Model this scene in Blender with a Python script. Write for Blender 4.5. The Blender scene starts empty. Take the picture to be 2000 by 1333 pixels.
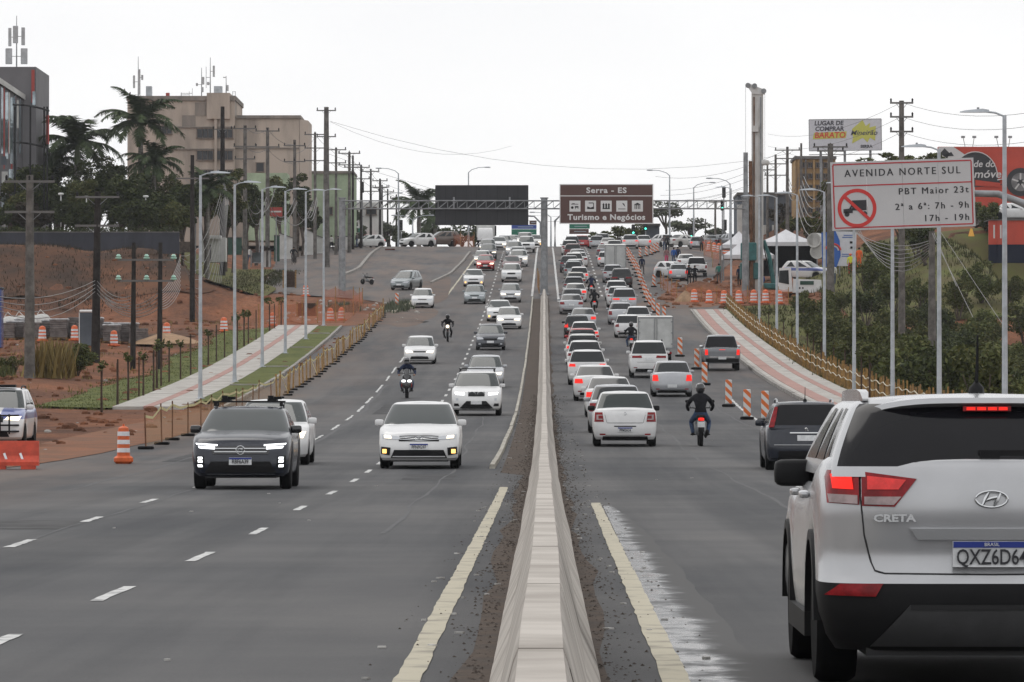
import bpy, bmesh, math, random
from mathutils import Vector, Matrix

# ---------------------------------------------------------------- camera, sky, sun, exposure
sc = bpy.context.scene
COL = sc.collection
FPX, VPX, VPY, EYE = 10000.0, 1063.0, 805.0, 1.35      # focal length in photo pixels, road vanishing point, eye height
cam_d = bpy.data.cameras.new('camera'); cam = bpy.data.objects.new('camera', cam_d); COL.objects.link(cam)
cam_d.sensor_width = 36.0; cam_d.lens = 36.0 * FPX / 2000.0
cam_d.clip_start = 0.5; cam_d.clip_end = 9000
cam.location = (0, 0, EYE)
cam.rotation_euler = (math.pi / 2 + math.atan((VPY - 666.5) / FPX), 0, math.atan((VPX - 1000) / FPX))
sc.camera = cam
SUN_EL, SUN_AZ = math.radians(62), math.radians(-35)    # azimuth from the road direction (+Y), clockwise positive
world = bpy.data.worlds.new('World'); sc.world = world; world.use_nodes = True
wn, wl = world.node_tree.nodes, world.node_tree.links
wn.clear()
w_out = wn.new('ShaderNodeOutputWorld'); w_bg = wn.new('ShaderNodeBackground')
w_sky = wn.new('ShaderNodeTexSky'); w_sky.sky_type = 'NISHITA'; w_sky.sun_disc = False
w_sky.sun_elevation = SUN_EL; w_sky.sun_rotation = SUN_AZ; w_sky.air_density = 1.0; w_sky.dust_density = 4.0
w_tc = wn.new('ShaderNodeTexCoord'); w_map = wn.new('ShaderNodeMapping'); w_map.inputs['Scale'].default_value = (1, 1, 3.0)
w_no = wn.new('ShaderNodeTexNoise'); w_no.inputs['Scale'].default_value = 5.0; w_no.inputs['Detail'].default_value = 5
w_rmp = wn.new('ShaderNodeValToRGB')
w_rmp.color_ramp.elements[0].position = 0.3; w_rmp.color_ramp.elements[0].color = (9.55, 9.6, 9.8, 1)
w_rmp.color_ramp.elements[1].position = 0.62; w_rmp.color_ramp.elements[1].color = (10.5, 10.5, 10.5, 1)
w_mix = wn.new('ShaderNodeMix'); w_mix.data_type = 'RGBA'; w_mix.inputs[0].default_value = 0.93
wl.new(w_tc.outputs['Generated'], w_map.inputs[0]); wl.new(w_map.outputs[0], w_no.inputs['Vector'])
wl.new(w_no.outputs['Fac'], w_rmp.inputs[0]); wl.new(w_sky.outputs[0], w_mix.inputs[6]); wl.new(w_rmp.outputs[0], w_mix.inputs[7])
wl.new(w_mix.outputs[2], w_bg.inputs['Color']); w_bg.inputs['Strength'].default_value = 0.105
wl.new(w_bg.outputs[0], w_out.inputs[0])
sun_d = bpy.data.lights.new('sun', 'SUN'); sun_d.energy = 0.7; sun_d.angle = math.radians(35); sun_d.color = (1, 0.97, 0.93)
sun = bpy.data.objects.new('sun', sun_d); COL.objects.link(sun)
_sd = Vector((math.sin(SUN_AZ) * math.cos(SUN_EL), math.cos(SUN_AZ) * math.cos(SUN_EL), math.sin(SUN_EL)))
sun.rotation_euler = _sd.to_track_quat('Z', 'Y').to_euler()
sun.location = (0, 60, 60)
sc.view_settings.view_transform = 'Standard'; sc.view_settings.look = 'None'
sc.view_settings.exposure = 0.0; sc.view_settings.gamma = 1.0; sc.view_settings.use_curve_mapping = False
sc.render.engine = 'CYCLES'
sc.cycles.max_bounces = 5; sc.cycles.diffuse_bounces = 2; sc.cycles.glossy_bounces = 3; sc.cycles.transmission_bounces = 3
sc.cycles.transparent_max_bounces = 8; sc.cycles.volume_bounces = 0
sc.cycles.use_denoising = True
RND = random.Random(11)
PI = math.pi

# ---------------------------------------------------------------- helpers
def sm(t):
    t = max(0.0, min(1.0, t)); return t * t * (3 - 2 * t)
def lerp(a, b, t): return a + (b - a) * t
def interp(tab, x):
    if x <= tab[0][0]: return tab[0][1]
    for (a, va), (b, vb) in zip(tab, tab[1:]):
        if x <= b: return va + (vb - va) * (x - a) / (b - a)
    return tab[-1][1]
def spline(tab, x):                                   # monotone-ish Hermite through the points
    n = len(tab)
    if x <= tab[0][0]: return tab[0][1]
    if x >= tab[-1][0]: return tab[-1][1]
    for i in range(n - 1):
        if x <= tab[i + 1][0]: break
    def slope(k):
        if k <= 0 or k >= n - 1: return 0.0
        return (tab[k + 1][1] - tab[k - 1][1]) / (tab[k + 1][0] - tab[k - 1][0])
    h = tab[i + 1][0] - tab[i][0]; t = (x - tab[i][0]) / h
    a, b = tab[i][1], tab[i + 1][1]; ma, mb = slope(i) * h, slope(i + 1) * h
    return (2*t**3 - 3*t*t + 1) * a + (t**3 - 2*t*t + t) * ma + (-2*t**3 + 3*t*t) * b + (t**3 - t*t) * mb
ROADZ = [(-60, -.09), (0, -.09), (30, -.085), (60, -.075), (90, -.03), (112, .1), (140, .41), (170, .88), (200, 1.5), (250, 3.05), (300, 5.0), (350, 7.2), (400, 9.8), (450, 12.6),
         (500, 15.5), (550, 18.35), (600, 20.7), (640, 21.85), (680, 22.2), (730, 21.9), (800, 20), (1000, 10), (1500, -10), (4000, -40)]
def ZR(d): return spline(ROADZ, d)
def slope_at(d): return math.atan((ZR(d + 2) - ZR(d - 2)) / 4)
def P(px, py, d):                                     # photo pixel at a known distance -> point in the place
    return Vector(((px - VPX) / FPX * d, d, EYE + (VPY - py) / FPX * d))
def XP(px, d): return (px - VPX) / FPX * d
def DG(py, hi=615.0):                                 # distance at which the road surface shows at this photo row
    lo = 12.0
    f = lambda d: VPY - (ZR(d) - EYE) * FPX / d
    if py <= f(hi): return hi
    for _ in range(50):
        m = (lo + hi) / 2
        if f(m) > py: lo = m
        else: hi = m
    return (lo + hi) / 2
def G(px, py):
    d = DG(py); return Vector((XP(px, d), d, ZR(d)))

class MB:
    """collects faces, then links them as ONE mesh"""
    def __init__(s): s.v = []; s.f = []
    def add(s, vs, fs):
        o = len(s.v); s.v.extend([tuple(v) for v in vs]); s.f.extend([tuple(i + o for i in f) for f in fs]); return s
    def face(s, *pts): return s.add(pts, [tuple(range(len(pts)))])
    def box(s, c, size, rz=0.0, M=None, taper=1.0):
        x, y, z = size[0] / 2, size[1] / 2, size[2] / 2
        vs = [Vector((sx * x * (taper if sz > 0 else 1), sy * y * (taper if sz > 0 else 1), sz * z)) for sz in (-1, 1) for sx, sy in ((-1, -1), (1, -1), (1, 1), (-1, 1))]
        if M is None: M = Matrix.Rotation(rz, 3, 'Z')
        vs = [M @ v + Vector(c) for v in vs]
        return s.add(vs, [(3, 2, 1, 0), (4, 5, 6, 7), (0, 1, 5, 4), (1, 2, 6, 5), (2, 3, 7, 6), (3, 0, 4, 7)])
    def bbox(s, c, size, b=0.02, rz=0.0):             # box with bevelled vertical and top edges
        x, y, z = size[0] / 2, size[1] / 2, size[2] / 2
        M = Matrix.Rotation(rz, 3, 'Z'); b = min(b, x * .9, y * .9, z * .9)
        loops = []
        for zz, ins in ((-z, b), (-z + b, 0), (z - b, 0), (z, b)):
            X, Y = x - ins, y - ins
            pts = [(-X + b, -Y), (X - b, -Y), (X, -Y + b), (X, Y - b), (X - b, Y), (-X + b, Y), (-X, Y - b), (-X, -Y + b)]
            loops.append([M @ Vector((p[0], p[1], zz)) + Vector(c) for p in pts])
        return s.loft(loops, True, True)
    def loft(s, loops, cap0=False, cap1=False, closed=True):
        n = len(loops[0]); vs = [p for l in loops for p in l]; fs = []
        for k in range(len(loops) - 1):
            for i in range(n if closed else n - 1):
                j = (i + 1) % n
                fs.append((k * n + i, k * n + j, (k + 1) * n + j, (k + 1) * n + i))
        if cap0: fs.append(tuple(range(n - 1, -1, -1)))
        if cap1: fs.append(tuple((len(loops) - 1) * n + i for i in range(n)))
        return s.add(vs, fs)
    def cyl(s, p0, p1, r0, r1=None, n=8, caps=True):
        p0, p1 = Vector(p0), Vector(p1); r1 = r0 if r1 is None else r1
        d = (p1 - p0)
        if d.length < 1e-6: return s
        d.normalize(); a = d.orthogonal().normalized(); b = d.cross(a)
        L = [[p + (a * math.cos(2 * PI * i / n) + b * math.sin(2 * PI * i / n)) * r for i in range(n)] for p, r in ((p0, r0), (p1, r1))]
        return s.loft(L, caps, caps)
    def tube(s, pts, r, n=5):
        pts = [Vector(p) for p in pts]; L = []
        for i, p in enumerate(pts):
            d = (pts[min(i + 1, len(pts) - 1)] - pts[max(i - 1, 0)]).normalized()
            a = d.cross(Vector((0, 0, 1)))
            a = a.normalized() if a.length > 1e-4 else d.orthogonal().normalized()
            b = d.cross(a)
            rr = r[i] if isinstance(r, (list, tuple)) else r
            L.append([p + (a * math.cos(2 * PI * k / n) + b * math.sin(2 * PI * k / n)) * rr for k in range(n)])
        return s.loft(L, True, True)
    def lathe(s, prof, c=(0, 0, 0), n=16, axis='Z'):
        L = []
        for r, h in prof:
            ring = []
            for i in range(n):
                a = 2 * PI * i / n
                if axis == 'Z': ring.append(Vector((r * math.cos(a), r * math.sin(a), h)) + Vector(c))
                else: ring.append(Vector((h, r * math.cos(a), r * math.sin(a))) + Vector(c))
            L.append(ring)
        return s.loft(L, True, True)
    def prism(s, poly, a, b, axis='Y'):               # poly of (u,w); extruded between a and b along axis
        def mk(u, w, t):
            return (u, t, w) if axis == 'Y' else ((t, u, w) if axis == 'X' else (u, w, t))
        return s.loft([[Vector(mk(u, w, t)) for u, w in poly] for t in (a, b)], True, True)
    def sphere(s, c, r, n=10, m=6, sc_=(1, 1, 1)):
        L = []
        for k in range(m + 1):
            t = PI * (k / m) ; rr = max(1e-3, math.sin(t)) * r
            L.append([Vector((rr * math.cos(2*PI*i/n) * sc_[0], rr * math.sin(2*PI*i/n) * sc_[1], -math.cos(t) * r * sc_[2])) + Vector(c) for i in range(n)])
        return s.loft(L, True, True)
    def sup(s, c, size, e=.45, n=16, m=8):             # rounded box (superellipsoid)
        f = lambda v: math.copysign(abs(v) ** e, v); L = []
        for k in range(m + 1):
            t = -PI / 2 + PI * k / m; ct = max(1e-3, math.cos(t)) ** e
            L.append([Vector((size[0] / 2 * ct * f(math.cos(2*PI*i/n)), size[1] / 2 * ct * f(math.sin(2*PI*i/n)), size[2] / 2 * f(math.sin(t)))) + Vector(c) for i in range(n)])
        return s.loft(L, True, True)
    def mesh(s, name, mat=None, smooth=False, angle=40):
        me = bpy.data.meshes.new(name); me.from_pydata(s.v, [], s.f); me.update()
        if mat is not None: me.materials.append(mat)
        if smooth:
            bm = bmesh.new(); bm.from_mesh(me)
            bmesh.ops.remove_doubles(bm, verts=bm.verts, dist=1e-5)
            bmesh.ops.recalc_face_normals(bm, faces=bm.faces)
            bm.to_mesh(me); bm.free()
            me.polygons.foreach_set('use_smooth', [True] * len(me.polygons))
            me.set_sharp_from_angle(angle=math.radians(angle))
        return me
    def build(s, name, mat, parent=None, smooth=False, angle=40, kind=None):
        return OB(name, s.mesh(name, mat, smooth, angle), parent, kind)
def OB(name, me, parent=None, kind=None):
    o = bpy.data.objects.new(name, me); COL.objects.link(o)
    if parent is not None: o.parent = parent
    if kind: o['kind'] = kind
    return o
def tag(o, label, cat, group=None):
    o['label'] = label; o['category'] = cat
    if group: o['group'] = group
    return o
def thing(name, label, cat, loc=(0, 0, 0), rz=0.0, rx=0.0, group=None):
    o = bpy.data.objects.new(name, None); COL.objects.link(o); o.empty_display_size = .2
    o.location = loc; o.rotation_euler = (rx, 0, rz)
    return tag(o, label, cat, group)
def copy_tree(o, parent=None):
    c = o.copy(); COL.objects.link(c); c.parent = parent
    for ch in o.children: copy_tree(ch, c)
    return c
ORD = ['first', 'second', 'third', 'fourth', 'fifth', 'sixth', 'seventh', 'eighth', 'ninth', 'tenth', 'eleventh', 'twelfth', 'thirteenth',
       'fourteenth', 'fifteenth', 'sixteenth', 'seventeenth', 'eighteenth', 'nineteenth', 'twentieth', 'twenty-first', 'twenty-second',
       'twenty-third', 'twenty-fourth', 'twenty-fifth', 'twenty-sixth', 'twenty-seventh', 'twenty-eighth', 'twenty-ninth', 'thirtieth',
       'thirty-first', 'thirty-second', 'thirty-third', 'thirty-fourth', 'thirty-fifth', 'thirty-sixth', 'thirty-seventh', 'thirty-eighth', 'thirty-ninth', 'fortieth']

# ---------------------------------------------------------------- materials
MATS = {}
def mat(name, col=(.5, .5, .5), rough=.6, metal=0.0, var=0.0, vscale=3.0, col2=None, emit=None, estr=0.0, bump=0.0, bscale=40.0, coat=0.0, spec=.5, streak=None, lo=.4, hi=.62):
    if name in MATS: return MATS[name]
    if rough >= .8 and spec == .5: spec = .12
    m = bpy.data.materials.new(name); m.use_nodes = True; MATS[name] = m
    nt = m.node_tree; b = nt.nodes['Principled BSDF']
    b.inputs['Base Color'].default_value = (*col, 1); b.inputs['Roughness'].default_value = rough; b.inputs['Metallic'].default_value = metal
    b.inputs['Specular IOR Level'].default_value = spec
    if coat: b.inputs['Coat Weight'].default_value = coat; b.inputs['Coat Roughness'].default_value = .06
    if emit: b.inputs['Emission Color'].default_value = (*emit, 1); b.inputs['Emission Strength'].default_value = estr
    tc = None
    if var or col2 or bump:
        tc = nt.nodes.new('ShaderNodeTexCoord')
        mp = nt.nodes.new('ShaderNodeMapping'); nt.links.new(tc.outputs['Object'], mp.inputs[0])
        if streak: mp.inputs['Scale'].default_value = streak
    if var or col2:
        no = nt.nodes.new('ShaderNodeTexNoise'); no.inputs['Scale'].default_value = vscale; no.inputs['Detail'].default_value = 6; no.inputs['Roughness'].default_value = .62
        nt.links.new(mp.outputs[0], no.inputs['Vector'])
        r = nt.nodes.new('ShaderNodeValToRGB')
        c2 = col2 or tuple(c * (1 - var) for c in col); c1 = col if col2 else tuple(min(1, c * (1 + var * .6)) for c in col)
        r.color_ramp.elements[0].position = lo; r.color_ramp.elements[0].color = (*c2, 1)
        r.color_ramp.elements[1].position = hi; r.color_ramp.elements[1].color = (*c1, 1)
        nt.links.new(no.outputs['Fac'], r.inputs[0]); nt.links.new(r.outputs[0], b.inputs['Base Color'])
    if bump:
        n2 = nt.nodes.new('ShaderNodeTexNoise'); n2.inputs['Scale'].default_value = bscale; n2.inputs['Detail'].default_value = 4
        nt.links.new(mp.outputs[0], n2.inputs['Vector'])
        bp = nt.nodes.new('ShaderNodeBump'); bp.inputs['Strength'].default_value = bump; bp.inputs['Distance'].default_value = .05
        nt.links.new(n2.outputs['Fac'], bp.inputs['Height']); nt.links.new(bp.outputs[0], b.inputs['Normal'])
    return m
def leafmat(name, c1, c2, c3=None):
    if name in MATS: return MATS[name]
    m = bpy.data.materials.new(name); m.use_nodes = True; MATS[name] = m
    nt = m.node_tree; b = nt.nodes['Principled BSDF']; b.inputs['Roughness'].default_value = .7; b.inputs['Specular IOR Level'].default_value = .12
    ge = nt.nodes.new('ShaderNodeNewGeometry'); r = nt.nodes.new('ShaderNodeValToRGB')
    r.color_ramp.elements[0].color = (*c1, 1); r.color_ramp.elements[1].color = (*c2, 1)
    if c3: e = r.color_ramp.elements.new(.85); e.color = (*c2, 1); r.color_ramp.elements[-1].color = (*c3, 1)
    nt.links.new(ge.outputs['Random Per Island'], r.inputs[0]); nt.links.new(r.outputs[0], b.inputs['Base Color'])
    return m
def text(body, size, mt, parent, loc, rot=(PI / 2, 0, 0), align='CENTER', xs=1.0, shear=0.0, bold=0.0, name='lettering', spacing=1.0):
    cu = bpy.data.curves.new(name, 'FONT'); cu.body = body; cu.size = size; cu.align_x = align; cu.align_y = 'CENTER'; cu.shear = shear
    cu.offset = bold; cu.extrude = .002; cu.space_character = spacing; cu.materials.append(mt); cu.resolution_u = 3
    tmp = bpy.data.objects.new(name, cu); me = bpy.data.meshes.new_from_object(tmp); bpy.data.objects.remove(tmp)
    if not me.materials: me.materials.append(mt)
    o = OB(name, me, parent); o.location = loc; o.rotation_euler = rot; o.scale = (xs, 1, 1)
    return o

def asphalt_mat():
    m = bpy.data.materials.new('asphalt'); m.use_nodes = True; MATS['asphalt'] = m
    nt = m.node_tree; N = nt.nodes; Lk = nt.links; b = N['Principled BSDF']
    tc = N.new('ShaderNodeTexCoord')
    def noise(scale, sc3=(1, 1, 1), det=6, ro=.6):
        mp = N.new('ShaderNodeMapping'); mp.inputs['Scale'].default_value = sc3; Lk.new(tc.outputs['Object'], mp.inputs[0])
        n = N.new('ShaderNodeTexNoise'); n.inputs['Scale'].default_value = scale; n.inputs['Detail'].default_value = det; n.inputs['Roughness'].default_value = ro
        Lk.new(mp.outputs[0], n.inputs['Vector']); return n
    def ramp(src, a, ca, b_, cb):
        r = N.new('ShaderNodeValToRGB'); r.color_ramp.elements[0].position = a; r.color_ramp.elements[0].color = (*ca, 1)
        r.color_ramp.elements[1].position = b_; r.color_ramp.elements[1].color = (*cb, 1); Lk.new(src, r.inputs[0]); return r
    def mix(f, a, b_, mode='MIX'):
        x = N.new('ShaderNodeMix'); x.data_type = 'RGBA'; x.blend_type = mode
        if isinstance(f, float): x.inputs[0].default_value = f
        else: Lk.new(f, x.inputs[0])
        Lk.new(a, x.inputs[6]); Lk.new(b_, x.inputs[7]); return x
    lanes = noise(.55, (1, .022, 1))                      # tyre tracks run along the road
    patch = noise(.09, (1.3, .55, 1)); cross = noise(.35, (.12, 1, 1)); grain = noise(55, det=3, ro=.7)
    base = ramp(lanes.outputs['Fac'], .42, (.038, .040, .045), .57, (.118, .117, .118))
    dirt = ramp(patch.outputs['Fac'], .42, (.055, .056, .06), .62, (.132, .127, .122))
    c = mix(.5, base.outputs[0], dirt.outputs[0])
    cr = ramp(cross.outputs['Fac'], .34, (.8, .8, .82), .6, (1, 1, 1))
    c2 = mix(.75, c.outputs[2], cr.outputs[0], 'MULTIPLY')
    gr = ramp(grain.outputs['Fac'], .3, (.72, .72, .72), .7, (1.2, 1.2, 1.2))
    c3 = mix(.6, c2.outputs[2], gr.outputs[0], 'MULTIPLY')
    # red earth carried onto the carriageway where the works meet it (far part of the road)
    sep = N.new('ShaderNodeSeparateXYZ'); Lk.new(tc.outputs['Object'], sep.inputs[0])
    far = N.new('ShaderNodeMapRange'); far.inputs[1].default_value = 230; far.inputs[2].default_value = 460; far.inputs[3].default_value = 0; far.inputs[4].default_value = .5
    Lk.new(sep.outputs[1], far.inputs[0])
    ax = N.new('ShaderNodeMath'); ax.operation = 'ABSOLUTE'; Lk.new(sep.outputs[0], ax.inputs[0])
    sd = N.new('ShaderNodeMapRange'); sd.inputs[1].default_value = 6.5; sd.inputs[2].default_value = 12.5; sd.inputs[3].default_value = 0; sd.inputs[4].default_value = .75
    Lk.new(ax.outputs[0], sd.inputs[0])
    mx = N.new('ShaderNodeMath'); mx.operation = 'MAXIMUM'; Lk.new(far.outputs[0], mx.inputs[0]); Lk.new(sd.outputs[0], mx.inputs[1])
    pn = noise(.5, (1, .12, 1)); pr = N.new('ShaderNodeMapRange'); pr.inputs[1].default_value = .36; pr.inputs[2].default_value = .62; Lk.new(pn.outputs['Fac'], pr.inputs[0])
    ml = N.new('ShaderNodeMath'); ml.operation = 'MULTIPLY'; Lk.new(mx.outputs[0], ml.inputs[0]); Lk.new(pr.outputs[0], ml.inputs[1])
    dc = N.new('ShaderNodeRGB'); dc.outputs[0].default_value = (.17, .128, .105, 1)
    c4 = mix(ml.outputs[0], c3.outputs[2], dc.outputs[0])
    Lk.new(c4.outputs[2], b.inputs['Base Color'])
    rr = N.new('ShaderNodeMapRange'); rr.inputs[3].default_value = .62; rr.inputs[4].default_value = .88; Lk.new(lanes.outputs['Fac'], rr.inputs[0]); Lk.new(rr.outputs[0], b.inputs['Roughness'])
    b.inputs['Specular IOR Level'].default_value = .14
    bp = N.new('ShaderNodeBump'); bp.inputs['Strength'].default_value = .25; bp.inputs['Distance'].default_value = .02; Lk.new(grain.outputs['Fac'], bp.inputs['Height']); Lk.new(bp.outputs[0], b.inputs['Normal'])
    return m
def earth_mat():
    m = bpy.data.materials.new('red_earth'); m.use_nodes = True; MATS['earth'] = m
    nt = m.node_tree; N = nt.nodes; Lk = nt.links; b = N['Principled BSDF']; b.inputs['Roughness'].default_value = .95; b.inputs['Specular IOR Level'].default_value = .15
    tc = N.new('ShaderNodeTexCoord'); mp = N.new('ShaderNodeMapping'); mp.inputs['Scale'].default_value = (.8, .45, 1.2); Lk.new(tc.outputs['Object'], mp.inputs[0])
    n1 = N.new('ShaderNodeTexNoise'); n1.inputs['Scale'].default_value = .16; n1.inputs['Detail'].default_value = 10; n1.inputs['Roughness'].default_value = .68; Lk.new(mp.outputs[0], n1.inputs['Vector'])
    r = N.new('ShaderNodeValToRGB'); e = r.color_ramp.elements
    e[0].position = .3; e[0].color = (.05, .031, .023, 1); e[1].position = .74; e[1].color = (.29, .145, .085, 1)
    k = e.new(.45); k.color = (.15, .07, .042, 1); k = e.new(.58); k.color = (.25, .105, .055, 1)
    Lk.new(n1.outputs['Fac'], r.inputs[0])
    n2 = N.new('ShaderNodeTexNoise'); n2.inputs['Scale'].default_value = 4; n2.inputs['Detail'].default_value = 8; n2.inputs['Roughness'].default_value = .7; Lk.new(mp.outputs[0], n2.inputs['Vector'])
    r2 = N.new('ShaderNodeValToRGB'); r2.color_ramp.elements[0].position = .35; r2.color_ramp.elements[0].color = (.6, .58, .56, 1); r2.color_ramp.elements[1].position = .65; r2.color_ramp.elements[1].color = (1.12, 1.1, 1.08, 1)
    Lk.new(n2.outputs['Fac'], r2.inputs[0])
    x = N.new('ShaderNodeMix'); x.data_type = 'RGBA'; x.blend_type = 'MULTIPLY'; x.inputs[0].default_value = .8
    Lk.new(r.outputs[0], x.inputs[6]); Lk.new(r2.outputs[0], x.inputs[7]); Lk.new(x.outputs[2], b.inputs['Base Color'])
    bp = N.new('ShaderNodeBump'); bp.inputs['Strength'].default_value = .8; bp.inputs['Distance'].default_value = .25; Lk.new(n2.outputs['Fac'], bp.inputs['Height']); Lk.new(bp.outputs[0], b.inputs['Normal'])
    return m
asphalt_mat(); earth_mat()
mat('concrete', (.42, .40, .37), .9, col2=(.27, .25, .23), vscale=2.2, bump=.3, bscale=30)
mat('slab', (.46, .44, .41), .9, col2=(.33, .31, .285), vscale=1.1, bump=.15, bscale=20)
mat('redslab', (.40, .245, .215), .9, col2=(.33, .215, .19), vscale=1.4, bump=.2, bscale=30)
mat('kerb', (.37, .35, .33), .9, col2=(.2, .19, .175), vscale=3.0)
mat('kerb_paint', (.5, .48, .42), .85, col2=(.25, .23, .2), vscale=4.0)
mat('grass', (.13, .14, .045), .95, col2=(.075, .09, .028), vscale=.8, bump=.5, bscale=25)
mat('grass_slope', (.105, .115, .035), .95, col2=(.1, .085, .038), vscale=.35, bump=.5, bscale=18)
mat('line_white', (.56, .56, .55), .8, col2=(.24, .24, .24), vscale=3.5, lo=.36, hi=.5)
mat('line_yellow', (.47, .435, .345), .85, col2=(.28, .26, .22), vscale=2.5, lo=.33, hi=.5)
mat('galv', (.43, .46, .49), .5, metal=.35, var=.2, vscale=2)
mat('steel', (.27, .28, .29), .55, metal=.4, var=.25, vscale=2)
mat('black', (.012, .012, .013), .6); mat('rubber', (.011, .011, .012), .85, var=.3, vscale=6, spec=.1)
mat('blackgloss', (.012, .012, .014), .12, coat=.5)
mat('white', (.72, .72, .71), .55, var=.08); mat('offwhite', (.6, .6, .58), .75, var=.2, vscale=.8)
mat('orange', (.62, .115, .025), .55, var=.2, vscale=5); mat('reflective', (.72, .72, .74), .4, var=.15, vscale=6)
mat('wood', (.3, .19, .09), .85, col2=(.19, .115, .055), vscale=6); mat('darkwood', (.075, .05, .038), .9, var=.35, vscale=4)
mat('pole_dark', (.034, .03, .028), .9, var=.35, vscale=2.5); mat('pole_concrete', (.145, .135, .125), .95, var=.35, vscale=2)
mat('wire', (.02, .02, .022), .7); mat('cable', (.2, .195, .19), .7); mat('greenglass', (.33, .52, .43), .25)
# ---------------------------------------------------------------- terrain and roads
LEFTZ = [(300, 5.0), (330, 6.3), (350, 7.0), (402, 8.5), (412, 11.4), (423, 14.85), (440, 15.2), (500, 17.2), (600, 20.4), (700, 22)]
def noise2(x, y, s=0):
    return (math.sin(x * 1.7 + y * .53 + s) + math.sin(x * .61 - y * 1.13 + s * 2.1) + math.sin(x * 2.9 + y * 2.3 + s * .7) * .5) / 2.5
def H(x, d):
    z = ZR(d)
    e0 = -16.8 - 12.5 * sm((d - 398) / 35)
    if x < e0:
        t = sm((e0 - x) / 6.0)
        zl = ZR(d) if d < 300 else interp(LEFTZ, d)
        if d > 300: z = lerp(z, zl, t)
        z += t * noise2(x * .35, d * .12) * (.35 if d < 400 else .5)
        if d < 300: z += t * sm((-19 - x) / 8) * .25
    if x > 13.7:
        drop = min(3.2, (x - 13.7) * .42) * (1 - sm((d - 345) / 30)) * sm((d - 60) / 60)
        z -= drop
        if x > 19: z += sm((x - 19) / 13) * 4.2 * sm((d - 352) / 60) + sm((x - 30) / 10) * .6 * sm((d - 390) / 40) - sm((x - 33.5) / 3) * 4.6 * sm((d - 352) / 60) * (1 - sm((d - 440) / 3))
        z += noise2(x * .3, d * .1, 3) * .15 * sm((x - 14) / 3)
    return z
def left_edge(d):
    if d < 352: return -12.35 - max(0, d - 200) / 150 * 1.4
    return interp([(352, -13.2), (354, -11.6), (398, -11.4), (412, -15), (428, -23.5), (460, -25.0), (540, -28), (620, -31), (720, -36)], d)
def right_edge(d):
    return interp([(0, 10.7), (250, 10.55), (384, 10.95), (388, 13.6), (430, 14.5), (470, 15.5), (560, 22), (720, 26)], d)
DS = [-40, -20] + [i * 5 for i in range(0, 150)] + [760, 800, 860, 940, 1050, 1300, 1800, 2600, 4000]
XS = [-700, -400, -260, -180, -130, -100, -80, -68, -60, -54, -48, -44] + [-40 + i * 1.5 for i in range(0, 18)] + [-13.2, -10, -6, -2, 2, 6, 9.5, 12, 13.7] \
     + [14.7 + i * 1.5 for i in range(0, 18)] + [44, 50, 58, 70, 90, 130, 200, 350, 700]
def sheet(name, xs_of, ds, zf, material, parent=None, kind=None, smooth=True):
    """grid over distance rows; xs_of(d) gives the columns of that row"""
    rows = [[Vector((x, d, zf(x, d))) for x in xs_of(d)] for d in ds]
    b = MB(); n = len(rows[0])
    b.add([p for r in rows for p in r], [(k * n + i, k * n + i + 1, (k + 1) * n + i + 1, (k + 1) * n + i) for k in range(len(rows) - 1) for i in range(n - 1)])
    me = b.mesh(name, material)
    if smooth: me.polygons.foreach_set('use_smooth', [True] * len(me.polygons))
    return OB(name, me, parent, kind)
ground = sheet('ground', lambda d: XS, DS, lambda x, d: H(x, d) - (.14 if left_edge(d) + .2 < x < right_edge(d) + 3 and d < 760 else 0), MATS['earth'], kind='structure')
def road_cols(d):
    a, b_ = left_edge(d), right_edge(d); k = 14
    return [a + (b_ - a) * i / k for i in range(k + 1)]
RD = [-20] + [i * 2.5 for i in range(0, 140)] + [350, 352, 354, 357.5] + [360 + i * 2.5 for i in range(0, 11)] + [387, 388, 390, 392.5, 395, 398] + [400 + i * 2.5 for i in range(0, 132)] + [740, 790]
road = sheet('road', road_cols, sorted(set(RD)), lambda x, d: ZR(d), MATS['asphalt'], kind='structure')

def ribbon(name, pts, w, material, dz, parent=road, step=2.5, jitter=0.0, zf=None):
    """painted or laid strip along (x, d) points, on the road surface"""
    ds = []
    a, b_ = pts[0][1], pts[-1][1]; n = max(2, int(abs(b_ - a) / step) + 1)
    tab = sorted([(d, x) for x, d in pts]); rows = []
    for i in range(n):
        d = a + (b_ - a) * i / (n - 1); x = interp(tab, d)
        j1, j2 = (RND.uniform(-jitter, jitter), RND.uniform(-jitter, jitter)) if jitter else (0, 0)
        z = (zf(x, d) if zf else ZR(d)) + dz
        rows.append([Vector((x - w / 2 + j1, d, z)), Vector((x + w / 2 + j2, d, z))])
    m = MB().loft(rows, closed=False)
    return m.build(name, material, parent)
# lane dashes of the oncoming carriageway
LINE_B = [(25, -3.1), (38, -3.2), (85, -3.52), (125, -3.8), (211, -4.2), (320, -4.45), (600, -4.45)]
LINE_A = [(30, -4.9), (52, -5.37), (78, -6.0), (152, -6.7), (262, -7.7), (300, -7.9)]
near_b = [DG(y) - 1.6 for y in (1262, 1160, 1088, 1038, 993, 963, 939, 921, 905, 890)]
d = 128.0
bs = list(near_b)
while d < 600: bs.append(d); d += 9.0
LINE_B = [(DG(y), XP(x, DG(y))) for x, y in ((-20, 1262), (222, 1160), (392, 1088), (507, 1038), (586, 993), (648, 963), (692, 939))] + [(125, -3.85), (211, -4.2), (320, -4.45), (600, -4.45)]
LINE_A = [(DG(y), XP(x, DG(y))) for x, y in ((-180, 1136), (40, 1062), (180, 1015), (290, 979))] + [(152, -6.7), (262, -7.7), (300, -7.9)]
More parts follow.
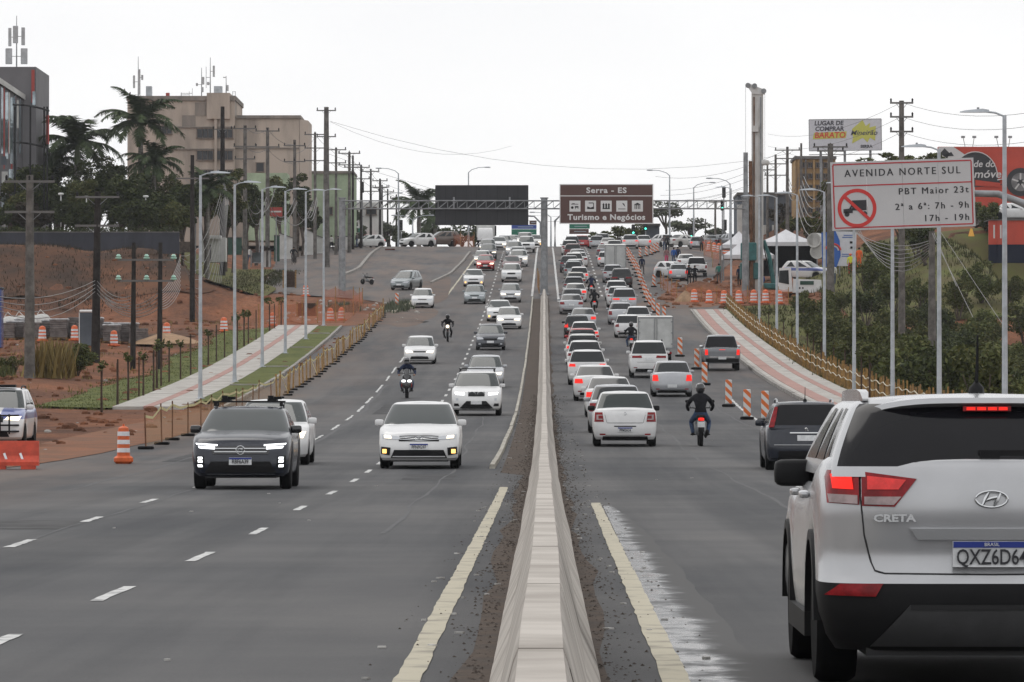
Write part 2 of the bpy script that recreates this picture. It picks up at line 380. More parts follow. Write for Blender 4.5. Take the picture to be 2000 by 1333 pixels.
for d in bs:
    if 1:
        ribbon('lane_dash', [(interp(LINE_B, d), d), (interp(LINE_B, d + 3.2), d + 3.2)], .10 if d < 120 else .12, MATS['line_white'], .005, step=.4, jitter=.008)
for d in [DG(y) for y in (1136, 1062, 1015, 979, 950)]:
    ribbon('lane_dash', [(interp(LINE_A, d - 1.6), d - 1.6), (interp(LINE_A, d + 1.6), d + 1.6)], .11, MATS['line_white'], .005, step=.4, jitter=.012)
d = 132
while d < 290:
    ln = RND.uniform(7, 15); ribbon('worn_lane_line', [(interp(LINE_A, d), d), (interp(LINE_A, d + ln), d + ln)], .09, MATS['line_white'], .005, step=.6, jitter=.03); d += ln + RND.uniform(3, 9)
d = 418
while d < 600:
    ribbon('lane_dash', [(4.72, d), (4.72, d + 3.4)], .16, MATS['line_white'], .005); d += 10
yl = ribbon('yellow_edge_line', [(-.73, 12), (-.73, 93)], .145, MATS['line_yellow'], .006, step=.5, jitter=.008)
yr = ribbon('yellow_edge_line', [(.68, 12), (.79, 79)], .145, MATS['line_yellow'], .006, step=.5, jitter=.008)
ribbon('edge_line', [(-8.05, 412), (-7.0, 560)], .16, MATS['line_yellow'], .005, jitter=.02)
ribbon('edge_line', [(-1.0, 418), (-.75, 590)], .18, MATS['line_white'], .02, jitter=.01)
ribbon('edge_line', [(1.15, 405), (.95, 590)], .18, MATS['line_white'], .006, jitter=.01)
ribbon('worn_lane_line', [(7.2, 150), (7.8, 215)], .10, MATS['line_white'], .005, step=.7, jitter=.04)
for i in range(4):                                     # hatching of the traffic island on the left
    q = [G(775 + i * 7, 621 + i * 3.2), G(838 - i * 2, 629 + i * .5)]
    mb = MB(); w = .25
    mb.face(q[0] + Vector((0, -w, .006)), q[1] + Vector((0, -w, .006)), q[1] + Vector((0, w, .006)), q[0] + Vector((0, w, .006)))
    mb.build('hatch_stripe', MATS['line_white'], road)
tarm = mat('tar', (.04, .04, .043), .7, var=.3, vscale=1.5)
for xa, da, xb, db, w_ in ((-6.2, 118, -7.3, 236, .12), (-5.6, 40, -6.4, 110, .05), (-1.9, 60, -2.2, 190, .05), (3.6, 45, 3.9, 210, .06), (5.6, 30, 6.3, 120, .05), (6.9, 130, 6.6, 300, .07), (-8.4, 90, -9.0, 180, .06), (-2.4, 200, -2.6, 400, .08)):
    n_ = int((db - da) / 2.0); tr = [(lerp(xa, xb, i / n_) + .10 * noise2(i * .35, xa), lerp(da, db, i / n_)) for i in range(n_ + 1)]
    ribbon('tar_seam', tr, w_, tarm, .003, step=2.0, jitter=.02)
for cx_, cd_, w_, l_ in ((-6.5, 62, 1.3, 5), (4.3, 70, 1.2, 7), (-2.3, 100, 1.0, 6), (6.2, 48, 1.4, 4), (-8.2, 120, 1.6, 10), (3.0, 170, 1.4, 14), (-5.8, 190, 1.2, 16), (7.6, 95, 1.3, 9)):
    ribbon('road_patch', [(cx_, cd_), (cx_, cd_ + l_)], w_, mat('patch%d' % (int(abs(cx_)) % 3), ((.078, .077, .078), (.105, .102, .1), (.066, .066, .068))[int(abs(cx_)) % 3], .85, var=.3, vscale=1.2), .002, step=.7, jitter=.03)
# wet film beside the right-hand yellow line
wm = mat('wet', (.1, .1, .1), .8, spec=.5)
nt = wm.node_tree; N_ = nt.nodes; bs = N_['Principled BSDF']; tcn = N_.new('ShaderNodeTexCoord'); mpn = N_.new('ShaderNodeMapping'); mpn.inputs['Scale'].default_value = (1.3, .8, 1)
nn = N_.new('ShaderNodeTexNoise'); nn.inputs['Scale'].default_value = 1.0; nn.inputs['Detail'].default_value = 6; nn.inputs['Roughness'].default_value = .72
nt.links.new(tcn.outputs['Object'], mpn.inputs[0]); nt.links.new(mpn.outputs[0], nn.inputs['Vector'])
sx = N_.new('ShaderNodeSeparateXYZ'); nt.links.new(tcn.outputs['Object'], sx.inputs[0])
ex = N_.new('ShaderNodeMapRange'); ex.inputs[1].default_value = .95; ex.inputs[2].default_value = 1.22; ex.inputs[3].default_value = .15; ex.inputs[4].default_value = -.25; nt.links.new(sx.outputs[0], ex.inputs[0])
sm2_ = N_.new('ShaderNodeMath'); sm2_.operation = 'ADD'; nt.links.new(nn.outputs['Fac'], sm2_.inputs[0]); nt.links.new(ex.outputs[0], sm2_.inputs[1])
mk_ = N_.new('ShaderNodeMapRange'); mk_.inputs[1].default_value = .40; mk_.inputs[2].default_value = .68; nt.links.new(sm2_.outputs[0], mk_.inputs[0])
r1 = N_.new('ShaderNodeMapRange'); r1.inputs[3].default_value = .85; r1.inputs[4].default_value = .12; nt.links.new(mk_.outputs[0], r1.inputs[0]); nt.links.new(r1.outputs[0], bs.inputs['Roughness'])
cc = N_.new('ShaderNodeMix'); cc.data_type = 'RGBA'; cc.inputs[6].default_value = (.095, .094, .094, 1); cc.inputs[7].default_value = (.035, .035, .037, 1); nt.links.new(mk_.outputs[0], cc.inputs[0]); nt.links.new(cc.outputs[2], bs.inputs['Base Color'])
rows = []
for i in range(60):
    d = 26 + i * .86; j = noise2(i * .8, 0, 1) * .03
    xr = interp([(26, 1.1), (48, 1.12), (62, 1.08), (70, 1.0), (77, .9)], d) + j
    rows.append([Vector((.76 + .12 * (d - 26) / 51, d, ZR(d) + .0025)), Vector((xr + .12, d, ZR(d) + .0025))])
w = MB().loft(rows, closed=False).build('water_film', wm, kind='structure')

# raised kerb along the median of the oncoming side
def kerb(name, pts, w, h, material, seg=3.0, zf=None, sloped=0.0, gap=.015, label=None):
    """kerb stones laid end to end, each a piece of its own"""
    root = bpy.data.objects.new(name, None); COL.objects.link(root); root['kind'] = 'structure'
    tab = sorted([(d, x) for x, d in pts]); a, b_ = tab[0][0], tab[-1][0]; d = a
    while d < b_ - .3:
        e = min(b_, d + seg)
        L = []
        jz = RND.uniform(-.01, .01); jx = RND.uniform(-.012, .012)
        for q in (d + gap, e - gap):
            x = interp(tab, q) + jx; z = (zf(x, q) if zf else ZR(q)) + jz
            L.append([Vector((x - w / 2, q, z - .12)), Vector((x + w / 2, q, z - .12)), Vector((x + w / 2 - sloped, q, z + h)), Vector((x - w / 2 + sloped, q, z + h))])
        MB().loft(L, True, True).build('kerb_stone', material, root); d = e
    return root
kerb('median_kerb', [(-1.14, 112.5), (-1.06, 180), (-1.02, 260), (-.95, 415)], .16, .09, MATS['kerb_paint'], seg=6.0, sloped=.03)
kerb('pavement_kerb', [(left_edge(198) - .08, 198), (left_edge(348) - .08, 348)], .16, .14, MATS['kerb'], seg=3.0)
kerb('pavement_kerb', [(10.66, 60), (10.62, 250), (11.0, 384)], .16, .14, MATS['kerb'], seg=3.0)
kerb('verge_kerb', [(XP(842, 452), 452), (XP(880, 478), 478), (XP(905, 520), 520), (XP(918, 556), 556)], .22, .16, MATS['kerb'], seg=4)
kerb('verge_kerb', [(XP(672, 474), 474), (XP(700, 492), 492), (XP(722, 540), 540), (XP(745, 590), 590)], .3, .2, MATS['kerb'], seg=4)
kerb('verge_kerb', [(XP(768, 378), 378), (XP(806, 402), 402)], .3, .2, MATS['line_yellow'], seg=4)

# pavements: slabs laid across and along, tactile strips in red
def pavement(name, d0, d1, strips, seg, zoff, drift):
    root = bpy.data.objects.new(name, None); COL.objects.link(root); root['kind'] = 'structure'
    d = d0
    while d < d1 - .5:
        e = min(d1, d + seg)
        for (xa, xb, mk, dz) in strips:
            L = []
            j = RND.uniform(-.006, .006)
            for q in (d + .02, e - .02):
                s = drift(q); z = ZR(q) + zoff + dz + j
                L.append([Vector((xa + s + .008, q, z - .3)), Vector((xb + s - .008, q, z - .3)), Vector((xb + s - .008, q, z)), Vector((xa + s + .008, q, z))])
            MB().loft(L, True, True).build('paving_slab' if mk == 'slab' else 'tactile_slab', MATS[mk], root)
        d = e
    return root
DRL = lambda q: -1.45 * (q - 200) / 150
pavement('pavement', 197.5, 349, [(-16.7, -15.5, 'slab', 0), (-15.5, -15.1, 'redslab', .004), (-15.1, -13.95, 'slab', 0)], 5.0, .13, DRL)
DRR = lambda q: .4 * max(0, q - 250) / 134
pavement('pavement', 60, 383.5, [(10.72, 10.98, 'slab', 0), (10.98, 11.6, 'redslab', .004), (11.6, 12.25, 'slab', 0), (12.25, 12.6, 'redslab', .004), (12.6, 13.25, 'slab', 0)], 5.0, .13, DRR)
# grass verges
GD = [197 + i * 3 for i in range(52)]
def strip_sheet(name, xa, xb, ds, dz, material, n=5, ragged=0.0):
    def cols(q):
        a, b_ = xa(q), xb(q) ; a -= ragged * noise2(q * .2, 1.0); return [a + (b_ - a) * i / n for i in range(n + 1)]
    return sheet(name, cols, ds, lambda x, q: H(x, q) + dz, material, kind='structure')
strip_sheet('verge', lambda q: -13.95 + DRL(q), lambda q: left_edge(q) - .16, [q for q in GD if 206 <= q <= 349] , .12, MATS['grass'])
strip_sheet('verge', lambda q: -19.3 + DRL(q) - .6 * sm((230 - q) / 30), lambda q: -16.68 + DRL(q), [q for q in GD if 193 <= q <= 349], .09, MATS['grass'], ragged=.5)
strip_sheet('verge', lambda q: 13.25 + DRR(q), lambda q: 19.0 - 3.2 * sm((260 - q) / 60), [60 + i * 4 for i in range(84)], .07, MATS['grass_slope'], n=8)
strip_sheet('verge', lambda q: -28.6 - 5 * sm((q - 430) / 30), lambda q: -22.6 - 3 * sm((q - 430) / 30), [414 + i * 3 for i in range(26)], .12, MATS['grass_slope'], n=10, ragged=2)
strip_sheet('verge', lambda q: 22, lambda q: 46, [366 + i * 4 for i in range(22)], .12, MATS['grass_slope'], n=16)
tsm = mat('topsoil', (.135, .064, .036), .97, col2=(.05, .033, .025), vscale=.2, bump=.7, bscale=3, lo=.36, hi=.66)
strip_sheet('topsoil', lambda q: -75, lambda q: -27.5 - 1.5 * noise2(q * .5, 2), [409 + i * 1.5 for i in range(15)], .07, tsm, n=40)
strip_sheet('topsoil', lambda q: -34 + 4 * noise2(q * .1, 5), lambda q: -21.5 + 1.2 * noise2(q * .2, 4), [318 + i * 3 for i in range(9)], .06, tsm, n=12, ragged=2)
# short transverse slabs dividing the left verge
for q in (232, 264, 300, 330):
    z = ZR(q) + .145; s = DRL(q)
    MB().box((-13.25 + s, q, z), (1.35, .7, .06)).build('paving_slab', MATS['slab'], bpy.data.objects['pavement'])
# red earth spread over the side of the works (thin sheets on top of the ground)
def blob(name, cx, cd, rx, rd, material, dz, n=26, seed=0, zf=ZR):
    c = [Vector((cx, cd, zf(cd) + dz))]; rim = []
    mid = []
    for i in range(n):
        a = 2 * PI * i / n; k = 1 + .22 * noise2(math.cos(a) * 3, math.sin(a) * 3, seed)
        for lst, f in ((mid, .55), (rim, 1.0)):
            x, q = cx + rx * f * k * math.cos(a), cd + rd * f * k * math.sin(a)
            lst.append(Vector((x, q, zf(q) + dz * (1 if f < 1 else .6))))
    b = MB(); vs = c + mid + rim
    fs = [(0, 1 + i, 1 + (i + 1) % n) for i in range(n)] + [(1 + i, 1 + n + i, 1 + n + (i + 1) % n, 1 + (i + 1) % n) for i in range(n)]
    return b.add(vs, fs).build(name, material, kind='structure')
dustm = mat('dusty_asphalt', (.165, .12, .098), .95, col2=(.115, .1, .092), vscale=.6, bump=.3, bscale=8)
redm = mat('red_dust', (.23, .105, .062), .97, col2=(.16, .09, .06), vscale=.7, bump=.6, bscale=6)
blob('earth_patch', -10.3, 372, 2.6, 24, dustm, .012, seed=1)
blob('earth_patch', -14.8, 365, 3.2, 14, redm, .03, seed=2)
blob('earth_patch', XP(845, 430), 432, 1.5, 34, dustm, .016, seed=5)
blob('earth_patch', 12.3, 410, 3.4, 17, redm, .02, seed=3)
blob('earth_patch', 10.0, 398, 3.0, 11, dustm, .014, seed=4)
blob('earth_patch', -12.6, 150, 1.5, 42, redm, .02, seed=6)

# concrete median barrier, cast in blocks
def jersey(d0, d1, root):
    nloc = 6; L = []
    prof = [(.29, 0), (.285, .06), (.19, .26), (.085, .66), (.07, .70)]
    for i in range(nloc + 1):
        q = lerp(d0 + .04, d1 - .04, i / nloc); z = ZR(q); jj = noise2(q * .13, 2) * .012
        ring = [Vector((-x + jj + RND.uniform(-.0012, .0012), q, z + h)) for x, h in prof] + [Vector((x + jj + RND.uniform(-.0012, .0012), q, z + h)) for x, h in reversed(prof)]
        L.append(ring)
    return MB().loft(L, True, True).build('barrier_block', MATS['barrier'], root)
mat('barrier', (.49, .455, .415), .92, col2=(.29, .262, .235), vscale=1.3, streak=(.5, .7, .5), lo=.3, hi=.6)
mat('joint_dark', (.05, .045, .04), .95)
jb = thing('concrete_barrier', 'long weathered concrete barrier dividing the two carriageways', 'barrier')
d = 4.0
while d < 414:
    jersey(d, min(414.5, d + 6), jb); d += 6
    if d < 200:
        MB().loft([[Vector((sx_ * x * .95, q, ZR(q) + h * .965)) for sx_, x, h in ((-1, .29, 0), (-1, .19, .26), (-1, .085, .66), (1, .085, .66), (1, .19, .26), (1, .29, 0))] for q in (d - .06, d + .06)], True, True).build('joint_dark_core', MATS['joint_dark'], jb)  # added core, its dark colour standing in for shade inside the open gap
# grit, chips and litter lying along the foot of the barrier
gm = mat('grit', (.1, .085, .075), .95, col2=(.045, .036, .03), vscale=.35, lo=.3, hi=.7)
mb = MB()
for i in range(5200):
    d = 10 + RND.random() ** 1.7 * 210; sd = RND.choice((-1, 1))
    x = sd * (.29 + abs(RND.gauss(0, .13)) + .02) if RND.random() < .8 else sd * RND.uniform(.3, 1.0)
    r = RND.uniform(.004, .013) * (1 + d / 90); z = ZR(d)
    h = r * RND.uniform(.4, 1.0); a = RND.uniform(0, 3)
    vs = [Vector((x + r * math.cos(a + k * 2.09), d + r * 1.3 * math.sin(a + k * 2.09), z + .002)) for k in range(3)] + [Vector((x, d, z + h))]
    mb.add(vs, [(0, 1, 3), (1, 2, 3), (2, 0, 3)])
mb.build('grit', gm, kind='stuff')
mb = MB()
for i in range(150):
    d = 18 + RND.random() ** 1.5 * 160; x = RND.choice((-1, 1)) * RND.uniform(.34, 1.0) if RND.random() < .7 else RND.uniform(-9, 9)
    mb.box((x, d, ZR(d) + .008), (RND.uniform(.02, .07), RND.uniform(.02, .05), .012), RND.uniform(0, 3))
mb.build('litter', mat('litter', (.5, .49, .47), .9, var=.3, vscale=.3), kind='stuff')
sdm = mat('dirt_strip', (.1, .078, .064), .97, col2=(.075, .064, .057), vscale=2.0, bump=.6, bscale=12, lo=.35, hi=.6)
for sd in (-1, 1):
    rows = []
    for i in range(130):
        d = 12 + i * 3.1; z = ZR(d) + .0015
        o = .40 + .10 * noise2(d * .33, sd) if sd > 0 else (.47 + .1 * noise2(d * .3, 2) if d < 108 else .92)
        rows.append([Vector((sd * .27, d, z)), Vector((sd * o, d, z))])
    MB().loft(rows, closed=False).build('gutter_dirt', sdm, kind='structure')
# ---------------------------------------------------------------- vehicles
def paint(name, col, rough=.25, metal=0.0, coat=.2):
    m = mat('paint_' + name, col, rough, metal=metal, coat=coat, col2=tuple(c * .86 + .012 for c in col), vscale=2.2, lo=.3, hi=.65); return m
for nm_, c_, mt_ in (('white', (.70, .70, .70), 0), ('offwhite', (.60, .60, .585), 0), ('silver', (.42, .43, .45), .35), ('grey', (.21, .22, .235), .3), ('darkgrey', (.075, .08, .092), .25),
                     ('navy', (.010, .014, .026), .0), ('black', (.014, .014, .016), 0), ('red', (.42, .02, .022), 0), ('maroon', (.11, .022, .024), 0), ('beige', (.42, .40, .35), .2),
                     ('blue', (.03, .06, .22), 0), ('teal', (.05, .17, .17), 0), ('greygreen', (.26, .29, .30), .3), ('tan', (.12, .09, .075), .1), ('pearl', (.47, .475, .487), .5)):
    paint(nm_, c_, metal=mt_)
def glassmat(name, base, rough=.04):
    return mat(name, base, rough, spec=.4, var=.15, vscale=1.0)
glassmat('glass', (.013, .016, .018)); glassmat('glass_green', (.022, .03, .03)); mat('glass_dark', (.008, .008, .01), .1, spec=.22, var=.1)
mat('trim', (.011, .011, .012), .6, var=.15, spec=.2); mat('chrome', (.6, .61, .62), .18, metal=1.0)
mat('alloy', (.36, .37, .38), .35, metal=.7)
mat('head_off', (.5, .52, .55), .12, coat=.5); mat('head_on', (.9, .85, .75), .3, emit=(1, .83, .58), estr=1.9)
mat('led_on', (.9, .9, .9), .3, emit=(.95, .98, 1), estr=2.4)
mat('tail_off', (.24, .008, .012), .25, spec=.25, coat=.1, var=.35, vscale=11); mat('tail_on', (.3, .006, .006), .4, spec=.2, emit=(1, .03, .018), estr=.9)
mat('tail_clear', (.33, .25, .25), .3, var=.25, vscale=14)
mat('plate', (.62, .63, .64), .5, var=.12, vscale=12); mat('plate_blue', (.02, .04, .25), .5); mat('plate_text', (.02, .02, .025), .6)
mat('amber', (.8, .3, .05), .3, emit=(1, .55, .15), estr=2.5)
def bowl(v): return v

class CarShape:
    """surface of a car body: plan superellipse caps at both ends, height levels from sill to shoulder"""
    def __init__(s, p):
        s.p = p; s.L, s.W, s.Hh = p['L'], p['W'], p['H']; s.zb = p.get('zb', .2)
        s.k = p.get('k', 4.2); s.crf = p.get('crf', .55); s.crr = p.get('crr', .4)
        s.S = p['S']; s.levels = p['levels']; s.wr = p.get('wr', .31)
        ra = p.get('ra', 0); s.yr = p['ro']; s.yf = p['ro'] + p['wb']; s.R = s.wr + p.get('gap', .055)
    def arch(s, y):
        z = s.zb
        for ya in (s.yr, s.yf):
            q = s.R ** 2 - (y - ya) ** 2
            if q > 0: z = max(z, s.wr + math.sqrt(q))
        return z
    def lev(s, v):
        Lv = s.levels
        if v <= Lv[0][0]: return Lv[0][1:]
        for a, b in zip(Lv, Lv[1:]):
            if v <= b[0]:
                t = (v - a[0]) / (b[0] - a[0]); return tuple(lerp(a[i], b[i], t) for i in (1, 2, 3))
        return Lv[-1][1:]
    def cap(s, x, a, cr):
        q = min(1.0, abs(x) / a) ** s.k
        return cr * (1 - max(0.0, 1 - q) ** (1 / s.k))
    def front_y(s, x, z):
        y = s.L - .2
        for _ in range(6):
            S = spline(s.S, y); v = (z - s.zb) / max(.05, S - s.zb); ins, f, r = s.lev(max(0, min(1, v)))
            y = s.L + f - s.cap(x, s.W / 2 - ins, s.crf)
        return y
    def rear_y(s, x, z):
        y = .2
        for _ in range(6):
            S = spline(s.S, y); v = (z - s.zb) / max(.05, S - s.zb); ins, f, r = s.lev(max(0, min(1, v)))
            y = 0 - r + s.cap(x, s.W / 2 - ins, s.crr)
        return y
    def half_loop(s, v):
        """points from rear centre round the right side to front centre: (x, y, z)"""
        ins, f, r = s.lev(v); a = s.W / 2 - ins; pts = []; N = 13
        for i in range(N):
            t = PI / 2 * i / N
            x = a * math.sin(t) ** (2 / s.k) if t else 0.0
            y = -r + s.crr * (1 - math.cos(t) ** (2 / s.k)); pts.append((x, y))
        y0, y1 = -r + s.crr, s.L + f - s.crf
        ys = [y0]
        for ya in (s.yr, s.yf):
            ys += [ya + s.R * math.cos(PI * q / 10) for q in range(10, -1, -1)]
        m = (s.yr + s.R, s.yf - s.R)
        ys += [lerp(m[0], m[1], q / 6) for q in range(1, 6)] + [y1]
        ys = sorted(q for q in set(round(q, 4) for q in ys) if y0 - 1e-4 <= q <= y1 + 1e-4)
        for y in ys: pts.append((a, y))
        for i in range(N - 1, -1, -1):
            t = PI / 2 * i / N
            x = a * math.sin(t) ** (2 / s.k) if t else 0.0
            y = s.L + f - s.crf * (1 - math.cos(t) ** (2 / s.k)); pts.append((x, y))
        return pts
    def lower(s):
        vs_levels = [l[0] for l in s.levels]; fine = []
        for a, b in zip(vs_levels, vs_levels[1:]): fine += [a, (a + b) / 2]
        fine.append(vs_levels[-1])
        base = s.half_loop(.5); n = len(base); cols = []
        loops = []
        for v in fine:
            hl = s.half_loop(v)
            if len(hl) != n:                           # keep the point count of the reference loop
                ins, f, r = s.lev(v); ref = s.lev(.5); aa = s.W / 2
                hl = [((x / (aa - ref[0])) * (aa - ins), y + ((f - ref[1]) if y > s.L / 2 else (ref[2] - r))) for x, y in base]
            loop = []
            for (x, y) in hl:
                S = spline(s.S, y); z0 = s.arch(y) if x > s.W / 2 - .22 else s.zb
                loop.append(Vector((x, y, z0 + v * (S - z0))))
            full = loop + [Vector((-q.x, q.y, q.z)) for q in reversed(loop[1:-1])]
            loops.append(full)
        b = MB(); b.loft(loops)
        top = loops[-1][:n]; cr = s.p.get('crown', .045); C = [-1, -.85, -.6, -.3, 0, .3, .6, .85, 1]
        rows = []
        for q in top:
            wf = min(1.0, q.x / (s.W / 2))
            rows.append([Vector((q.x * c, q.y, q.z + cr * wf * (1 - abs(c) ** 2.4))) for c in C])
        m = len(C)
        b.add([v for r in rows for v in r], [(k * m + i, k * m + i + 1, (k + 1) * m + i + 1, (k + 1) * m + i) for k in range(n - 1) for i in range(m - 1)])
        bot = loops[0]
        return b
    def patch(s, side, corners, off, nu=8, nv=3):
        """4 corners (x,z) lower-left, lower-right, upper-right, upper-left, laid on the front or rear of the body"""
        (a, b, c, d) = corners; vs = []
        for j in range(nv + 1):
            for i in range(nu + 1):
                u, w = i / nu, j / nv
                x = lerp(lerp(a[0], b[0], u), lerp(d[0], c[0], u), w); z = lerp(lerp(a[1], b[1], u), lerp(d[1], c[1], u), w)
                y = s.front_y(x, z) + off if side == 'F' else s.rear_y(x, z) - off
                vs.append(Vector((x, y, z)))
        fs = [(j * (nu + 1) + i, j * (nu + 1) + i + 1, (j + 1) * (nu + 1) + i + 1, (j + 1) * (nu + 1) + i) for j in range(nv) for i in range(nu)]
        mb = MB(); mb.add(vs, fs)
        back = [Vector((v.x, v.y - .05 if side == 'F' else v.y + .05, v.z)) for v in vs]
        # skirt so that the piece has thickness
        rim = [i for i in range(nu)] + [j * (nu + 1) + nu for j in range(nv)] + [nv * (nu + 1) + i for i in range(nu, 0, -1)] + [j * (nu + 1) for j in range(nv, 0, -1)]
        k = len(rim); mb.add([vs[i] for i in rim] + [back[i] for i in rim], [(i, (i + 1) % k, k + (i + 1) % k, k + i) for i in range(k)])
        return mb

def cabin(p):
    """greenhouse: returns painted frame, windscreen, rear window and side windows as separate builders"""
    g = p['cab']; W = p['W'] / 2; hb, ht = W - g.get('inb', .055), W - g.get('int', .21); zb, zt = g['zb'], p['H'] - g.get('crown', .035)
    U = [0, .07, .13, .2, .32, .45, .58, .7, .8, .87, .925, .965, 1.0]
    k = 5.0; crf, crr = g.get('crf', .34), g.get('crr', .3)
    NF = 11
    def bend(u):                                       # sides curve inward toward the roof
        return u ** 1.35
    def loop(u):
        half = lerp(hb, ht, bend(u)); rnd = max(0, (u - .87) / .13) ** 2
        half -= .055 * rnd
        yr = lerp(g['rb'], g['rr'], u ** g.get('rcurve', 1.15)) + .05 * rnd; yf = lerp(g['fb'], g['fr'], u ** g.get('fcurve', 1.06)) - .06 * rnd
        z = lerp(zb, zt, u - .012 * rnd)
        pts = []
        for i in range(NF):
            t = PI / 2 * i / NF; x = half * math.sin(t) ** (2 / k) if t else 0.0
            pts.append((x, yr + crr * (1 - math.cos(t) ** (2 / k))))
        a, b = yr + crr, yf - crf
        for q in range(13): pts.append((half, lerp(a, b, q / 12)))
        for i in range(NF - 1, -1, -1):
            t = PI / 2 * i / NF; x = half * math.sin(t) ** (2 / k) if t else 0.0
            pts.append((x, yf - crf * (1 - math.cos(t) ** (2 / k))))
        return [Vector((x, y, z)) for x, y in pts]
    n = len(loop(0)); L = [loop(u) for u in U]
    parts = {'cabin': MB(), 'windscreen': MB(), 'rear_window': MB(), 'sideR': [], 'sideL': []}
    pil = g.get('pillars', (0, 6, 12)); u0, u1 = g.get('u0', 2), g.get('u1', 10); ru0, ru1 = g.get('ru0', u0), g.get('ru1', u1)
    rx, fx = g.get('rx', 8), g.get('fx', 9)            # how far round the caps the end glass reaches
    for sgn in (1, -1):
        for kk in range(len(U) - 1):
            for i in range(n - 1):
                q = [L[kk][i], L[kk][i + 1], L[kk + 1][i + 1], L[kk + 1][i]]
                q = [Vector((v.x * sgn, v.y, v.z)) for v in q]
                if sgn < 0: q = q[::-1]
                key = 'cabin'
                if i < rx and ru0 <= kk < ru1: key = 'rear_window'
                elif i >= n - 1 - fx and u0 <= kk < u1: key = 'windscreen'
                parts.get(key).face(*q)
    # side windows cut as panes between the pillars, a little proud of the frame
    s0 = NF; 
    panes = []
    for sgn in (1, -1):
        for a, b in g.get('panes', ((1, 5), (6, 11))):
            m = MB(); vs = []; rows = 0
            for kk in range(3, 10):
                t = (kk - 3) / 6
                row = []
                for i in range(7):
                    fa = a + g.get('slant_r', 0.0) * t; fb = b - g.get('slant_f', 0.0) * t
                    f = lerp(fa, fb, i / 6); j = int(math.floor(f)); fr = f - j
                    A = L[kk][s0 + min(12, j)]; B = L[kk][s0 + min(12, j + 1)]
                    v = A.lerp(B, fr); row.append(Vector((sgn * (v.x + .006), v.y, v.z)))
                vs += row; rows += 1
            m.add(vs, [(j * 7 + i, j * 7 + i + 1, (j + 1) * 7 + i + 1, (j + 1) * 7 + i) for j in range(rows - 1) for i in range(6)])
            panes.append(m)
    # roof
    top = L[-1]; C = [-1, -.8, -.5, 0, .5, .8, 1]; rows = []
    yr, yf = top[0].y, top[-1].y
    for v in top:
        e = max(0.0, 1 - ((v.y - (yr + yf) / 2) / ((yf - yr) / 2)) ** 4)
        rows.append([Vector((v.x * c, v.y, v.z + g.get('crown', .035) * min(1, v.x / ht) * (1 - c * c) * (.4 + .6 * e))) for c in C])
    roof = MB(); m = len(C)
    roof.add([v for r in rows for v in r], [(k * m + i, k * m + i + 1, (k + 1) * m + i + 1, (k + 1) * m + i) for k in range(n - 1) for i in range(m - 1)])
    return parts, panes, roof, L

def wheel_meshes(r, w=.2, spokes=5, rimr=.66):
    t = MB(); t.lathe([(r * rimr, -w / 2), (r * .93, -w / 2), (r * .985, -w / 2 + .025), (r, -w * .3), (r, w * .3), (r * .985, w / 2 - .025), (r * .93, w / 2), (r * rimr, w / 2)], n=24, axis='X')
    rm = MB(); rr = r * rimr
    rm.lathe([(rr, w / 2 - .005), (rr * .9, w / 2 - .012), (rr * .88, w / 2 - .06), (.01, w / 2 - .06)], n=20, axis='X')
    for i in range(spokes):
        a = 2 * PI * i / spokes; M = Matrix.Rotation(a, 3, 'X')
        rm.box(M @ Vector((w / 2 - .03, 0, rr * .48)), (.045, rr * .2, rr * .9), M=M)
    rm.lathe([(rr * .22, w / 2 - .03), (rr * .2, w / 2 - .003), (.005, w / 2)], n=10, axis='X')
    return t.mesh('wheel', MATS['rubber'], True), rm.mesh('rim', MATS['alloy'], True)

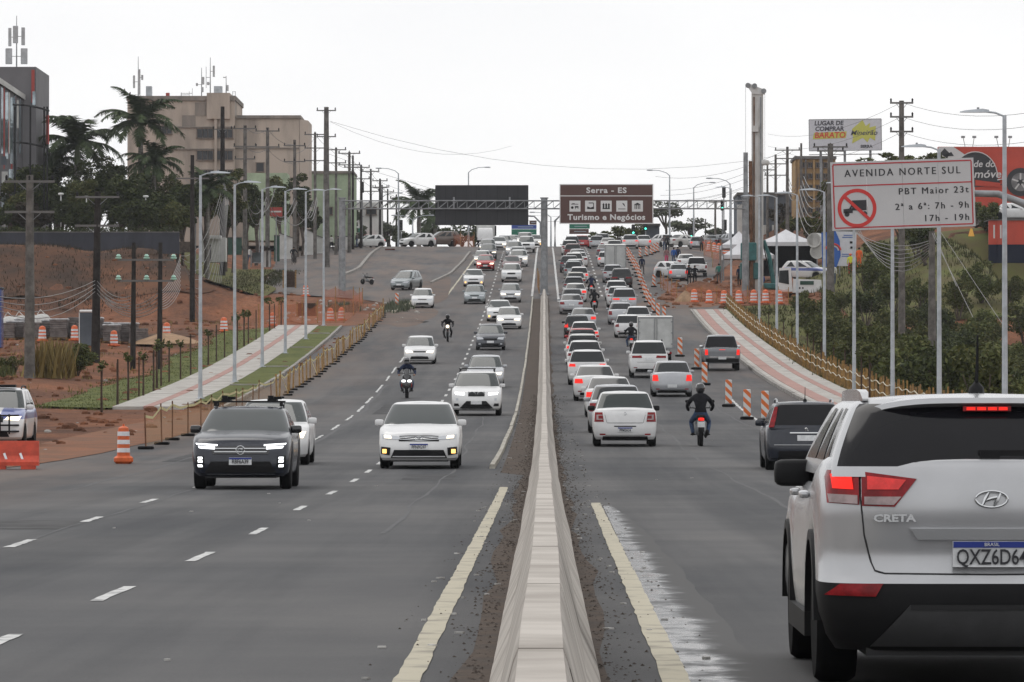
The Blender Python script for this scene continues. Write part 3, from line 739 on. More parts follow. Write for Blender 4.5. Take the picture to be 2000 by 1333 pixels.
CAR = {}
def car_proto(kind, p):
    """list of (name, mesh, material key, parent index)"""
    sh = CarShape(p); parts = []; W, L, Hh = p['W'], p['L'], p['H']
    def put(name, mb, mk, parent=-1, smooth=True, angle=35):
        me = mb if isinstance(mb, bpy.types.Mesh) else mb.mesh(name, MATS.get(mk) or MATS['paint_white'], smooth, angle)
        parts.append((name, me, mk, parent)); return len(parts) - 1
    lw = sh.lower(); cf = p.get('clad')
    if cf:
        a_, b_ = MB(), MB(); a_.v = lw.v; b_.v = lw.v
        for f in lw.f:
            c = sum((Vector(lw.v[i]) for i in f), Vector()) / len(f)
            (b_ if c.z < cf(c.y) else a_).f.append(f)
        body = put('body', a_, 'paint', angle=32); put('cladding', b_, 'trim', angle=32)
    else: body = put('body', lw, 'paint', angle=32)
    ub = MB(); ub.box((0, L / 2, (sh.zb + .52) / 2 + .02), (W - .5, L - .34, .52 - sh.zb + .1))
    put('underbody', ub, 'black', smooth=False)
    if p.get('cab'):
        cp, panes, roof, LL = cabin(p); g = p['cab']
        cb = cp['cabin']; cb.add(roof.v, roof.f)
        put('cabin', cb, 'paint', angle=38)
        put('windscreen', cp['windscreen'], p.get('wsmat', 'glass_green')); put('rear_window', cp['rear_window'], p.get('rwmat', 'glass'))
        for m in panes: put('side_window', m, p.get('swmat', 'glass'))
    tw, rm = wheel_meshes(sh.wr, p.get('tw', .2), p.get('spokes', 5))
    for y in (sh.yr, sh.yf):
        for sx in (1, -1):
            parts.append(('wheel', tw, 'rubber', -1, (sx * (W / 2 - p.get('tw', .2) / 2 - .015), y, sh.wr), 0 if sx > 0 else PI))
            parts.append(('rim', rm, 'alloy', len(parts) - 1))
    for q in p.get('patches', ()):
        name, mk, side, corners, off = q[:5]; mirror = q[5] if len(q) > 5 else False; par = q[6] if len(q) > 6 else -1
        nu = 12 if abs(corners[1][0] - corners[0][0]) > .6 else 6
        put(name, sh.patch(side, corners, off, nu), mk)
        if mirror:
            mc = [(-x, z) for x, z in corners]; mc = [mc[1], mc[0], mc[3], mc[2]]
            put(name, sh.patch(side, mc, off, nu), mk)
    mz, my = p.get('mirror', (p['cab']['zb'] + .1, p['cab']['fb'] - .62) if p.get('cab') else (1.0, 2.5))
    for sx in (1, -1):
        m = MB(); c = Vector((sx * (W / 2 + p.get('mirx', .03)), my, mz)); 
        m.sup(c, p.get('mirsize', (.20, .13, .14))); m.box((sx * (W / 2 - .0), my + .0, mz - .05), (.12, .07, .04))
        put('wing_mirror', m, p.get('mirmat', 'paint'))
    if p.get('rails'):
        g = p['cab']
        for sx in (1, -1):
            x = sx * (W / 2 - g.get('int', .21) - .03); ya, yb = g['rr'] + .3, g['fr'] - .28; z = Hh - .03
            m = MB(); m.tube([(x, ya, z - .02), (x, ya + .1, z + .045), (x, (ya + yb) / 2, z + .06), (x, yb - .12, z + .045), (x, yb, z - .02)], .02, 6)
            put('roof_rail', m, p['rails'])
    if p.get('bars'):
        g = p['cab']
        for yy in (lerp(g['rr'], g['fr'], .3), lerp(g['rr'], g['fr'], .72)):
            m = MB(); m.box((0, yy, Hh + .065), (W - .46, .06, .03))
            for sx in (1, -1): m.box((sx * (W / 2 - .28), yy, Hh + .02), (.06, .08, .08))
            put('roof_bar', m, 'trim', smooth=False)
    if p.get('antenna'):
        ax, ay = p['antenna']; m = MB(); m.lathe([(.045, -.02), (.04, .02), (.012, .05)], (ax, ay, Hh), 8); m.tube([(ax, ay, Hh + .04), (ax, ay - .05, Hh + .14), (ax, ay - .08, Hh + .3)], [.011, .009, .005], 5)
        put('antenna', m, 'trim')
    for q in p.get('extra', ()): q(put, sh)
    return parts
def make_car(kind, col, label, x, d, rz=0.0, facing='F', lit=True, cat='car', group=None, z=None, tails=True, name=None, over={}):
    if kind not in CAR: CAR[kind] = car_proto(kind, SPECS[kind])
    p = SPECS[kind]; mid = p['ro'] + p['wb'] / 2
    heading = (PI if facing == 'F' else 0.0) + rz
    dc = d + p['wb'] / 2 * abs(math.cos(rz)); zz = ZR(dc) if z is None else z
    root = thing(name or p.get('name', 'car'), label, cat, (x, dc, zz), heading, 0, group)
    sl = slope_at(dc)
    root.rotation_mode = 'XYZ'
    root.rotation_euler = (Matrix.Rotation(sl, 4, 'X') @ Matrix.Rotation(heading, 4, 'Z')).to_euler()
    objs = []
    for q in CAR[kind]:
        nm, me, mk, par = q[:4]
        o = bpy.data.objects.new(nm, me); COL.objects.link(o)
        if par >= 0: o.parent = objs[par]
        else: o.parent = root
        if len(q) > 4:
            o.location = (q[4][0], q[4][1] - mid, q[4][2]); o.rotation_euler = (0, 0, q[5])
        elif par < 0: o.location = (0, -mid, 0)
        key = over.get(nm, over.get(mk, mk))
        if key == 'paint': key = 'paint_' + col
        if key == 'head': key = 'head_on' if lit else 'head_off'
        if key == 'led': key = 'led_on' if lit else 'head_off'
        if key == 'tail': key = 'tail_on' if tails else 'tail_off'
        s = o.material_slots[0]; s.link = 'OBJECT'; s.material = MATS[key]
        objs.append(o)
    return root
# ---- body shapes -----------------------------------------------------------
LV = [(0, .075, -.10, -.10), (.1, .03, -.03, -.03), (.3, .012, 0, 0), (.55, 0, -.005, -.01), (.74, .004, -.05, -.035), (.9, .022, -.11, -.07), (1.0, .07, -.2, -.13)]
LVR = [(0, .07, -.09, -.10), (.1, .03, -.02, -.03), (.3, .012, 0, 0), (.55, 0, -.005, -.015), (.74, .004, -.05, -.05), (.9, .022, -.11, -.085), (1.0, .065, -.2, -.12)]
def front_face(W, zl, hx=(.40, .84), hz=(.60, .74), gz=(.62, .7), gx=.4, plate=.42, intake=(.27, .42), gm='trim', head='head', fog=None):
    w = W / 2; P_ = []
    P_.append(('headlight', head, 'F', [(w * hx[0], hz[0] + .03), (w * hx[1], hz[0]), (w * (hx[1] + .07), hz[1]), (w * (hx[0] + .08), hz[1] - .015)], .012, True))
    P_.append(('grille', gm, 'F', [(-w * gx, gz[0]), (w * gx, gz[0]), (w * gx, gz[1]), (-w * gx, gz[1])], .01))
    P_.append(('air_intake', 'trim', 'F', [(-w * .6, intake[0]), (w * .6, intake[0]), (w * .52, intake[1]), (-w * .52, intake[1])], .01))
    P_.append(('licence_plate', 'plate', 'F', [(-.2, plate), (.2, plate), (.2, plate + .13), (-.2, plate + .13)], .03))
    if fog: P_.append(('fog_light', fog[4] if len(fog) > 4 else 'head', 'F', [(w * fog[0], fog[2]), (w * fog[1], fog[2]), (w * fog[1], fog[3]), (w * fog[0], fog[3])], .014, True))
    return P_
def rear_face(W, tx=(.66, .93), tz=(.72, .95), plate=.62, bump=(.24, .36), tail='tail', clear=True):
    w = W / 2; P_ = [('tail_light', tail, 'R', [(w * tx[0], tz[0]), (w * (tx[1] + .02), tz[0]), (w * tx[1], tz[1]), (w * (tx[0] + .04), tz[1])], .012, True)]
    P_.append(('licence_plate', 'plate', 'R', [(-.2, plate), (.2, plate), (.2, plate + .13), (-.2, plate + .13)], .018))
    P_.append(('bumper_trim', 'trim', 'R', [(-w * .72, bump[0]), (w * .72, bump[0]), (w * .7, bump[1]), (-w * .7, bump[1])], .01))
    P_.append(('rear_reflector', 'tail_off', 'R', [(w * .62, bump[1] + .03), (w * .8, bump[1] + .03), (w * .8, bump[1] + .07), (w * .62, bump[1] + .07)], .012, True))
    P_.append(('tailgate_seam', 'trim', 'R', [(-w * .62, plate - .09), (w * .62, plate - .09), (w * .62, plate - .078), (-w * .62, plate - .078)], .004))
    return P_
SPECS = {}
SPECS['hatch'] = dict(name='hatchback', L=3.92, W=1.68, H=1.47, ro=.62, wb=2.47, wr=.295, zb=.19, S=[(0, .90), (.5, .93), (1.9, .92), (2.85, .93), (3.3, .86), (3.7, .76), (3.95, .68)], levels=LV, crf=.6, crr=.32, k=4.4,
    cab=dict(zb=.87, rb=.10, rr=.42, fb=3.05, fr=2.12, int=.23, crr=.22, crf=.36, pillars=(), panes=((.6, 5.3), (5.9, 11.6)), slant_f=2.6, slant_r=.6, ru0=2),
    patches=front_face(1.68, 0, hz=(.6, .73), gz=(.635, .7), plate=.44) + rear_face(1.68, tz=(.70, .95), plate=.52))
SPECS['hatch2'] = dict(name='hatchback', L=4.0, W=1.73, H=1.5, ro=.66, wb=2.52, wr=.305, zb=.19, S=[(0, .95), (.6, .99), (1.9, .95), (2.8, .96), (3.35, .9), (3.75, .8), (4.0, .72)], levels=LV, crf=.62, crr=.36, k=4.0,
    cab=dict(zb=.9, rb=.08, rr=.5, fb=3.1, fr=2.12, int=.25, crr=.26, crf=.4, panes=((.8, 5.3), (5.9, 11.6)), slant_f=2.8, slant_r=.9),
    patches=front_face(1.73, 0, hx=(.46, .86), hz=(.62, .77), gz=(.58, .70), gx=.44, plate=.43, intake=(.25, .4), fog=(.66, .8, .33, .42, 'head_off')) + rear_face(1.73, tx=(.6, .94), tz=(.78, .93), plate=.5))
SPECS['sedan'] = dict(name='sedan', L=4.62, W=1.77, H=1.48, ro=.98, wb=2.70, wr=.315, zb=.19, S=[(0, .98), (.35, 1.03), (.9, 1.0), (2.3, .95), (3.35, .95), (3.95, .88), (4.35, .78), (4.62, .68)], levels=LV, crf=.68, crr=.42, k=3.8,
    cab=dict(zb=.9, rb=.42, rr=1.22, fb=3.62, fr=2.45, int=.27, crr=.3, crf=.42, panes=((1.6, 6.3), (6.9, 11.5)), slant_f=2.8, slant_r=2.4, rcurve=1.0),
    patches=front_face(1.77, 0, hx=(.44, .88), hz=(.60, .74), gz=(.60, .69), gx=.46, plate=.45, intake=(.25, .42), fog=(.72, .85, .33, .45, 'amber')) + rear_face(1.77, tx=(.56, .94), tz=(.74, .92), plate=.66))
SPECS['sedan2'] = dict(name='sedan', L=4.35, W=1.73, H=1.52, ro=.86, wb=2.63, wr=.305, zb=.2, S=[(0, .97), (.3, 1.03), (.8, 1.0), (2.2, .95), (3.1, .96), (3.7, .9), (4.1, .8), (4.35, .7)], levels=LV, crf=.6, crr=.4, k=4.0,
    cab=dict(zb=.92, rb=.36, rr=1.0, fb=3.32, fr=2.3, int=.24, crr=.26, crf=.38, panes=((1.6, 6.3), (6.9, 11.5)), slant_f=2.6, slant_r=2.0, rcurve=1.0),
    patches=front_face(1.73, 0, hz=(.62, .76), gz=(.62, .72)) + rear_face(1.73, tx=(.67, .95), tz=(.68, .94), plate=.40, bump=(.2, .29)))
SPECS['suv'] = dict(name='suv', L=4.35, W=1.8, H=1.63, ro=.78, wb=2.62, wr=.34, zb=.23, S=[(0, 1.0), (.6, 1.06), (2.0, 1.03), (2.95, 1.05), (3.5, 1.0), (4.0, .9), (4.35, .8)], levels=LV, crf=.6, crr=.4, k=4.2, rails='trim',
    cab=dict(zb=.99, rb=.1, rr=.55, fb=3.25, fr=2.3, int=.24, crr=.28, crf=.38, panes=((.8, 5.3), (5.9, 11.6)), slant_f=2.5, slant_r=.8),
    patches=front_face(1.8, 0, hx=(.44, .86), hz=(.74, .86), gz=(.7, .84), gx=.4, plate=.46, intake=(.3, .46), fog=(.66, .8, .4, .5, 'head_off')) + rear_face(1.8, tx=(.6, .94), tz=(.86, 1.02), plate=.7, bump=(.27, .45)))
SPECS['suv_rack'] = dict(SPECS['suv'], bars=True)
SPECS['suvbig'] = dict(SPECS['suv'], L=4.8, W=1.86, H=1.82, wb=2.745, ro=1.0, wr=.38, zb=.27, S=[(0, 1.12), (.6, 1.18), (2.2, 1.14), (3.3, 1.15), (3.9, 1.1), (4.5, 1.0), (4.8, .88)],
    cab=dict(zb=1.09, rb=.1, rr=.48, fb=3.6, fr=2.6, int=.25, crr=.3, crf=.38, panes=((.8, 3.4), (3.8, 7.2), (7.7, 11.6)), slant_f=2.0, slant_r=.6),
    patches=front_face(1.86, 0, hz=(.82, .94), gz=(.78, .96), plate=.5, intake=(.34, .5)) + rear_face(1.86, tx=(.36, .95), tz=(.98, 1.1), plate=.86, bump=(.3, .46)))
SPECS['mpv'] = dict(name='people_carrier', L=4.28, W=1.75, H=1.64, ro=.72, wb=2.76, wr=.31, zb=.2, S=[(0, .95), (1.9, .95), (2.95, .98), (3.5, .95), (4.0, .82), (4.28, .7)], levels=LV, crf=.7, crr=.4, k=3.6, rails='trim',
    cab=dict(zb=.9, rb=.1, rr=.5, fb=3.55, fr=2.35, int=.28, crr=.3, crf=.45, panes=((.8, 5.3), (5.9, 11.6)), slant_f=3.2, slant_r=1.0),
    patches=front_face(1.75, 0, hz=(.62, .78), gz=(.66, .72), gx=.3, plate=.42) + rear_face(1.75))
# hero: compact dark coupe-SUV with roof rails and a bike rack on it
def nivus_extra(put, sh):
    w = sh.W / 2
    for sx in (1, -1):
        cs = [(w * .47, .775), (w * .9, .80), (w * .92, .825), (w * .47, .80)]
        if sx < 0: cs = [(-x, z) for x, z in cs]; cs = [cs[1], cs[0], cs[3], cs[2]]
        put('daytime_strip', sh.patch('F', cs, .03), 'led')
        lo = [(w * .52, .715), (w * .84, .735), (w * .87, .775), (w * .52, .765)]
        if sx < 0: lo = [(-x, z) for x, z in lo]; lo = [lo[1], lo[0], lo[3], lo[2]]
        put('headlight', sh.patch('F', lo, .022), 'led')
        for za, zb_ in ((.48, .53), (.40, .445), (.545, .58)):
            fo = [(w * .765, za), (w * .86, za), (w * .87, zb_), (w * .775, zb_)]
            if sx < 0: fo = [(-x, z) for x, z in fo]; fo = [fo[1], fo[0], fo[3], fo[2]]
            put('fog_light', sh.patch('F', fo, .02), 'led')
    for zc in (.725, .665):
        put('grille_bar', sh.patch('F', [(-w * .52, zc), (w * .52, zc), (w * .54, zc + .014), (-w * .54, zc + .014)], .025, 12), 'chrome')
    put('chrome_strip', sh.patch('F', [(-w * .68, .262), (w * .68, .262), (w * .7, .28), (-w * .7, .28)], .03, 12), 'chrome')
    y = sh.front_y(0, .7) + .035
    m = MB(); ring = [Vector((.075 * math.cos(2 * PI * i / 20), y, .70 + .075 * math.sin(2 * PI * i / 20))) for i in range(21)]; m.tube(ring, .009, 5)
    m.tube([(-.042, y, .742), (-.022, y, .692), (0, y, .722), (.022, y, .692), (.042, y, .742)], .008, 4); m.tube([(-.058, y, .722), (-.03, y, .648), (0, y, .69), (.03, y, .648), (.058, y, .722)], .008, 4)
    put('emblem', m, 'chrome')
    for sx in (1, -1):
        m = MB(); x = sx * .42; m.box((x, 1.35, sh.Hh + .10), (.16, .7, .04)); m.box((x - .05, 1.5, sh.Hh + .13), (.24, .1, .05)); m.box((x + .02, 1.6, sh.Hh + .15), (.10, .14, .05)); put('bike_carrier', m, 'trim', smooth=False)
def plate_text(txt, side):
    def fn(put, sh):
        pass
    return fn
SPECS['coupe_suv'] = dict(name='suv', L=4.27, W=1.757, H=1.49, ro=.82, wb=2.566, wr=.34, zb=.235, S=[(0, 1.02), (.6, 1.06), (2.0, 1.0), (2.9, 1.01), (3.4, .98), (3.95, .9), (4.27, .79)], levels=[(0, .10, -.10, -.10), (.1, .035, -.03, -.03), (.3, .012, 0, 0), (.5, 0, -.005, -.01), (.74, .004, -.035, -.035), (.9, .02, -.08, -.07), (1.0, .06, -.18, -.13)], crf=.6, crr=.42, k=4.2, rails='alloy', bars=True, mirmat='blackgloss',
    wsmat='glass_green',
    cab=dict(zb=.96, rb=.12, rr=.85, fb=3.16, fr=2.1, int=.24, crr=.3, crf=.38, panes=((.8, 5.3), (5.9, 11.6)), slant_f=2.6, slant_r=1.6),
    patches=[('grille', 'blackgloss', 'F', [(-.5, .63), (.5, .63), (.52, .77), (-.52, .77)], .012), ('air_intake', 'trim', 'F', [(-.64, .30), (.64, .30), (.52, .5), (-.52, .5)], .01), ('licence_plate', 'plate', 'F', [(-.2, .44), (.2, .44), (.2, .57), (-.2, .57)], .035),
             ('fog_surround', 'trim', 'F', [(.64, .37), (.79, .37), (.8, .6), (.66, .6)], .012, True)] + rear_face(1.757),
    extra=(nivus_extra,))
def corolla_extra(put, sh):
    w = sh.W / 2
    for i, zc in enumerate((.632, .668, .70)):
        put('grille_bar', sh.patch('F', [(-w * .5, zc + .02), (0, zc - .012), (0, zc), (-w * .5, zc + .034)], .022), 'chrome'); put('grille_bar', sh.patch('F', [(0, zc - .012), (w * .5, zc + .02), (w * .5, zc + .034), (0, zc)], .022), 'chrome')
    y = sh.front_y(0, .66) + .03; m = MB()
    for rx, rz, cz in ((.075, .05, 0), (.026, .048, 0), (.05, .02, .024)):
        m.tube([Vector((rx * math.cos(2 * PI * i / 18), y, .665 + cz + rz * math.sin(2 * PI * i / 18))) for i in range(19)], .009, 4)
    put('emblem', m, 'chrome')
    put('bumper_lip', sh.patch('F', [(-w * .66, .262), (w * .66, .262), (w * .64, .285), (-w * .64, .285)], .03, 12), 'paint')
SPECS['sedan_hero'] = dict(SPECS['sedan'], patches=[
    ('headlight', 'head_off', 'F', [(.40, .645), (.80, .66), (.83, .76), (.46, .715)], .012, True), ('headlamp', 'head', 'F', [(.60, .672), (.76, .68), (.77, .742), (.62, .73)], .024, True),
    ('grille', 'trim', 'F', [(-.44, .61), (.44, .61), (.42, .735), (-.42, .735)], .01), ('air_intake', 'trim', 'F', [(-.62, .24), (.62, .24), (.54, .42), (-.54, .42)], .012),
    ('licence_plate', 'plate', 'F', [(-.2, .425), (.2, .425), (.2, .555), (-.2, .555)], .03), ('fog_surround', 'trim', 'F', [(.64, .30), (.84, .33), (.83, .49), (.62, .47)], .012, True),
    ('fog_light', 'amber', 'F', [(.71, .345), (.8, .345), (.8, .435), (.71, .435)], .026, True)] + rear_face(1.77), extra=(corolla_extra,))
def bmw_extra(put, sh):
    for sx in (1, -1):
        y = sh.front_y(.16, .8) + .02; m = MB()
        m.tube([Vector((sx * .165 + .135 * math.cos(2 * PI * i / 18), y, .80 + .085 * math.sin(2 * PI * i / 18))) for i in range(19)], .012, 4); put('grille_frame', m, 'chrome')
        for i in range(5):
            m = MB(); m.box((sx * .165 - .09 + i * .045, y, .80), (.008, .02, .13)); put('grille_slat', m, 'steel', smooth=False)
SPECS['suv_kidney'] = dict(SPECS['suv'], W=1.82, bars=True, patches=[('headlight', 'led', 'F', [(.44, .765), (.76, .785), (.8, .87), (.44, .85)], .014, True), ('grille', 'trim', 'F', [(-.3, .72), (.3, .72), (.3, .885), (-.3, .885)], .012),
    ('air_intake', 'trim', 'F', [(-.62, .28), (.62, .28), (.36, .55), (-.36, .55)], .012), ('side_intake', 'trim', 'F', [(.62, .36), (.82, .36), (.82, .46), (.66, .46)], .012, True), ('fog_light', 'head_off', 'F', [(.66, .57), (.75, .57), (.75, .66), (.66, .66)], .014, True),
    ('licence_plate', 'plate', 'F', [(-.2, .43), (.2, .43), (.2, .55), (-.2, .55)], .035), ('skid_plate', 'alloy', 'F', [(-.55, .25), (.55, .25), (.5, .275), (-.5, .275)], .02)] + rear_face(1.82), extra=(bmw_extra,))
# rear hero: estate with tall red lamps beside the window
def lion_extra(put, sh):
    w = sh.W / 2
    put('chrome_strip', sh.patch('R', [(-.36, .80), (.36, .80), (.36, .825), (-.36, .825)], .03, 10), 'chrome')
    put('bumper_strip', sh.patch('R', [(-w * .8, .545), (w * .8, .545), (w * .8, .56), (-w * .8, .56)], .02, 10), 'alloy')
    y = sh.rear_y(0, .88) - .02; m = MB(); m.tube([(-.02, y, .84), (-.01, y, .875), (-.03, y, .905), (.0, y, .915), (.025, y, .9), (.01, y, .88), (.035, y, .86), (.02, y, .84)], .008, 4); put('emblem', m, 'chrome')
    for sx in (1, -1):
        m = MB(); L = []
        for t, wd in ((0, .10), (.5, .085), (1, .05)):
            x0 = lerp(.80, .66, t); y0 = lerp(.17, .4, t); z0 = lerp(.93, 1.37, t)
            L.append([Vector((sx * (x0 - wd), y0 - .05, z0)), Vector((sx * (x0 + .018), y0 - .02, z0)), Vector((sx * (x0 + .012), y0 + .14, z0)), Vector((sx * (x0 - wd), y0 + .1, z0))])
        m.loft(L, True, True); put('tail_light', m, 'tail_off')
SPECS['estate'] = dict(name='estate_car', L=4.16, W=1.75, H=1.50, ro=.72, wb=2.54, wr=.31, zb=.2, S=[(0, .93), (.5, .97), (2.0, .95), (3.0, .96), (3.5, .9), (4.16, .7)], levels=LVR, crf=.6, crr=.4, k=4.0, rails='alloy', rwmat='glass_dark', swmat='glass_dark', antenna=(0, .75),
    cab=dict(zb=.9, rb=.1, rr=.42, fb=3.25, fr=2.2, int=.24, crr=.28, crf=.38, rx=7, panes=((.8, 4.2), (4.6, 7.6), (8.0, 11.6)), slant_f=2.6, slant_r=.7),
    patches=[('licence_plate', 'plate', 'R', [(-.2, .64), (.2, .64), (.2, .76), (-.2, .76)], .012), ('bumper_trim', 'trim', 'R', [(-.62, .22), (.62, .22), (.6, .42), (-.6, .42)], .01)], extra=(lion_extra,))
def logan_extra(put, sh):
    w = sh.W / 2
    y = sh.rear_y(0, .9) - .012; m = MB(); m.tube([(0, y, .95), (.035, y, .90), (0, y, .85), (-.035, y, .90), (0, y, .95)], .01, 4); put('emblem', m, 'chrome')
    put('boot_seam', sh.patch('R', [(-w * .55, .645), (w * .55, .645), (w * .58, .657), (-w * .58, .657)], .004, 12), 'trim')
    for sx in (1, -1):
        cs = [(w * .565, .655), (w * .575, .655), (w * .66, .93), (w * .65, .93)]
        if sx < 0: cs = [(-x, z) for x, z in cs]; cs = [cs[1], cs[0], cs[3], cs[2]]
        put('boot_seam', sh.patch('R', cs, .004), 'trim')
        for a, b, c, d2, k in ((.7, .9, .735, .765, 'tail_clear'), (.7, .9, .85, .875, 'tail_clear'), (.84, .90, .765, .85, 'tail_clear')):
            cs = [(w * a, c), (w * b, c), (w * b, d2), (w * a, d2)]
            if sx < 0: cs = [(-x, z) for x, z in cs]; cs = [cs[1], cs[0], cs[3], cs[2]]
            put('lamp_insert', sh.patch('R', cs, .02), k)
    put('number_plate_recess', sh.patch('R', [(-.3, .545), (.3, .545), (.3, .575), (-.3, .575)], .006), 'trim')
SPECS['sedan_rear_hero'] = dict(SPECS['sedan2'], rwmat='glass_green', mirmat='trim', extra=(logan_extra,))
# pickup: cab plus open bed with tailgate
def pick_extra(put, sh):
    w = sh.W / 2
    m = MB(); m.box((0, .04, .72), (1.3, .16, .09)); put('rear_bumper', m, 'chrome', smooth=False)
    m = MB(); m.box((0, .30, .62), (1.2, .3, .16)); put('tow_bar', m, 'trim', smooth=False)
    m = MB(); m.box((0, .9, 1.17), (1.5, 1.3, .02)); put('bed_cover', m, 'trim', smooth=False)
    put('third_brake_light', sh.patch('R', [(-.15, 1.08), (.15, 1.08), (.15, 1.105), (-.15, 1.105)], .02), 'tail')
SPECS['pickup'] = dict(name='pickup_truck', L=5.3, W=1.85, H=1.81, ro=1.25, wb=3.08, wr=.39, zb=.42, S=[(0, 1.15), (1.5, 1.15), (1.7, 1.15), (3.6, 1.13), (4.2, 1.12), (4.9, 1.04), (5.3, .9)], levels=[(0, .05, -.06, -.03), (.2, .02, 0, 0), (.6, 0, 0, 0), (.9, .01, -.06, 0), (1, .04, -.14, -.02)], crf=.5, crr=.12, k=5.5, tw=.25, mirmat='chrome', rwmat='glass_dark', swmat='glass_dark',
    cab=dict(zb=1.07, rb=1.6, rr=1.85, fb=4.1, fr=3.1, int=.26, crr=.2, crf=.36, panes=((.8, 5.3), (5.9, 11.6)), slant_f=2.6, slant_r=.4),
    patches=front_face(1.85, 0, hz=(.84, .98), gz=(.8, 1.0), plate=.55, intake=(.46, .56)) + [('tail_light', 'tail', 'R', [(.72, .82), (.88, .82), (.88, 1.1), (.74, 1.1)], .012, True), ('licence_plate', 'plate', 'R', [(-.2, .6), (.2, .6), (.2, .72), (-.2, .72)], .1), ('bumper_trim', 'trim', 'R', [(-.84, .45), (.84, .45), (.84, .64), (-.84, .64)], .03)], extra=(pick_extra,))
# near hero on the right: tall silver-white SUV seen from behind
def hero_extra(put, sh):
    w = sh.W / 2
    def rp(name, cs, off, mk, mirror=True, nu=10):
        put(name, sh.patch('R', cs, off, nu, 4), mk)
        if mirror:
            mc = [(-x, z) for x, z in cs]; mc = [mc[1], mc[0], mc[3], mc[2]]; put(name, sh.patch('R', mc, off, nu, 4), mk)
    # lamps: outer bright block, inner wedge, clear lower band
    rp('tail_light', [(.682, .955), (.842, .965), (.852, 1.135), (.682, 1.13)], .012, 'tail_off'); rp('brake_lamp', [(.71, 1.035), (.815, 1.04), (.825, 1.115), (.72, 1.115)], .02, 'tail_on')
    rp('reverse_lamp', [(.69, .96), (.832, .968), (.84, 1.012), (.69, 1.005)], .02, 'tail_clear')
    rp('tailgate_lamp', [(.50, .945), (.668, .95), (.668, 1.128), (.385, 1.09)], .014, 'tail_off'); rp('tailgate_lamp_glow', [(.48, 1.035), (.64, 1.035), (.64, 1.105), (.44, 1.085)], .021, 'tail_mid')
    rp('reverse_lamp', [(.505, .955), (.655, .958), (.655, .998), (.465, .998)], .021, 'tail_clear')
    # tailgate gap
    pts = [(.675, 1.19), (.675, 1.0), (.655, .80), (.62, .66), (.60, .615), (.55, .6), (0, .595)]
    for sx in (1, -1):
        m = MB(); tb = []
        for (a, b) in zip(pts, pts[1:]):
            for q in range(8): x, z = lerp(a[0], b[0], q / 8), lerp(a[1], b[1], q / 8); tb.append(Vector((sx * x, sh.rear_y(x, z) - .001, z)))
        tb.append(Vector((0, sh.rear_y(0, .595) - .001, .595)))
        m.tube(tb, .005, 4); put('tailgate_seam', m, 'black')
    rp('garnish', [(-.38, .775), (.38, .775), (.42, .832), (-.42, .832)], .026, 'pearlgarnish', False, 12)
    rp('skid_plate', [(-.62, .22), (.62, .22), (.42, .44), (-.42, .44)], .016, 'darkskid', False, 14)
    rp('bumper_groove', [(-.42, .415), (.42, .415), (.42, .44), (-.42, .44)], .022, 'black', False, 14)
    rp('rear_reflector', [(.60, .482), (.86, .488), (.78, .548), (.56, .55)], .012, 'tail_off')
    rp('licence_plate', [(-.2, .635), (.2, .635), (.2, .768), (-.2, .768)], .035, 'plate', False); rp('plate_band', [(-.198, .735), (.198, .735), (.198, .766), (-.198, .766)], .039, 'plate_blue', False)
    # emblem: slanted H in an oval
    y = sh.rear_y(0, .985) - .018; m = MB(); cz = .985
    m.tube([Vector((.082 * math.cos(2 * PI * i / 28), y, cz + .042 * math.sin(2 * PI * i / 28))) for i in range(29)], .0065, 6)
    m.tube([(-.046, y, cz - .031), (-.03, y, cz + .004), (-.013, y, cz + .036)], [.006, .011, .006], 5); m.tube([(.046, y, cz + .031), (.03, y, cz - .004), (.013, y, cz - .036)], [.006, .011, .006], 5)
    m.tube([(-.03, y, cz - .006), (0, y, cz + .004), (.03, y, cz + .01)], .008, 5); put('emblem', m, 'chrome')
    # spoiler lip with high brake lamp, wiper
    Hh = sh.Hh
    m = MB(); L = []
    for i in range(17):
        x = -.60 + 1.2 * i / 16; e = abs(x) / .6; zt = Hh - .045 - .05 * e ** 4; y0 = .30 + .1 * e ** 4
        L.append([Vector((x, y0 + .25, zt + .028)), Vector((x, y0, zt + .01)), Vector((x, y0 - .012, zt - .018)), Vector((x, y0 + .03, zt - .035)), Vector((x, y0 + .25, zt - .06))])
    m.loft(L, True, True); put('spoiler', m, 'paint', angle=50)
    m = MB(); m.box((0, .325, Hh - .092), (.25, .05, .026)); put('high_brake_lamp', m, 'tail_off', smooth=False)
    for i in range(4):
        m = MB(); m.box((-.084 + i * .056, .322, Hh - .092), (.046, .055, .016)); put('brake_lamp', m, 'tail_on', smooth=False)
    m = MB(); m.box((.11, .155, 1.215), (.34, .035, .045)); m.box((.0, .15, 1.2), (.1, .05, .06)); put('wiper', m, 'trim', smooth=False)
    for sx in (1, -1):
        for yy in (1.35, 2.35):
            m = MB(); m.sup((sx * (w + .012), yy, .99), (.06, .2, .045), .6); put('door_handle', m, 'paint')
        for ya in (sh.yr, sh.yf):                      # plastic wheel-arch lips
            m = MB(); L = []
            for q in range(13):
                a = PI * q / 12; cy, cz_ = ya + (sh.R + .012) * math.cos(a), sh.wr + (sh.R + .012) * math.sin(a); r2 = .05
                L.append([Vector((sx * (w - .05), cy, cz_)), Vector((sx * (w + .014), cy, cz_)), Vector((sx * (w + .012), cy + r2 * math.cos(a), cz_ + r2 * math.sin(a))), Vector((sx * (w - .05), cy + r2 * math.cos(a), cz_ + r2 * math.sin(a)))])
            m.loft(L, True, True); put('arch_trim', m, 'trim')
        m = MB(); m.box((sx * (w - .01), (sh.yr + sh.yf) / 2, .29), (.05, sh.yf - sh.yr - 2 * sh.R, .13)); put('sill_trim', m, 'trim', smooth=False)
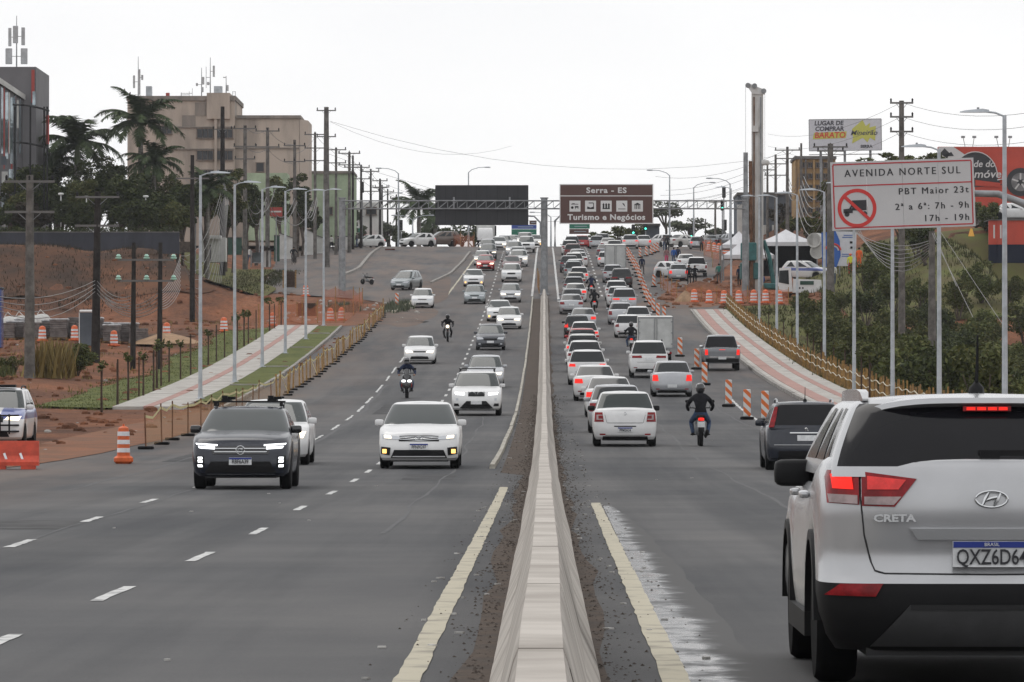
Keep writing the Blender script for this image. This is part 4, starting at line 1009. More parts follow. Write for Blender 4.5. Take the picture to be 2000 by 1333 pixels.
mat('tail_mid', (.45, .02, .02), .25, emit=(1, .03, .02), estr=.25, var=.3, vscale=14); mat('pearlgarnish', (.47, .48, .49), .25, metal=.6); mat('darkskid', (.05, .05, .052), .5, var=.2)
SPECS['suv_hero'] = dict(name='suv', L=4.27, W=1.78, H=1.545, ro=.86, wb=2.59, wr=.345, zb=.2, gap=.06, tw=.215, mirx=.0, mirsize=(.23, .16, .155), mirror=(1.09, 2.7), spokes=6, clad=lambda y: .55 if y < .42 else .30,
    S=[(0, 1.17), (.5, 1.2), (1.2, 1.13), (2.0, 1.05), (2.95, 1.04), (3.5, 1.0), (4.0, .9), (4.27, .8)],
    levels=[(0, .10, -.10, -.13), (.08, .045, -.03, -.06), (.2, .012, 0, -.012), (.30, .0, 0, 0), (.36, 0.0, 0, -.004), (.415, 0.0, -.002, -.05), (.48, .004, -.005, -.072), (.62, .008, -.02, -.055), (.76, .012, -.05, -.04), (.9, .03, -.11, -.06), (.97, .05, -.16, -.085), (1.0, .075, -.2, -.11)],
    crf=.6, crr=.42, k=4.0, antenna=(0.0, .95), mirmat='trim', rwmat='glass_dark', swmat='glass_dark', crown=.03,
    cab=dict(zb=1.1, rb=.075, rr=.40, fb=3.25, fr=2.35, int=.215, inb=.06, crr=.30, crf=.38, rx=8, ru0=2, ru1=10, panes=((.8, 2.4), (2.9, 6.6), (7.1, 11.7)), slant_f=2.4, slant_r=.5, rcurve=1.25),
    patches=front_face(1.78, 0, hz=(.74, .86), gz=(.6, .84)), extra=(hero_extra,))
def hero_rails(put, sh):
    g = sh.p['cab']
    for sx in (1, -1):
        m = MB(); L = []; x = sx * (sh.W / 2 - .265)
        for y, h, wd in ((.46, .0, .03), (.56, .035, .045), (.8, .05, .05), (1.6, .055, .045), (2.2, .045, .04), (2.35, .0, .03)):
            z = sh.Hh - .05; L.append([Vector((x - wd / 2, y, z)), Vector((x + wd / 2, y, z)), Vector((x + wd / 2, y, z + h + .01)), Vector((x - wd / 2, y, z + h + .01))])
        m.loft(L, True, True); put('roof_rail', m, 'paint', angle=60)
SPECS['suv_hero']['extra'] = (hero_extra, hero_rails)
pm = mat('police_body', (.68, .68, .68), .3, coat=.6); nt = pm.node_tree
tcn = nt.nodes.new('ShaderNodeTexCoord'); sp = nt.nodes.new('ShaderNodeSeparateXYZ'); nt.links.new(tcn.outputs['Object'], sp.inputs[0])
nz = nt.nodes.new('ShaderNodeMath'); nz.operation = 'GREATER_THAN'; nz.inputs[1].default_value = .78; nt.links.new(sp.outputs[2], nz.inputs[0])
ax_ = nt.nodes.new('ShaderNodeMath'); ax_.operation = 'ABSOLUTE'; nt.links.new(sp.outputs[0], ax_.inputs[0])
nx = nt.nodes.new('ShaderNodeMath'); nx.operation = 'GREATER_THAN'; nx.inputs[1].default_value = .28; nt.links.new(ax_.outputs[0], nx.inputs[0])
an = nt.nodes.new('ShaderNodeMath'); an.operation = 'MULTIPLY'; nt.links.new(nz.outputs[0], an.inputs[0]); nt.links.new(nx.outputs[0], an.inputs[1])
mxn = nt.nodes.new('ShaderNodeMix'); mxn.data_type = 'RGBA'; mxn.inputs[6].default_value = (.68, .68, .68, 1); mxn.inputs[7].default_value = (.06, .09, .30, 1)
nt.links.new(an.outputs[0], mxn.inputs[0]); nt.links.new(mxn.outputs[2], nt.nodes['Principled BSDF'].inputs['Base Color'])
# ---------------------------------------------------------------- traffic
GL, GR = 'oncoming cars on the left carriageway', 'cars queuing uphill on the right carriageway'
def put_text(root, kind, txt, z, size, side, mt, off=.04, xs=1.0, x=0.0, **k):
    p = SPECS[kind]; sh = CarShape(p); mid = p['ro'] + p['wb'] / 2
    if side == 'R': return text(txt, size, mt, root, (x, sh.rear_y(x, z) - off - mid, z), (PI / 2, 0, 0), xs=xs, **k)
    return text(txt, size, mt, root, (x, sh.front_y(x, z) + off - mid, z), (PI / 2, 0, PI), xs=xs, **k)
def bluestrip(root, kind, z, side, off):
    p = SPECS[kind]; sh = CarShape(p); mid = p['ro'] + p['wb'] / 2
    y = (sh.rear_y(0, z) - off if side == 'R' else sh.front_y(0, z) + off) - mid
    MB().box((0, y, z), (.395, .006, .03)).build('plate_band', MATS['plate_blue'], root)
h = make_car('suv_hero', 'pearl', 'large silver white SUV in the right foreground with lit tail lights', XP(1937, 26.44), 27.3, facing='R')
put_text(h, 'suv_hero', 'QXZ6D64', .683, .112, 'R', MATS['plate_text'], .045, xs=.74, bold=.001)
put_text(h, 'suv_hero', 'BRASIL', .751, .026, 'R', MATS['plate'], .049)
put_text(h, 'suv_hero', 'CRETA', .885, .052, 'R', MATS['chrome'], .012, xs=1.35, x=-.50, bold=.002)
h = make_car('coupe_suv', 'navy', 'dark blue grey compact SUV with roof bars leading the oncoming traffic', XP(475, DG(955)), DG(955), group=GL)
put_text(h, 'coupe_suv', 'RBF6A39', .495, .10, 'F', MATS['plate_text'], .045, xs=.78, bold=.001); bluestrip(h, 'coupe_suv', .552, 'F', .04)
h = make_car('sedan_hero', 'white', 'white sedan with amber fog lights beside the leading dark SUV', XP(820, DG(915)), DG(915), group=GL)
put_text(h, 'sedan_hero', 'PPN9G97', .48, .10, 'F', MATS['plate_text'], .045, xs=.78, bold=.001); bluestrip(h, 'sedan_hero', .54, 'F', .04)
h = make_car('sedan_rear_hero', 'white', 'white sedan seen from behind at the tail of the right queue', XP(1220, DG(872)), DG(872), facing='R', group=GR, tails=False)
put_text(h, 'sedan_rear_hero', 'PPM2A24', .45, .10, 'R', MATS['plate_text'], .025, xs=.78, bold=.001); bluestrip(h, 'sedan_rear_hero', .515, 'R', .024)
h = make_car('estate', 'navy', 'dark estate car with tall red lamps just ahead of the foreground SUV', XP(1572, DG(918)), DG(918), facing='R', tails=False)
LEFT = [  # kind, colour, px, py (front wheels on the road), label, lit
 ('hatch2', 'white', 531, 908, 'white hatchback half hidden behind the dark SUV with roof bars', 1),
 ('suv_kidney', 'white', 931, 812, 'white SUV with twin oval grille and bright rectangular headlights', 1),
 ('hatch', 'silver', 948, 758, 'silver hatchback with round lit headlights behind the twin grille SUV', 1),
 ('hatch2', 'darkgrey', 958, 684, 'dark grey hatchback with headlights off in the inner oncoming lane', 0),
 ('hatch', 'white', 994, 643, 'white hatchback with lit headlights close to the median kerb', 1),
 ('sedan', 'white', 975, 628, 'white sedan partly hidden by the white hatchback at the median kerb', 0),
 ('hatch', 'silver', 997, 591, 'silver hatchback with lit lamps behind the pair of white cars', 1),
 ('hatch', 'greygreen', 927, 594, 'pale blue grey hatchback with lights off in the outer oncoming lane', 0),
 ('suv', 'white', 999, 551, 'white SUV with broad dark grille in front of the maroon car', 0),
 ('sedan', 'white', 925, 560, 'white sedan with lights off behind the pale blue grey hatchback', 0),
 ('hatch', 'white', 825, 602, 'white hatchback turning out alone beside the hatched traffic island', 0),
 ('hatch', 'white', 820, 711, 'white hatchback with glaring headlights between the two oncoming motorcycles', 1),
 ('hatch2', 'red', 948, 529, 'bright red hatchback with lit headlights in the oncoming column', 1),
 ('sedan', 'maroon', 999, 531, 'maroon sedan mostly hidden behind the white SUV with dark grille', 0),
 ('suv', 'white', 1013, 521, 'white SUV beside the maroon sedan near the median', 1),
 ('sedan', 'white', 1012, 511, 'white sedan roof just behind the white SUV next to the median', 0),
 ('suv', 'silver', 1004, 502, 'silver SUV with bright lamps in the inner lane below the crest', 1),
 ('pickup', 'white', 1028, 494, 'white pickup close to the gantry post below the crest', 0),
 ('hatch', 'offwhite', 942, 519, 'cream white hatchback showing over the roof of the red hatchback', 1),
 ('suv', 'darkgrey', 953, 508, 'dark grey SUV behind the cream white hatchback', 1),
 ('suv', 'silver', 952, 497, 'silver SUV with dark windscreen at the head of the outer lane', 1),
 ('sedan', 'white', 974, 488.5, 'white sedan between the two silver SUVs at the crest', 1),
 ('hatch', 'silver', 985, 485, 'silver hatchback behind the white crest sedan', 0),
 ('hatch', 'white', 1000, 484, 'small white hatchback far off under the big black board', 1),
 ('suvbig', 'white', 1025, 485, 'large white SUV under the green direction sign at the crest', 1),
 ('sedan', 'offwhite', 1044, 483.5, 'cream white sedan nearest the median at the very crest', 1),
]
for k_, c_, px, py, lb, lit in LEFT:
    dd = DG(py); make_car(k_, c_, lb, XP(px, dd), dd, lit=bool(lit), group=GL)
RIGHT = [ # kind, colour, px, py (rear wheels), label, brake lights
 ('sedan2', 'silver', 1203, 846, 'silver sedan directly ahead of the last white sedan in the right queue', 0),
 ('sedan', 'white', 1190, 815, 'white sedan with red lamp ahead of the silver sedan in the left file', 1),
 ('sedan', 'white', 1162, 783, 'white sedan with glowing high brake light along the barrier', 1),
 ('suv', 'white', 1147, 752, 'white SUV with oval rear window along the barrier', 1),
 ('suv_rack', 'white', 1142, 728, 'white SUV with roof bars ahead of the oval window SUV', 0),
 ('suv_rack', 'offwhite', 1138, 712, 'cream white SUV with black roof bars behind the red sedan', 1),
 ('sedan2', 'red', 1137, 694, 'red sedan with pale roof line in the barrier file', 0),
 ('hatch2', 'white', 1141, 677, 'white hatchback with lit lamp ahead of the red sedan', 1),
 ('hatch', 'black', 1127, 661, 'black hatchback with dark mirrors in the barrier file', 1),
 ('sedan', 'silver', 1139, 645, 'silver sedan with tinted window ahead of the black hatchback', 1),
 ('sedan', 'silver', 1116, 614, 'silver sedan with wide boot hugging the barrier', 0),
 ('sedan2', 'grey', 1117, 603, 'grey sedan tucked ahead of the silver sedan hugging the barrier', 0),
 ('sedan', 'white', 1124, 590, 'white sedan with braking lights level with the gantry post', 1),
 ('hatch2', 'grey', 1121, 576, 'grey hatchback with full width rear window beyond the gantry post', 0),
 ('sedan2', 'beige', 1124, 567, 'beige sedan just ahead of the grey hatchback beyond the gantry post', 0),
 ('hatch', 'white', 1131, 554, 'small white hatchback with black glass tailgate and lit lamps', 1),
 ('mpv', 'greygreen', 1120, 545, 'pale green grey people carrier in the barrier file', 0),
 ('hatch2', 'white', 1123, 538, 'white hatchback ahead of the people carrier', 0),
 ('suv', 'darkgrey', 1112, 533, 'dark grey SUV nearest the median ahead of the people carrier', 0),
 ('suv', 'offwhite', 1121, 527, 'cream white SUV with reddish pillars in the barrier file', 0),
 ('sedan', 'white', 1130, 522, 'white sedan offset towards the lane dashes in the barrier file', 0),
 ('sedan', 'silver', 1128, 515.5, 'silver sedan above the offset white sedan', 0),
 ('suv', 'maroon', 1119, 507, 'dark red SUV below the crest on the right carriageway', 0),
 ('suv', 'white', 1113, 499, 'white SUV with red lamps leading the barrier file near the crest', 0),
 ('mpv', 'darkgrey', 1117, 490.5, 'dark people carrier at the crest beneath the brown sign', 0),
 ('hatch', 'red', 1137, 485, 'small red hatchback at the crest beside the dark people carrier', 0),
 ('hatch2', 'silver', 1166, 486.5, 'silver hatchback alone in the middle file at the crest', 0),
 ('suv', 'white', 1176, 483.5, 'white SUV just beyond the lone silver hatchback at the crest', 0),
 ('sedan', 'white', 1188, 491, 'white sedan with bright roof left of the far box truck', 0),
 ('sedan2', 'offwhite', 1200, 497, 'cream white sedan hidden behind the far box truck', 0),
 ('sedan', 'grey', 1182, 505, 'grey sedan left of the far box truck', 0),
 ('hatch', 'white', 1184, 521, 'white hatchback with one red lamp showing left of the far box truck', 1),
 ('suv', 'silver', 1197, 553, 'silver SUV half hidden by the black SUV', 0),
 ('suvbig', 'black', 1214, 566, 'large glossy black SUV behind the far box truck', 0),
 ('suv', 'white', 1204, 588, 'white SUV with raked rear window below the black SUV', 0),
 ('suv', 'white', 1208, 601, 'white SUV with small roof fin directly behind another white SUV', 0),
 ('suvbig', 'silver', 1219, 611, 'silver SUV with large black rear window and one lit lamp', 1),
 ('sedan2', 'silver', 1212, 634, 'silver sedan with square boot left of the near box truck', 0),
 ('hatch2', 'white', 1246, 642, 'white hatchback just ahead of the near box truck', 0),
 ('hatch', 'white', 1226, 660, 'white hatchback with tall red lamps left of the near box truck', 0),
 ('suvbig', 'white', 1267, 738, 'big white SUV with slim red lamps behind the near box truck', 0),
 ('sedan2', 'silver', 1312, 775, 'silver sedan with triangular red lamps beside the striped markers', 1),
 ('pickup', 'grey', 1409, 724, 'grey double cab pickup driving next to the right pavement', 1),
 ('suv', 'white', 1231, 486.5, 'white SUV with one lit lamp right of the far box truck', 1),
 ('sedan2', 'white', 1257, 485.5, 'white sedan right beside the white SUV near the crest', 1),
]
for k_, c_, px, py, lb, tl in RIGHT:
    dd = DG(py); make_car(k_, c_, lb, XP(px, dd), dd, facing='R', tails=bool(tl), group=GR)
# box trucks: cab, box with two rear doors, chassis, wheels
def box_truck(label, x, d, bw, bh, bl, z0, facing='R', s=1.0, group=GR):
    t = thing('box_truck', label, 'truck', (x, d + 2.2, ZR(d + 2.2)), 0 if facing == 'R' else PI, slope_at(d), group)
    b = MB(); b.box((0, .2, z0 + bh / 2), (bw, bl, bh)); cb = b.build('cargo_box', MATS['offwhite'], t)
    for sx in (-1, 1):
        m = MB(); m.box((sx * bw * .245, .2 - bl / 2 - .015, z0 + bh / 2), (bw * .47, .03, bh * .95)); o = m.build('cargo_door', MATS['truckdoor'], t)
        for zz in (.15, .5, .85):
            m = MB(); m.box((sx * bw * .47, .2 - bl / 2 - .04, z0 + bh * zz), (.1, .03, .05)); m.build('hinge', MATS['steel'], o)
        m = MB(); m.cyl((sx * .07, .2 - bl / 2 - .05, z0 + .1), (sx * .07, .2 - bl / 2 - .05, z0 + bh - .1), .018, n=6); m.build('lock_bar', MATS['steel'], o)
        m = MB(); m.sup((sx * bw * .4, .2 - bl / 2 + .02, z0 - .22), (.26, .08, .12), .4); m.build('tail_light', MATS['tail_off'], t)
    for zz in (z0 + bh - .03, z0 + .03):
        m = MB(); m.box((0, .2 - bl / 2 - .02, zz), (bw + .06, .06, .07)); m.build('box_frame', MATS['steel'], t)
    for sx in (-1, 1):
        m = MB(); m.box((sx * (bw / 2), .2 - bl / 2 - .02, z0 + bh / 2), (.06, .062, bh - .1)); m.build('box_frame', MATS['steel'], t)
    m = MB(); m.box((0, .9, z0 - .14), (.9, bl + 1.4, .26)); m.build('chassis', MATS['black'], t)
    m = MB(); y = .2 + bl / 2 + .1; m.loft([[Vector((sx * bw * .44 * k2, y + yy, zz)) for sx, yy in ((-1, 0), (1, 0), (1, 1.5 - q), (-1, 1.5 - q))] for zz, q, k2 in ((.5, 0, 1), (1.2, .05, 1), (1.9, .4, .93), (2.0, .6, .85))], True, True); m.build('cab', MATS['paint_white'], t, True)
    tw, rm = wheel_meshes(.36, .22, 6)
    for yy in (-1.0 + .2, y + .8):
        for sx in (-1, 1):
            o = OB('wheel', tw, t); o.location = (sx * (bw / 2 - .18), yy, .36); o.rotation_euler = (0, 0, 0 if sx > 0 else PI); OB('rim', rm, o)
    m = MB(); m.box((0, .2 - bl / 2 + .1, .48), (bw * .9, .08, .12)); m.build('bumper', MATS['black'], t)
    m = MB(); m.box((0, .2 - bl / 2 + .05, .6), (.4, .02, .13)); m.build('licence_plate', MATS['plate'], t)
    return t
mat('truckdoor', (.50, .51, .50), .6, var=.12, vscale=1.5)
dd = DG(715); box_truck('light grey box truck with double rear doors behind the big white SUV', XP(1281, dd), dd, 1.82, 1.68, 3.6, .88)
dd = DG(541); box_truck('light grey box truck farther up the hill behind the black SUV', XP(1202, dd), dd, 1.92, 2.05, 4.2, .85)
dd = 612; box_truck('small distant grey box truck at the crest of the oncoming side', XP(948, dd), dd, 2.1, 2.3, 4.5, .95, 'F', group=GL)
# parked and standing cars off the carriageway
GPK = 'cars parked off the carriageway'
dd = DG(567); make_car('mpv', 'greygreen', 'grey green people carrier parked at an angle on the shoulder', XP(793, dd), dd, rz=-.28, lit=False, group=GPK)
make_car('hatch2', 'white', 'white hatchback parked side-on at the top of the side street', XP(719, 592), 592, rz=-1.2, lit=False, group=GPK)
make_car('suv', 'white', 'white SUV parked side-on at the crest beside the black board', XP(816, 604), 604, rz=-1.05, lit=False, group=GPK)
make_car('suvbig', 'tan', 'dark brown SUV with pale roof parked next to the parked white SUV', XP(861, 606), 606, rz=-1.3, lit=False, group=GPK)
make_car('hatch', 'silver', 'silver hatchback with braking lights beyond the group of pedestrians', XP(1362, 575), 575, facing='R', group=GPK)
make_car('sedan', 'grey', 'grey sedan right of the braking silver hatchback at the top', XP(1387, 588), 588, facing='R', tails=False, group=GPK)
make_car('hatch2', 'darkgrey', 'dark hatchback left of the big marquee at the top', XP(1408, 590), 590, facing='R', tails=False, rz=.3, group=GPK)
make_car('suv', 'silver', 'silver SUV almost hidden behind the white marquee', XP(1425, 588), 588, facing='R', tails=False, rz=.4, group=GPK)
make_car('hatch', 'white', 'white hatchback standing beyond the pair of men at the crest', XP(1292, 600), 600, facing='R', tails=False, rz=.5, group=GPK)
make_car('sedan', 'offwhite', 'pale sedan left of the braking silver hatchback at the top', XP(1338, 598), 598, facing='R', tails=False, rz=-.9, group=GPK)
dd = DG(549); make_car('sedan2', 'silver', 'silver sedan with lit red lamps stopped on the red earth', XP(1325, dd), dd, facing='R', group=GPK)
make_car('hatch', 'white', 'white hatchback turned sideways behind the stopped silver sedan', XP(1318, dd + 9), dd + 9, facing='F', rz=1.05, lit=False, group=GPK)
dd = DG(541); make_car('pickup', 'white', 'white pickup with light bar among the police officers', XP(1361, dd), dd, facing='R', tails=False, group=GPK)
make_car('sedan', 'white', 'white sedan beyond the pickup with the light bar', XP(1340, dd + 22), dd + 22, facing='R', tails=False, group=GPK)
make_car('suv', 'white', 'white and blue patrol car parked next to the marquee', XP(1575, 438), 438, facing='F', rz=1.1, lit=False, group=GPK, z=H(XP(1575, 438), 440), over={'body': 'police_body'}, name='police_car', cat='police car')
make_car('sedan', 'white', 'white sedan parked high above the red retaining wall', XP(1985, 452), 452, facing='F', rz=1.25, lit=False, group=GPK, z=18.35)
# patrol SUV at the left edge, with push bar
dd = DG(873); pc = make_car('suv', 'white', 'white and blue patrol SUV with push bar at the left edge', XP(-14, dd), dd, over={'body': 'police_body', 'rails': 'trim'}, name='police_car', cat='police car', z=H(-13, dd))
y = SPECS['suv']['L'] + .1 - (SPECS['suv']['ro'] + SPECS['suv']['wb'] / 2)
m = MB()
for zz in (.45, .62, .88): m.tube([(-.78, y - .22, zz), (-.6, y, zz), (.6, y, zz), (.78, y - .22, zz)], .028, 6)
for sx in (-.55, -.3, .3, .55): m.cyl((sx, y, .38), (sx, y, .92), .025, n=6)
m.build('push_bar', MATS['trim'], pc)
for sx in (-.12, .12):
    m = MB(); m.box((sx, y - .03, .73), (.15, .05, .06)); m.build('strobe_light', MATS['tail_on'], pc)
m = MB(); m.box((0, .1, 1.66), (1.0, .28, .08)); m.build('light_bar', MATS['trim'], pc)
# ---------------------------------------------------------------- people, motorcycles
mat('skin', (.22, .12, .075), .6); mat('denim', (.055, .085, .15), .9, var=.3, vscale=12); mat('cloth_black', (.014, .014, .017), .85, var=.3, vscale=9)
mat('cloth_navy', (.02, .028, .06), .85, var=.3, vscale=9); mat('cloth_blue', (.03, .10, .32), .85); mat('cloth_pink', (.5, .05, .14), .85); mat('cloth_white', (.6, .6, .58), .85, var=.15)
mat('cloth_green', (.05, .19, .16), .85); mat('cloth_orange', (.7, .12, .03), .8); mat('cloth_yellow', (.6, .62, .06), .8); mat('cloth_grey', (.1, .09, .09), .9); mat('cloth_stripe', (.24, .13, .13), .9, var=.4, vscale=20)
mat('cloth_red', (.35, .03, .03), .85); mat('hair', (.012, .01, .009), .8); mat('helmet_black', (.012, .012, .014), .12, coat=.7); mat('helmet_grey', (.17, .17, .18), .2, coat=.6, var=.6, vscale=6)
mat('shoe', (.02, .018, .017), .7)
FIG = {}
def figure(key, J):
    """one continuous skinned body from joints; returns mesh with slots top, trousers, skin, shoe"""
    if key in FIG: return FIG[key]
    names = list(J); idx = {n: i for i, n in enumerate(names)}
    E = [('pelvis', 'belly'), ('belly', 'chest'), ('chest', 'neck'), ('neck', 'head'), ('head', 'crown')]
    for s in 'lr':
        E += [('chest', 'sho' + s), ('sho' + s, 'elb' + s), ('elb' + s, 'wri' + s), ('wri' + s, 'han' + s), ('pelvis', 'hip' + s), ('hip' + s, 'kne' + s), ('kne' + s, 'ank' + s), ('ank' + s, 'toe' + s)]
    Rr = dict(pelvis=.15, belly=.145, chest=.165, neck=.06, head=.095, crown=.075)
    for s in 'lr': Rr.update({'sho' + s: .085, 'elb' + s: .055, 'wri' + s: .04, 'han' + s: .045, 'hip' + s: .105, 'kne' + s: .07, 'ank' + s: .052, 'toe' + s: .045})
    me = bpy.data.meshes.new('fig'); me.from_pydata([J[n] for n in names], [(idx[a], idx[b]) for a, b in E], [])
    ob = bpy.data.objects.new('fig_tmp', me); COL.objects.link(ob)
    md = ob.modifiers.new('s', 'SKIN'); md.use_smooth_shade = True; md.branch_smoothing = .6
    ob.modifiers.new('d', 'SUBSURF').levels = 1
    for i, n in enumerate(names):
        sv = me.skin_vertices[0].data[i]; r = Rr[n]; sv.radius = (r, r * .8 if n in ('belly', 'chest', 'pelvis') else r); sv.use_root = (n == 'pelvis')
    dg = bpy.context.evaluated_depsgraph_get(); out = bpy.data.meshes.new_from_object(ob.evaluated_get(dg)); out.name = 'person_body'
    bpy.data.objects.remove(ob)
    out.materials.clear()
    for k in ('cloth_black', 'denim', 'skin', 'shoe'): out.materials.append(MATS[k])
    seg = []
    for a, b in E: seg.append((Vector(J[a]), Vector(J[b]), a, b))
    for p in out.polygons:
        c = p.center; best = None
        for A, B, a, b in seg:
            t = max(0, min(1, (c - A).dot(B - A) / max(1e-6, (B - A).length_squared))); dist = (c - A.lerp(B, t)).length
            if best is None or dist < best[0]: best = (dist, a, b, t)
        _, a, b, t = best; m = 0
        if a in ('neck', 'head'): m = 2
        elif a[:3] == 'wri': m = 2
        elif a[:3] in ('hip', 'kne') or (a == 'pelvis' and b[:3] == 'hip'): m = 1
        elif a[:3] == 'ank' or (a[:3] == 'kne' and t > .93): m = 3
        p.material_index = m; p.use_smooth = True
    FIG[key] = out; return out
def stand(arm=0.0, step=0.0, bend=0.0):
    J = dict(pelvis=(0, 0, .95), belly=(0, .0, 1.12), chest=(0, 0, 1.34), neck=(0, .01, 1.5), head=(0, .03, 1.6), crown=(0, .02, 1.69))
    for s, q in (('l', -1), ('r', 1)):
        J['sho' + s] = (q * .19, 0, 1.42); J['elb' + s] = (q * (.25 + arm * .1), -.02 + arm * .1, 1.15); J['wri' + s] = (q * (.24 - arm * .12), .06 + arm * .2, .92 + arm * .25); J['han' + s] = (q * (.235 - arm * .14), .09 + arm * .22, .84 + arm * .3)
        J['hip' + s] = (q * .1, 0, .88); J['kne' + s] = (q * .11, .03 + step * q * .13, .5); J['ank' + s] = (q * .11, -.01 + step * q * .2, .085); J['toe' + s] = (q * .13, .14 + step * q * .2, .045)
    return J
def sit(lean=.1, hand=(.3, .52, .98), foot=(.2, .12, .36), seat=.86):
    J = dict(pelvis=(0, -.28, seat), belly=(0, -.25 + lean * .3, seat + .18), chest=(0, -.2 + lean, seat + .42), neck=(0, -.17 + lean * 1.2, seat + .58), head=(0, -.13 + lean * 1.25, seat + .69), crown=(0, -.14 + lean * 1.25, seat + .78))
    for s, q in (('l', -1), ('r', 1)):
        J['sho' + s] = (q * .2, -.2 + lean, seat + .5); J['elb' + s] = (q * .36, lerp(-.2 + lean, hand[1], .45), seat + .24); J['wri' + s] = (q * (hand[0] + .03), hand[1] - .1, hand[2] + .01); J['han' + s] = (q * hand[0], hand[1], hand[2])
        J['hip' + s] = (q * .12, -.22, seat - .03); J['kne' + s] = (q * .25, .22, seat - .2); J['ank' + s] = (q * foot[0], -.08 + foot[1] * .3, foot[2]); J['toe' + s] = (q * (foot[0] + .01), .12, foot[2] - .06)
    return J
def dress(o, top, trousers, skin='skin', shoe='shoe'):
    for sl, k in zip(o.material_slots, (top, trousers, skin, shoe)): sl.link = 'OBJECT'; sl.material = MATS[k]
def hair_cap(parent, c, name='hair', mk='hair', r=.105):
    m = MB(); m.sphere((c[0], c[1] - .015, c[2] + .035), r, 10, 6, (.92, 1.0, .85)); return m.build(name, MATS[mk], parent, True)
def person(label, x, d, top, trousers, rz=0.0, pose='stand', z=None, s=1.0, hat=None, vest=None, group=None):
    J = stand(**{'stand': {}, 'walk': dict(step=1), 'arms': dict(arm=1), 'armwalk': dict(arm=.6, step=.8)}[pose])
    o = OB('person', figure(pose, J)); tag(o, label, 'person', group); dress(o, top, trousers)
    o.location = (x, d, (H(x, d) if z is None else z) + .01); o.rotation_euler = (0, 0, rz); o.scale = (s, s, s)
    hd = J['head']
    if hat:
        m = MB(); m.sphere((hd[0], hd[1], hd[2] + .05), .125, 10, 6, (1, 1.1, .8)); m.lathe([(.15, hd[2] + .02), (.15, hd[2] + .035), (.1, hd[2] + .045)], (0, .02, 0), 10); m.build('hard_hat', MATS[hat], o, True)
    else: hair_cap(o, hd)
    return o
def motorbike(label, x, d, facing, kind='naked', lamp=True, cat='motorcycle', rz=0.0, z=None):
    t = thing('motorcycle' if kind != 'scooter' else 'scooter', label, cat, (x, d, ZR(d) if z is None else z), (PI if facing == 'F' else 0) + rz, slope_at(d), 'motorcycles')
    r = .29 if kind != 'scooter' else .25
    for y in (-.62, .66):
        m = MB(); m.lathe([(r * .78, -.05), (r * .95, -.055), (r, -.025), (r, .025), (r * .95, .055), (r * .78, .05)], (0, y, r), 20, 'X'); w = m.build('wheel', MATS['rubber'], t, True)
        m = MB(); m.lathe([(r * .79, -.03), (r * .79, .03)], (0, y, r), 16, 'X')
        for i in range(5):
            M = Matrix.Rotation(2 * PI * i / 5, 3, 'X'); m.box(Vector((0, y, r)) + M @ Vector((0, 0, r * .38)), (.03, .03, r * .76), M=M)
        m.build('rim', MATS['alloy'], w)
    m = MB(); m.tube([(0, .42, .95), (0, .2, .72), (0, -.05, .42), (0, -.62, r)], .035, 6); m.tube([(0, .3, .84), (0, -.3, .74), (0, -.75, .82)], .03, 6); m.build('frame', MATS['trim'], t, True)
    for sx in (-1, 1):
        m = MB(); m.tube([(sx * .09, .66, r), (sx * .1, .5, .68), (sx * .1, .40, 1.0)], .025, 6); m.build('fork', MATS['steel'], t, True)
        m = MB(); m.tube([(0, .42, 1.0), (sx * .2, .38, 1.04), (sx * .38, .26, 1.03)], .015, 5); m.build('handlebar', MATS['trim'], t, True)
        m = MB(); m.tube([(sx * .26, .36, 1.04), (sx * .32, .38, 1.2)], .008, 4); m.sup((sx * .34, .38, 1.22), (.13, .03, .08), .5); m.build('mirror', MATS['trim'], t, True)
        m = MB(); m.box((sx * .2, -.02, .31), (.14, .08, .03)); m.build('footrest', MATS['trim'], t)
    m = MB(); m.sup((0, .03, .45), (.3, .42, .34), .6); m.build('engine', MATS['steel'], t, True)
    m = MB(); m.tube([(.12, .1, .3), (.14, -.2, .25), (.17, -.75, .42)], [.03, .035, .05], 7); m.build('exhaust', MATS['trim'], t, True)
    if kind == 'scooter':
        m = MB(); L = []
        for zz, wx, y0 in ((.28, .10, .62), (.45, .2, .66), (.68, .26, .62), (.88, .24, .52), (1.02, .14, .42), (1.22, .12, .30)):
            L.append([Vector((-wx, y0 - .22, zz)), Vector((-wx * .55, y0, zz)), Vector((0, y0 + .07, zz)), Vector((wx * .55, y0, zz)), Vector((wx, y0 - .22, zz)), Vector((0, y0 - .26, zz))])
        m.loft(L, True, True); m.build('fairing', MATS['blackgloss'], t, True)
        m = MB(); m.box((0, .2, .33), (.3, .7, .12)); m.build('footboard', MATS['trim'], t)
        for sx in (-1, 1):
            m = MB(); m.sup((sx * .12, .66, .70), (.17, .1, .10), .7); m.build('headlight', MATS['led_on'], t, True)
            m = MB(); m.sup((sx * .2, .25, .58), (.05, .5, .3), .7); m.build('side_panel', MATS['paint_red'], t, True)
    else:
        m = MB(); m.sup((0, .12, .82), (.3, .5, .24), .75); m.build('fuel_tank', MATS['paint_black'], t, True)
        m = MB(); m.sup((0, .52, .93), (.2, .14, .2), .8); m.build('headlight', MATS['head_on' if lamp and facing == 'F' else 'head_off'], t, True)
        m = MB(); m.box((0, .68, .60), (.12, .3, .03)); m.build('front_mudguard', MATS['paint_black'], t)
    m = MB(); m.sup((0, -.3, .80), (.26, .7, .12), .6); m.build('seat', MATS['cloth_black'], t, True)
    m = MB(); m.sup((0, -.8, .74), (.17, .1, .09), .6); m.build('tail_light', MATS['tail_on' if facing == 'R' and lamp else 'tail_off'], t, True)
    m = MB(); m.box((0, -.88, .60), (.2, .015, .15)); m.build('licence_plate', MATS['plate'], t)
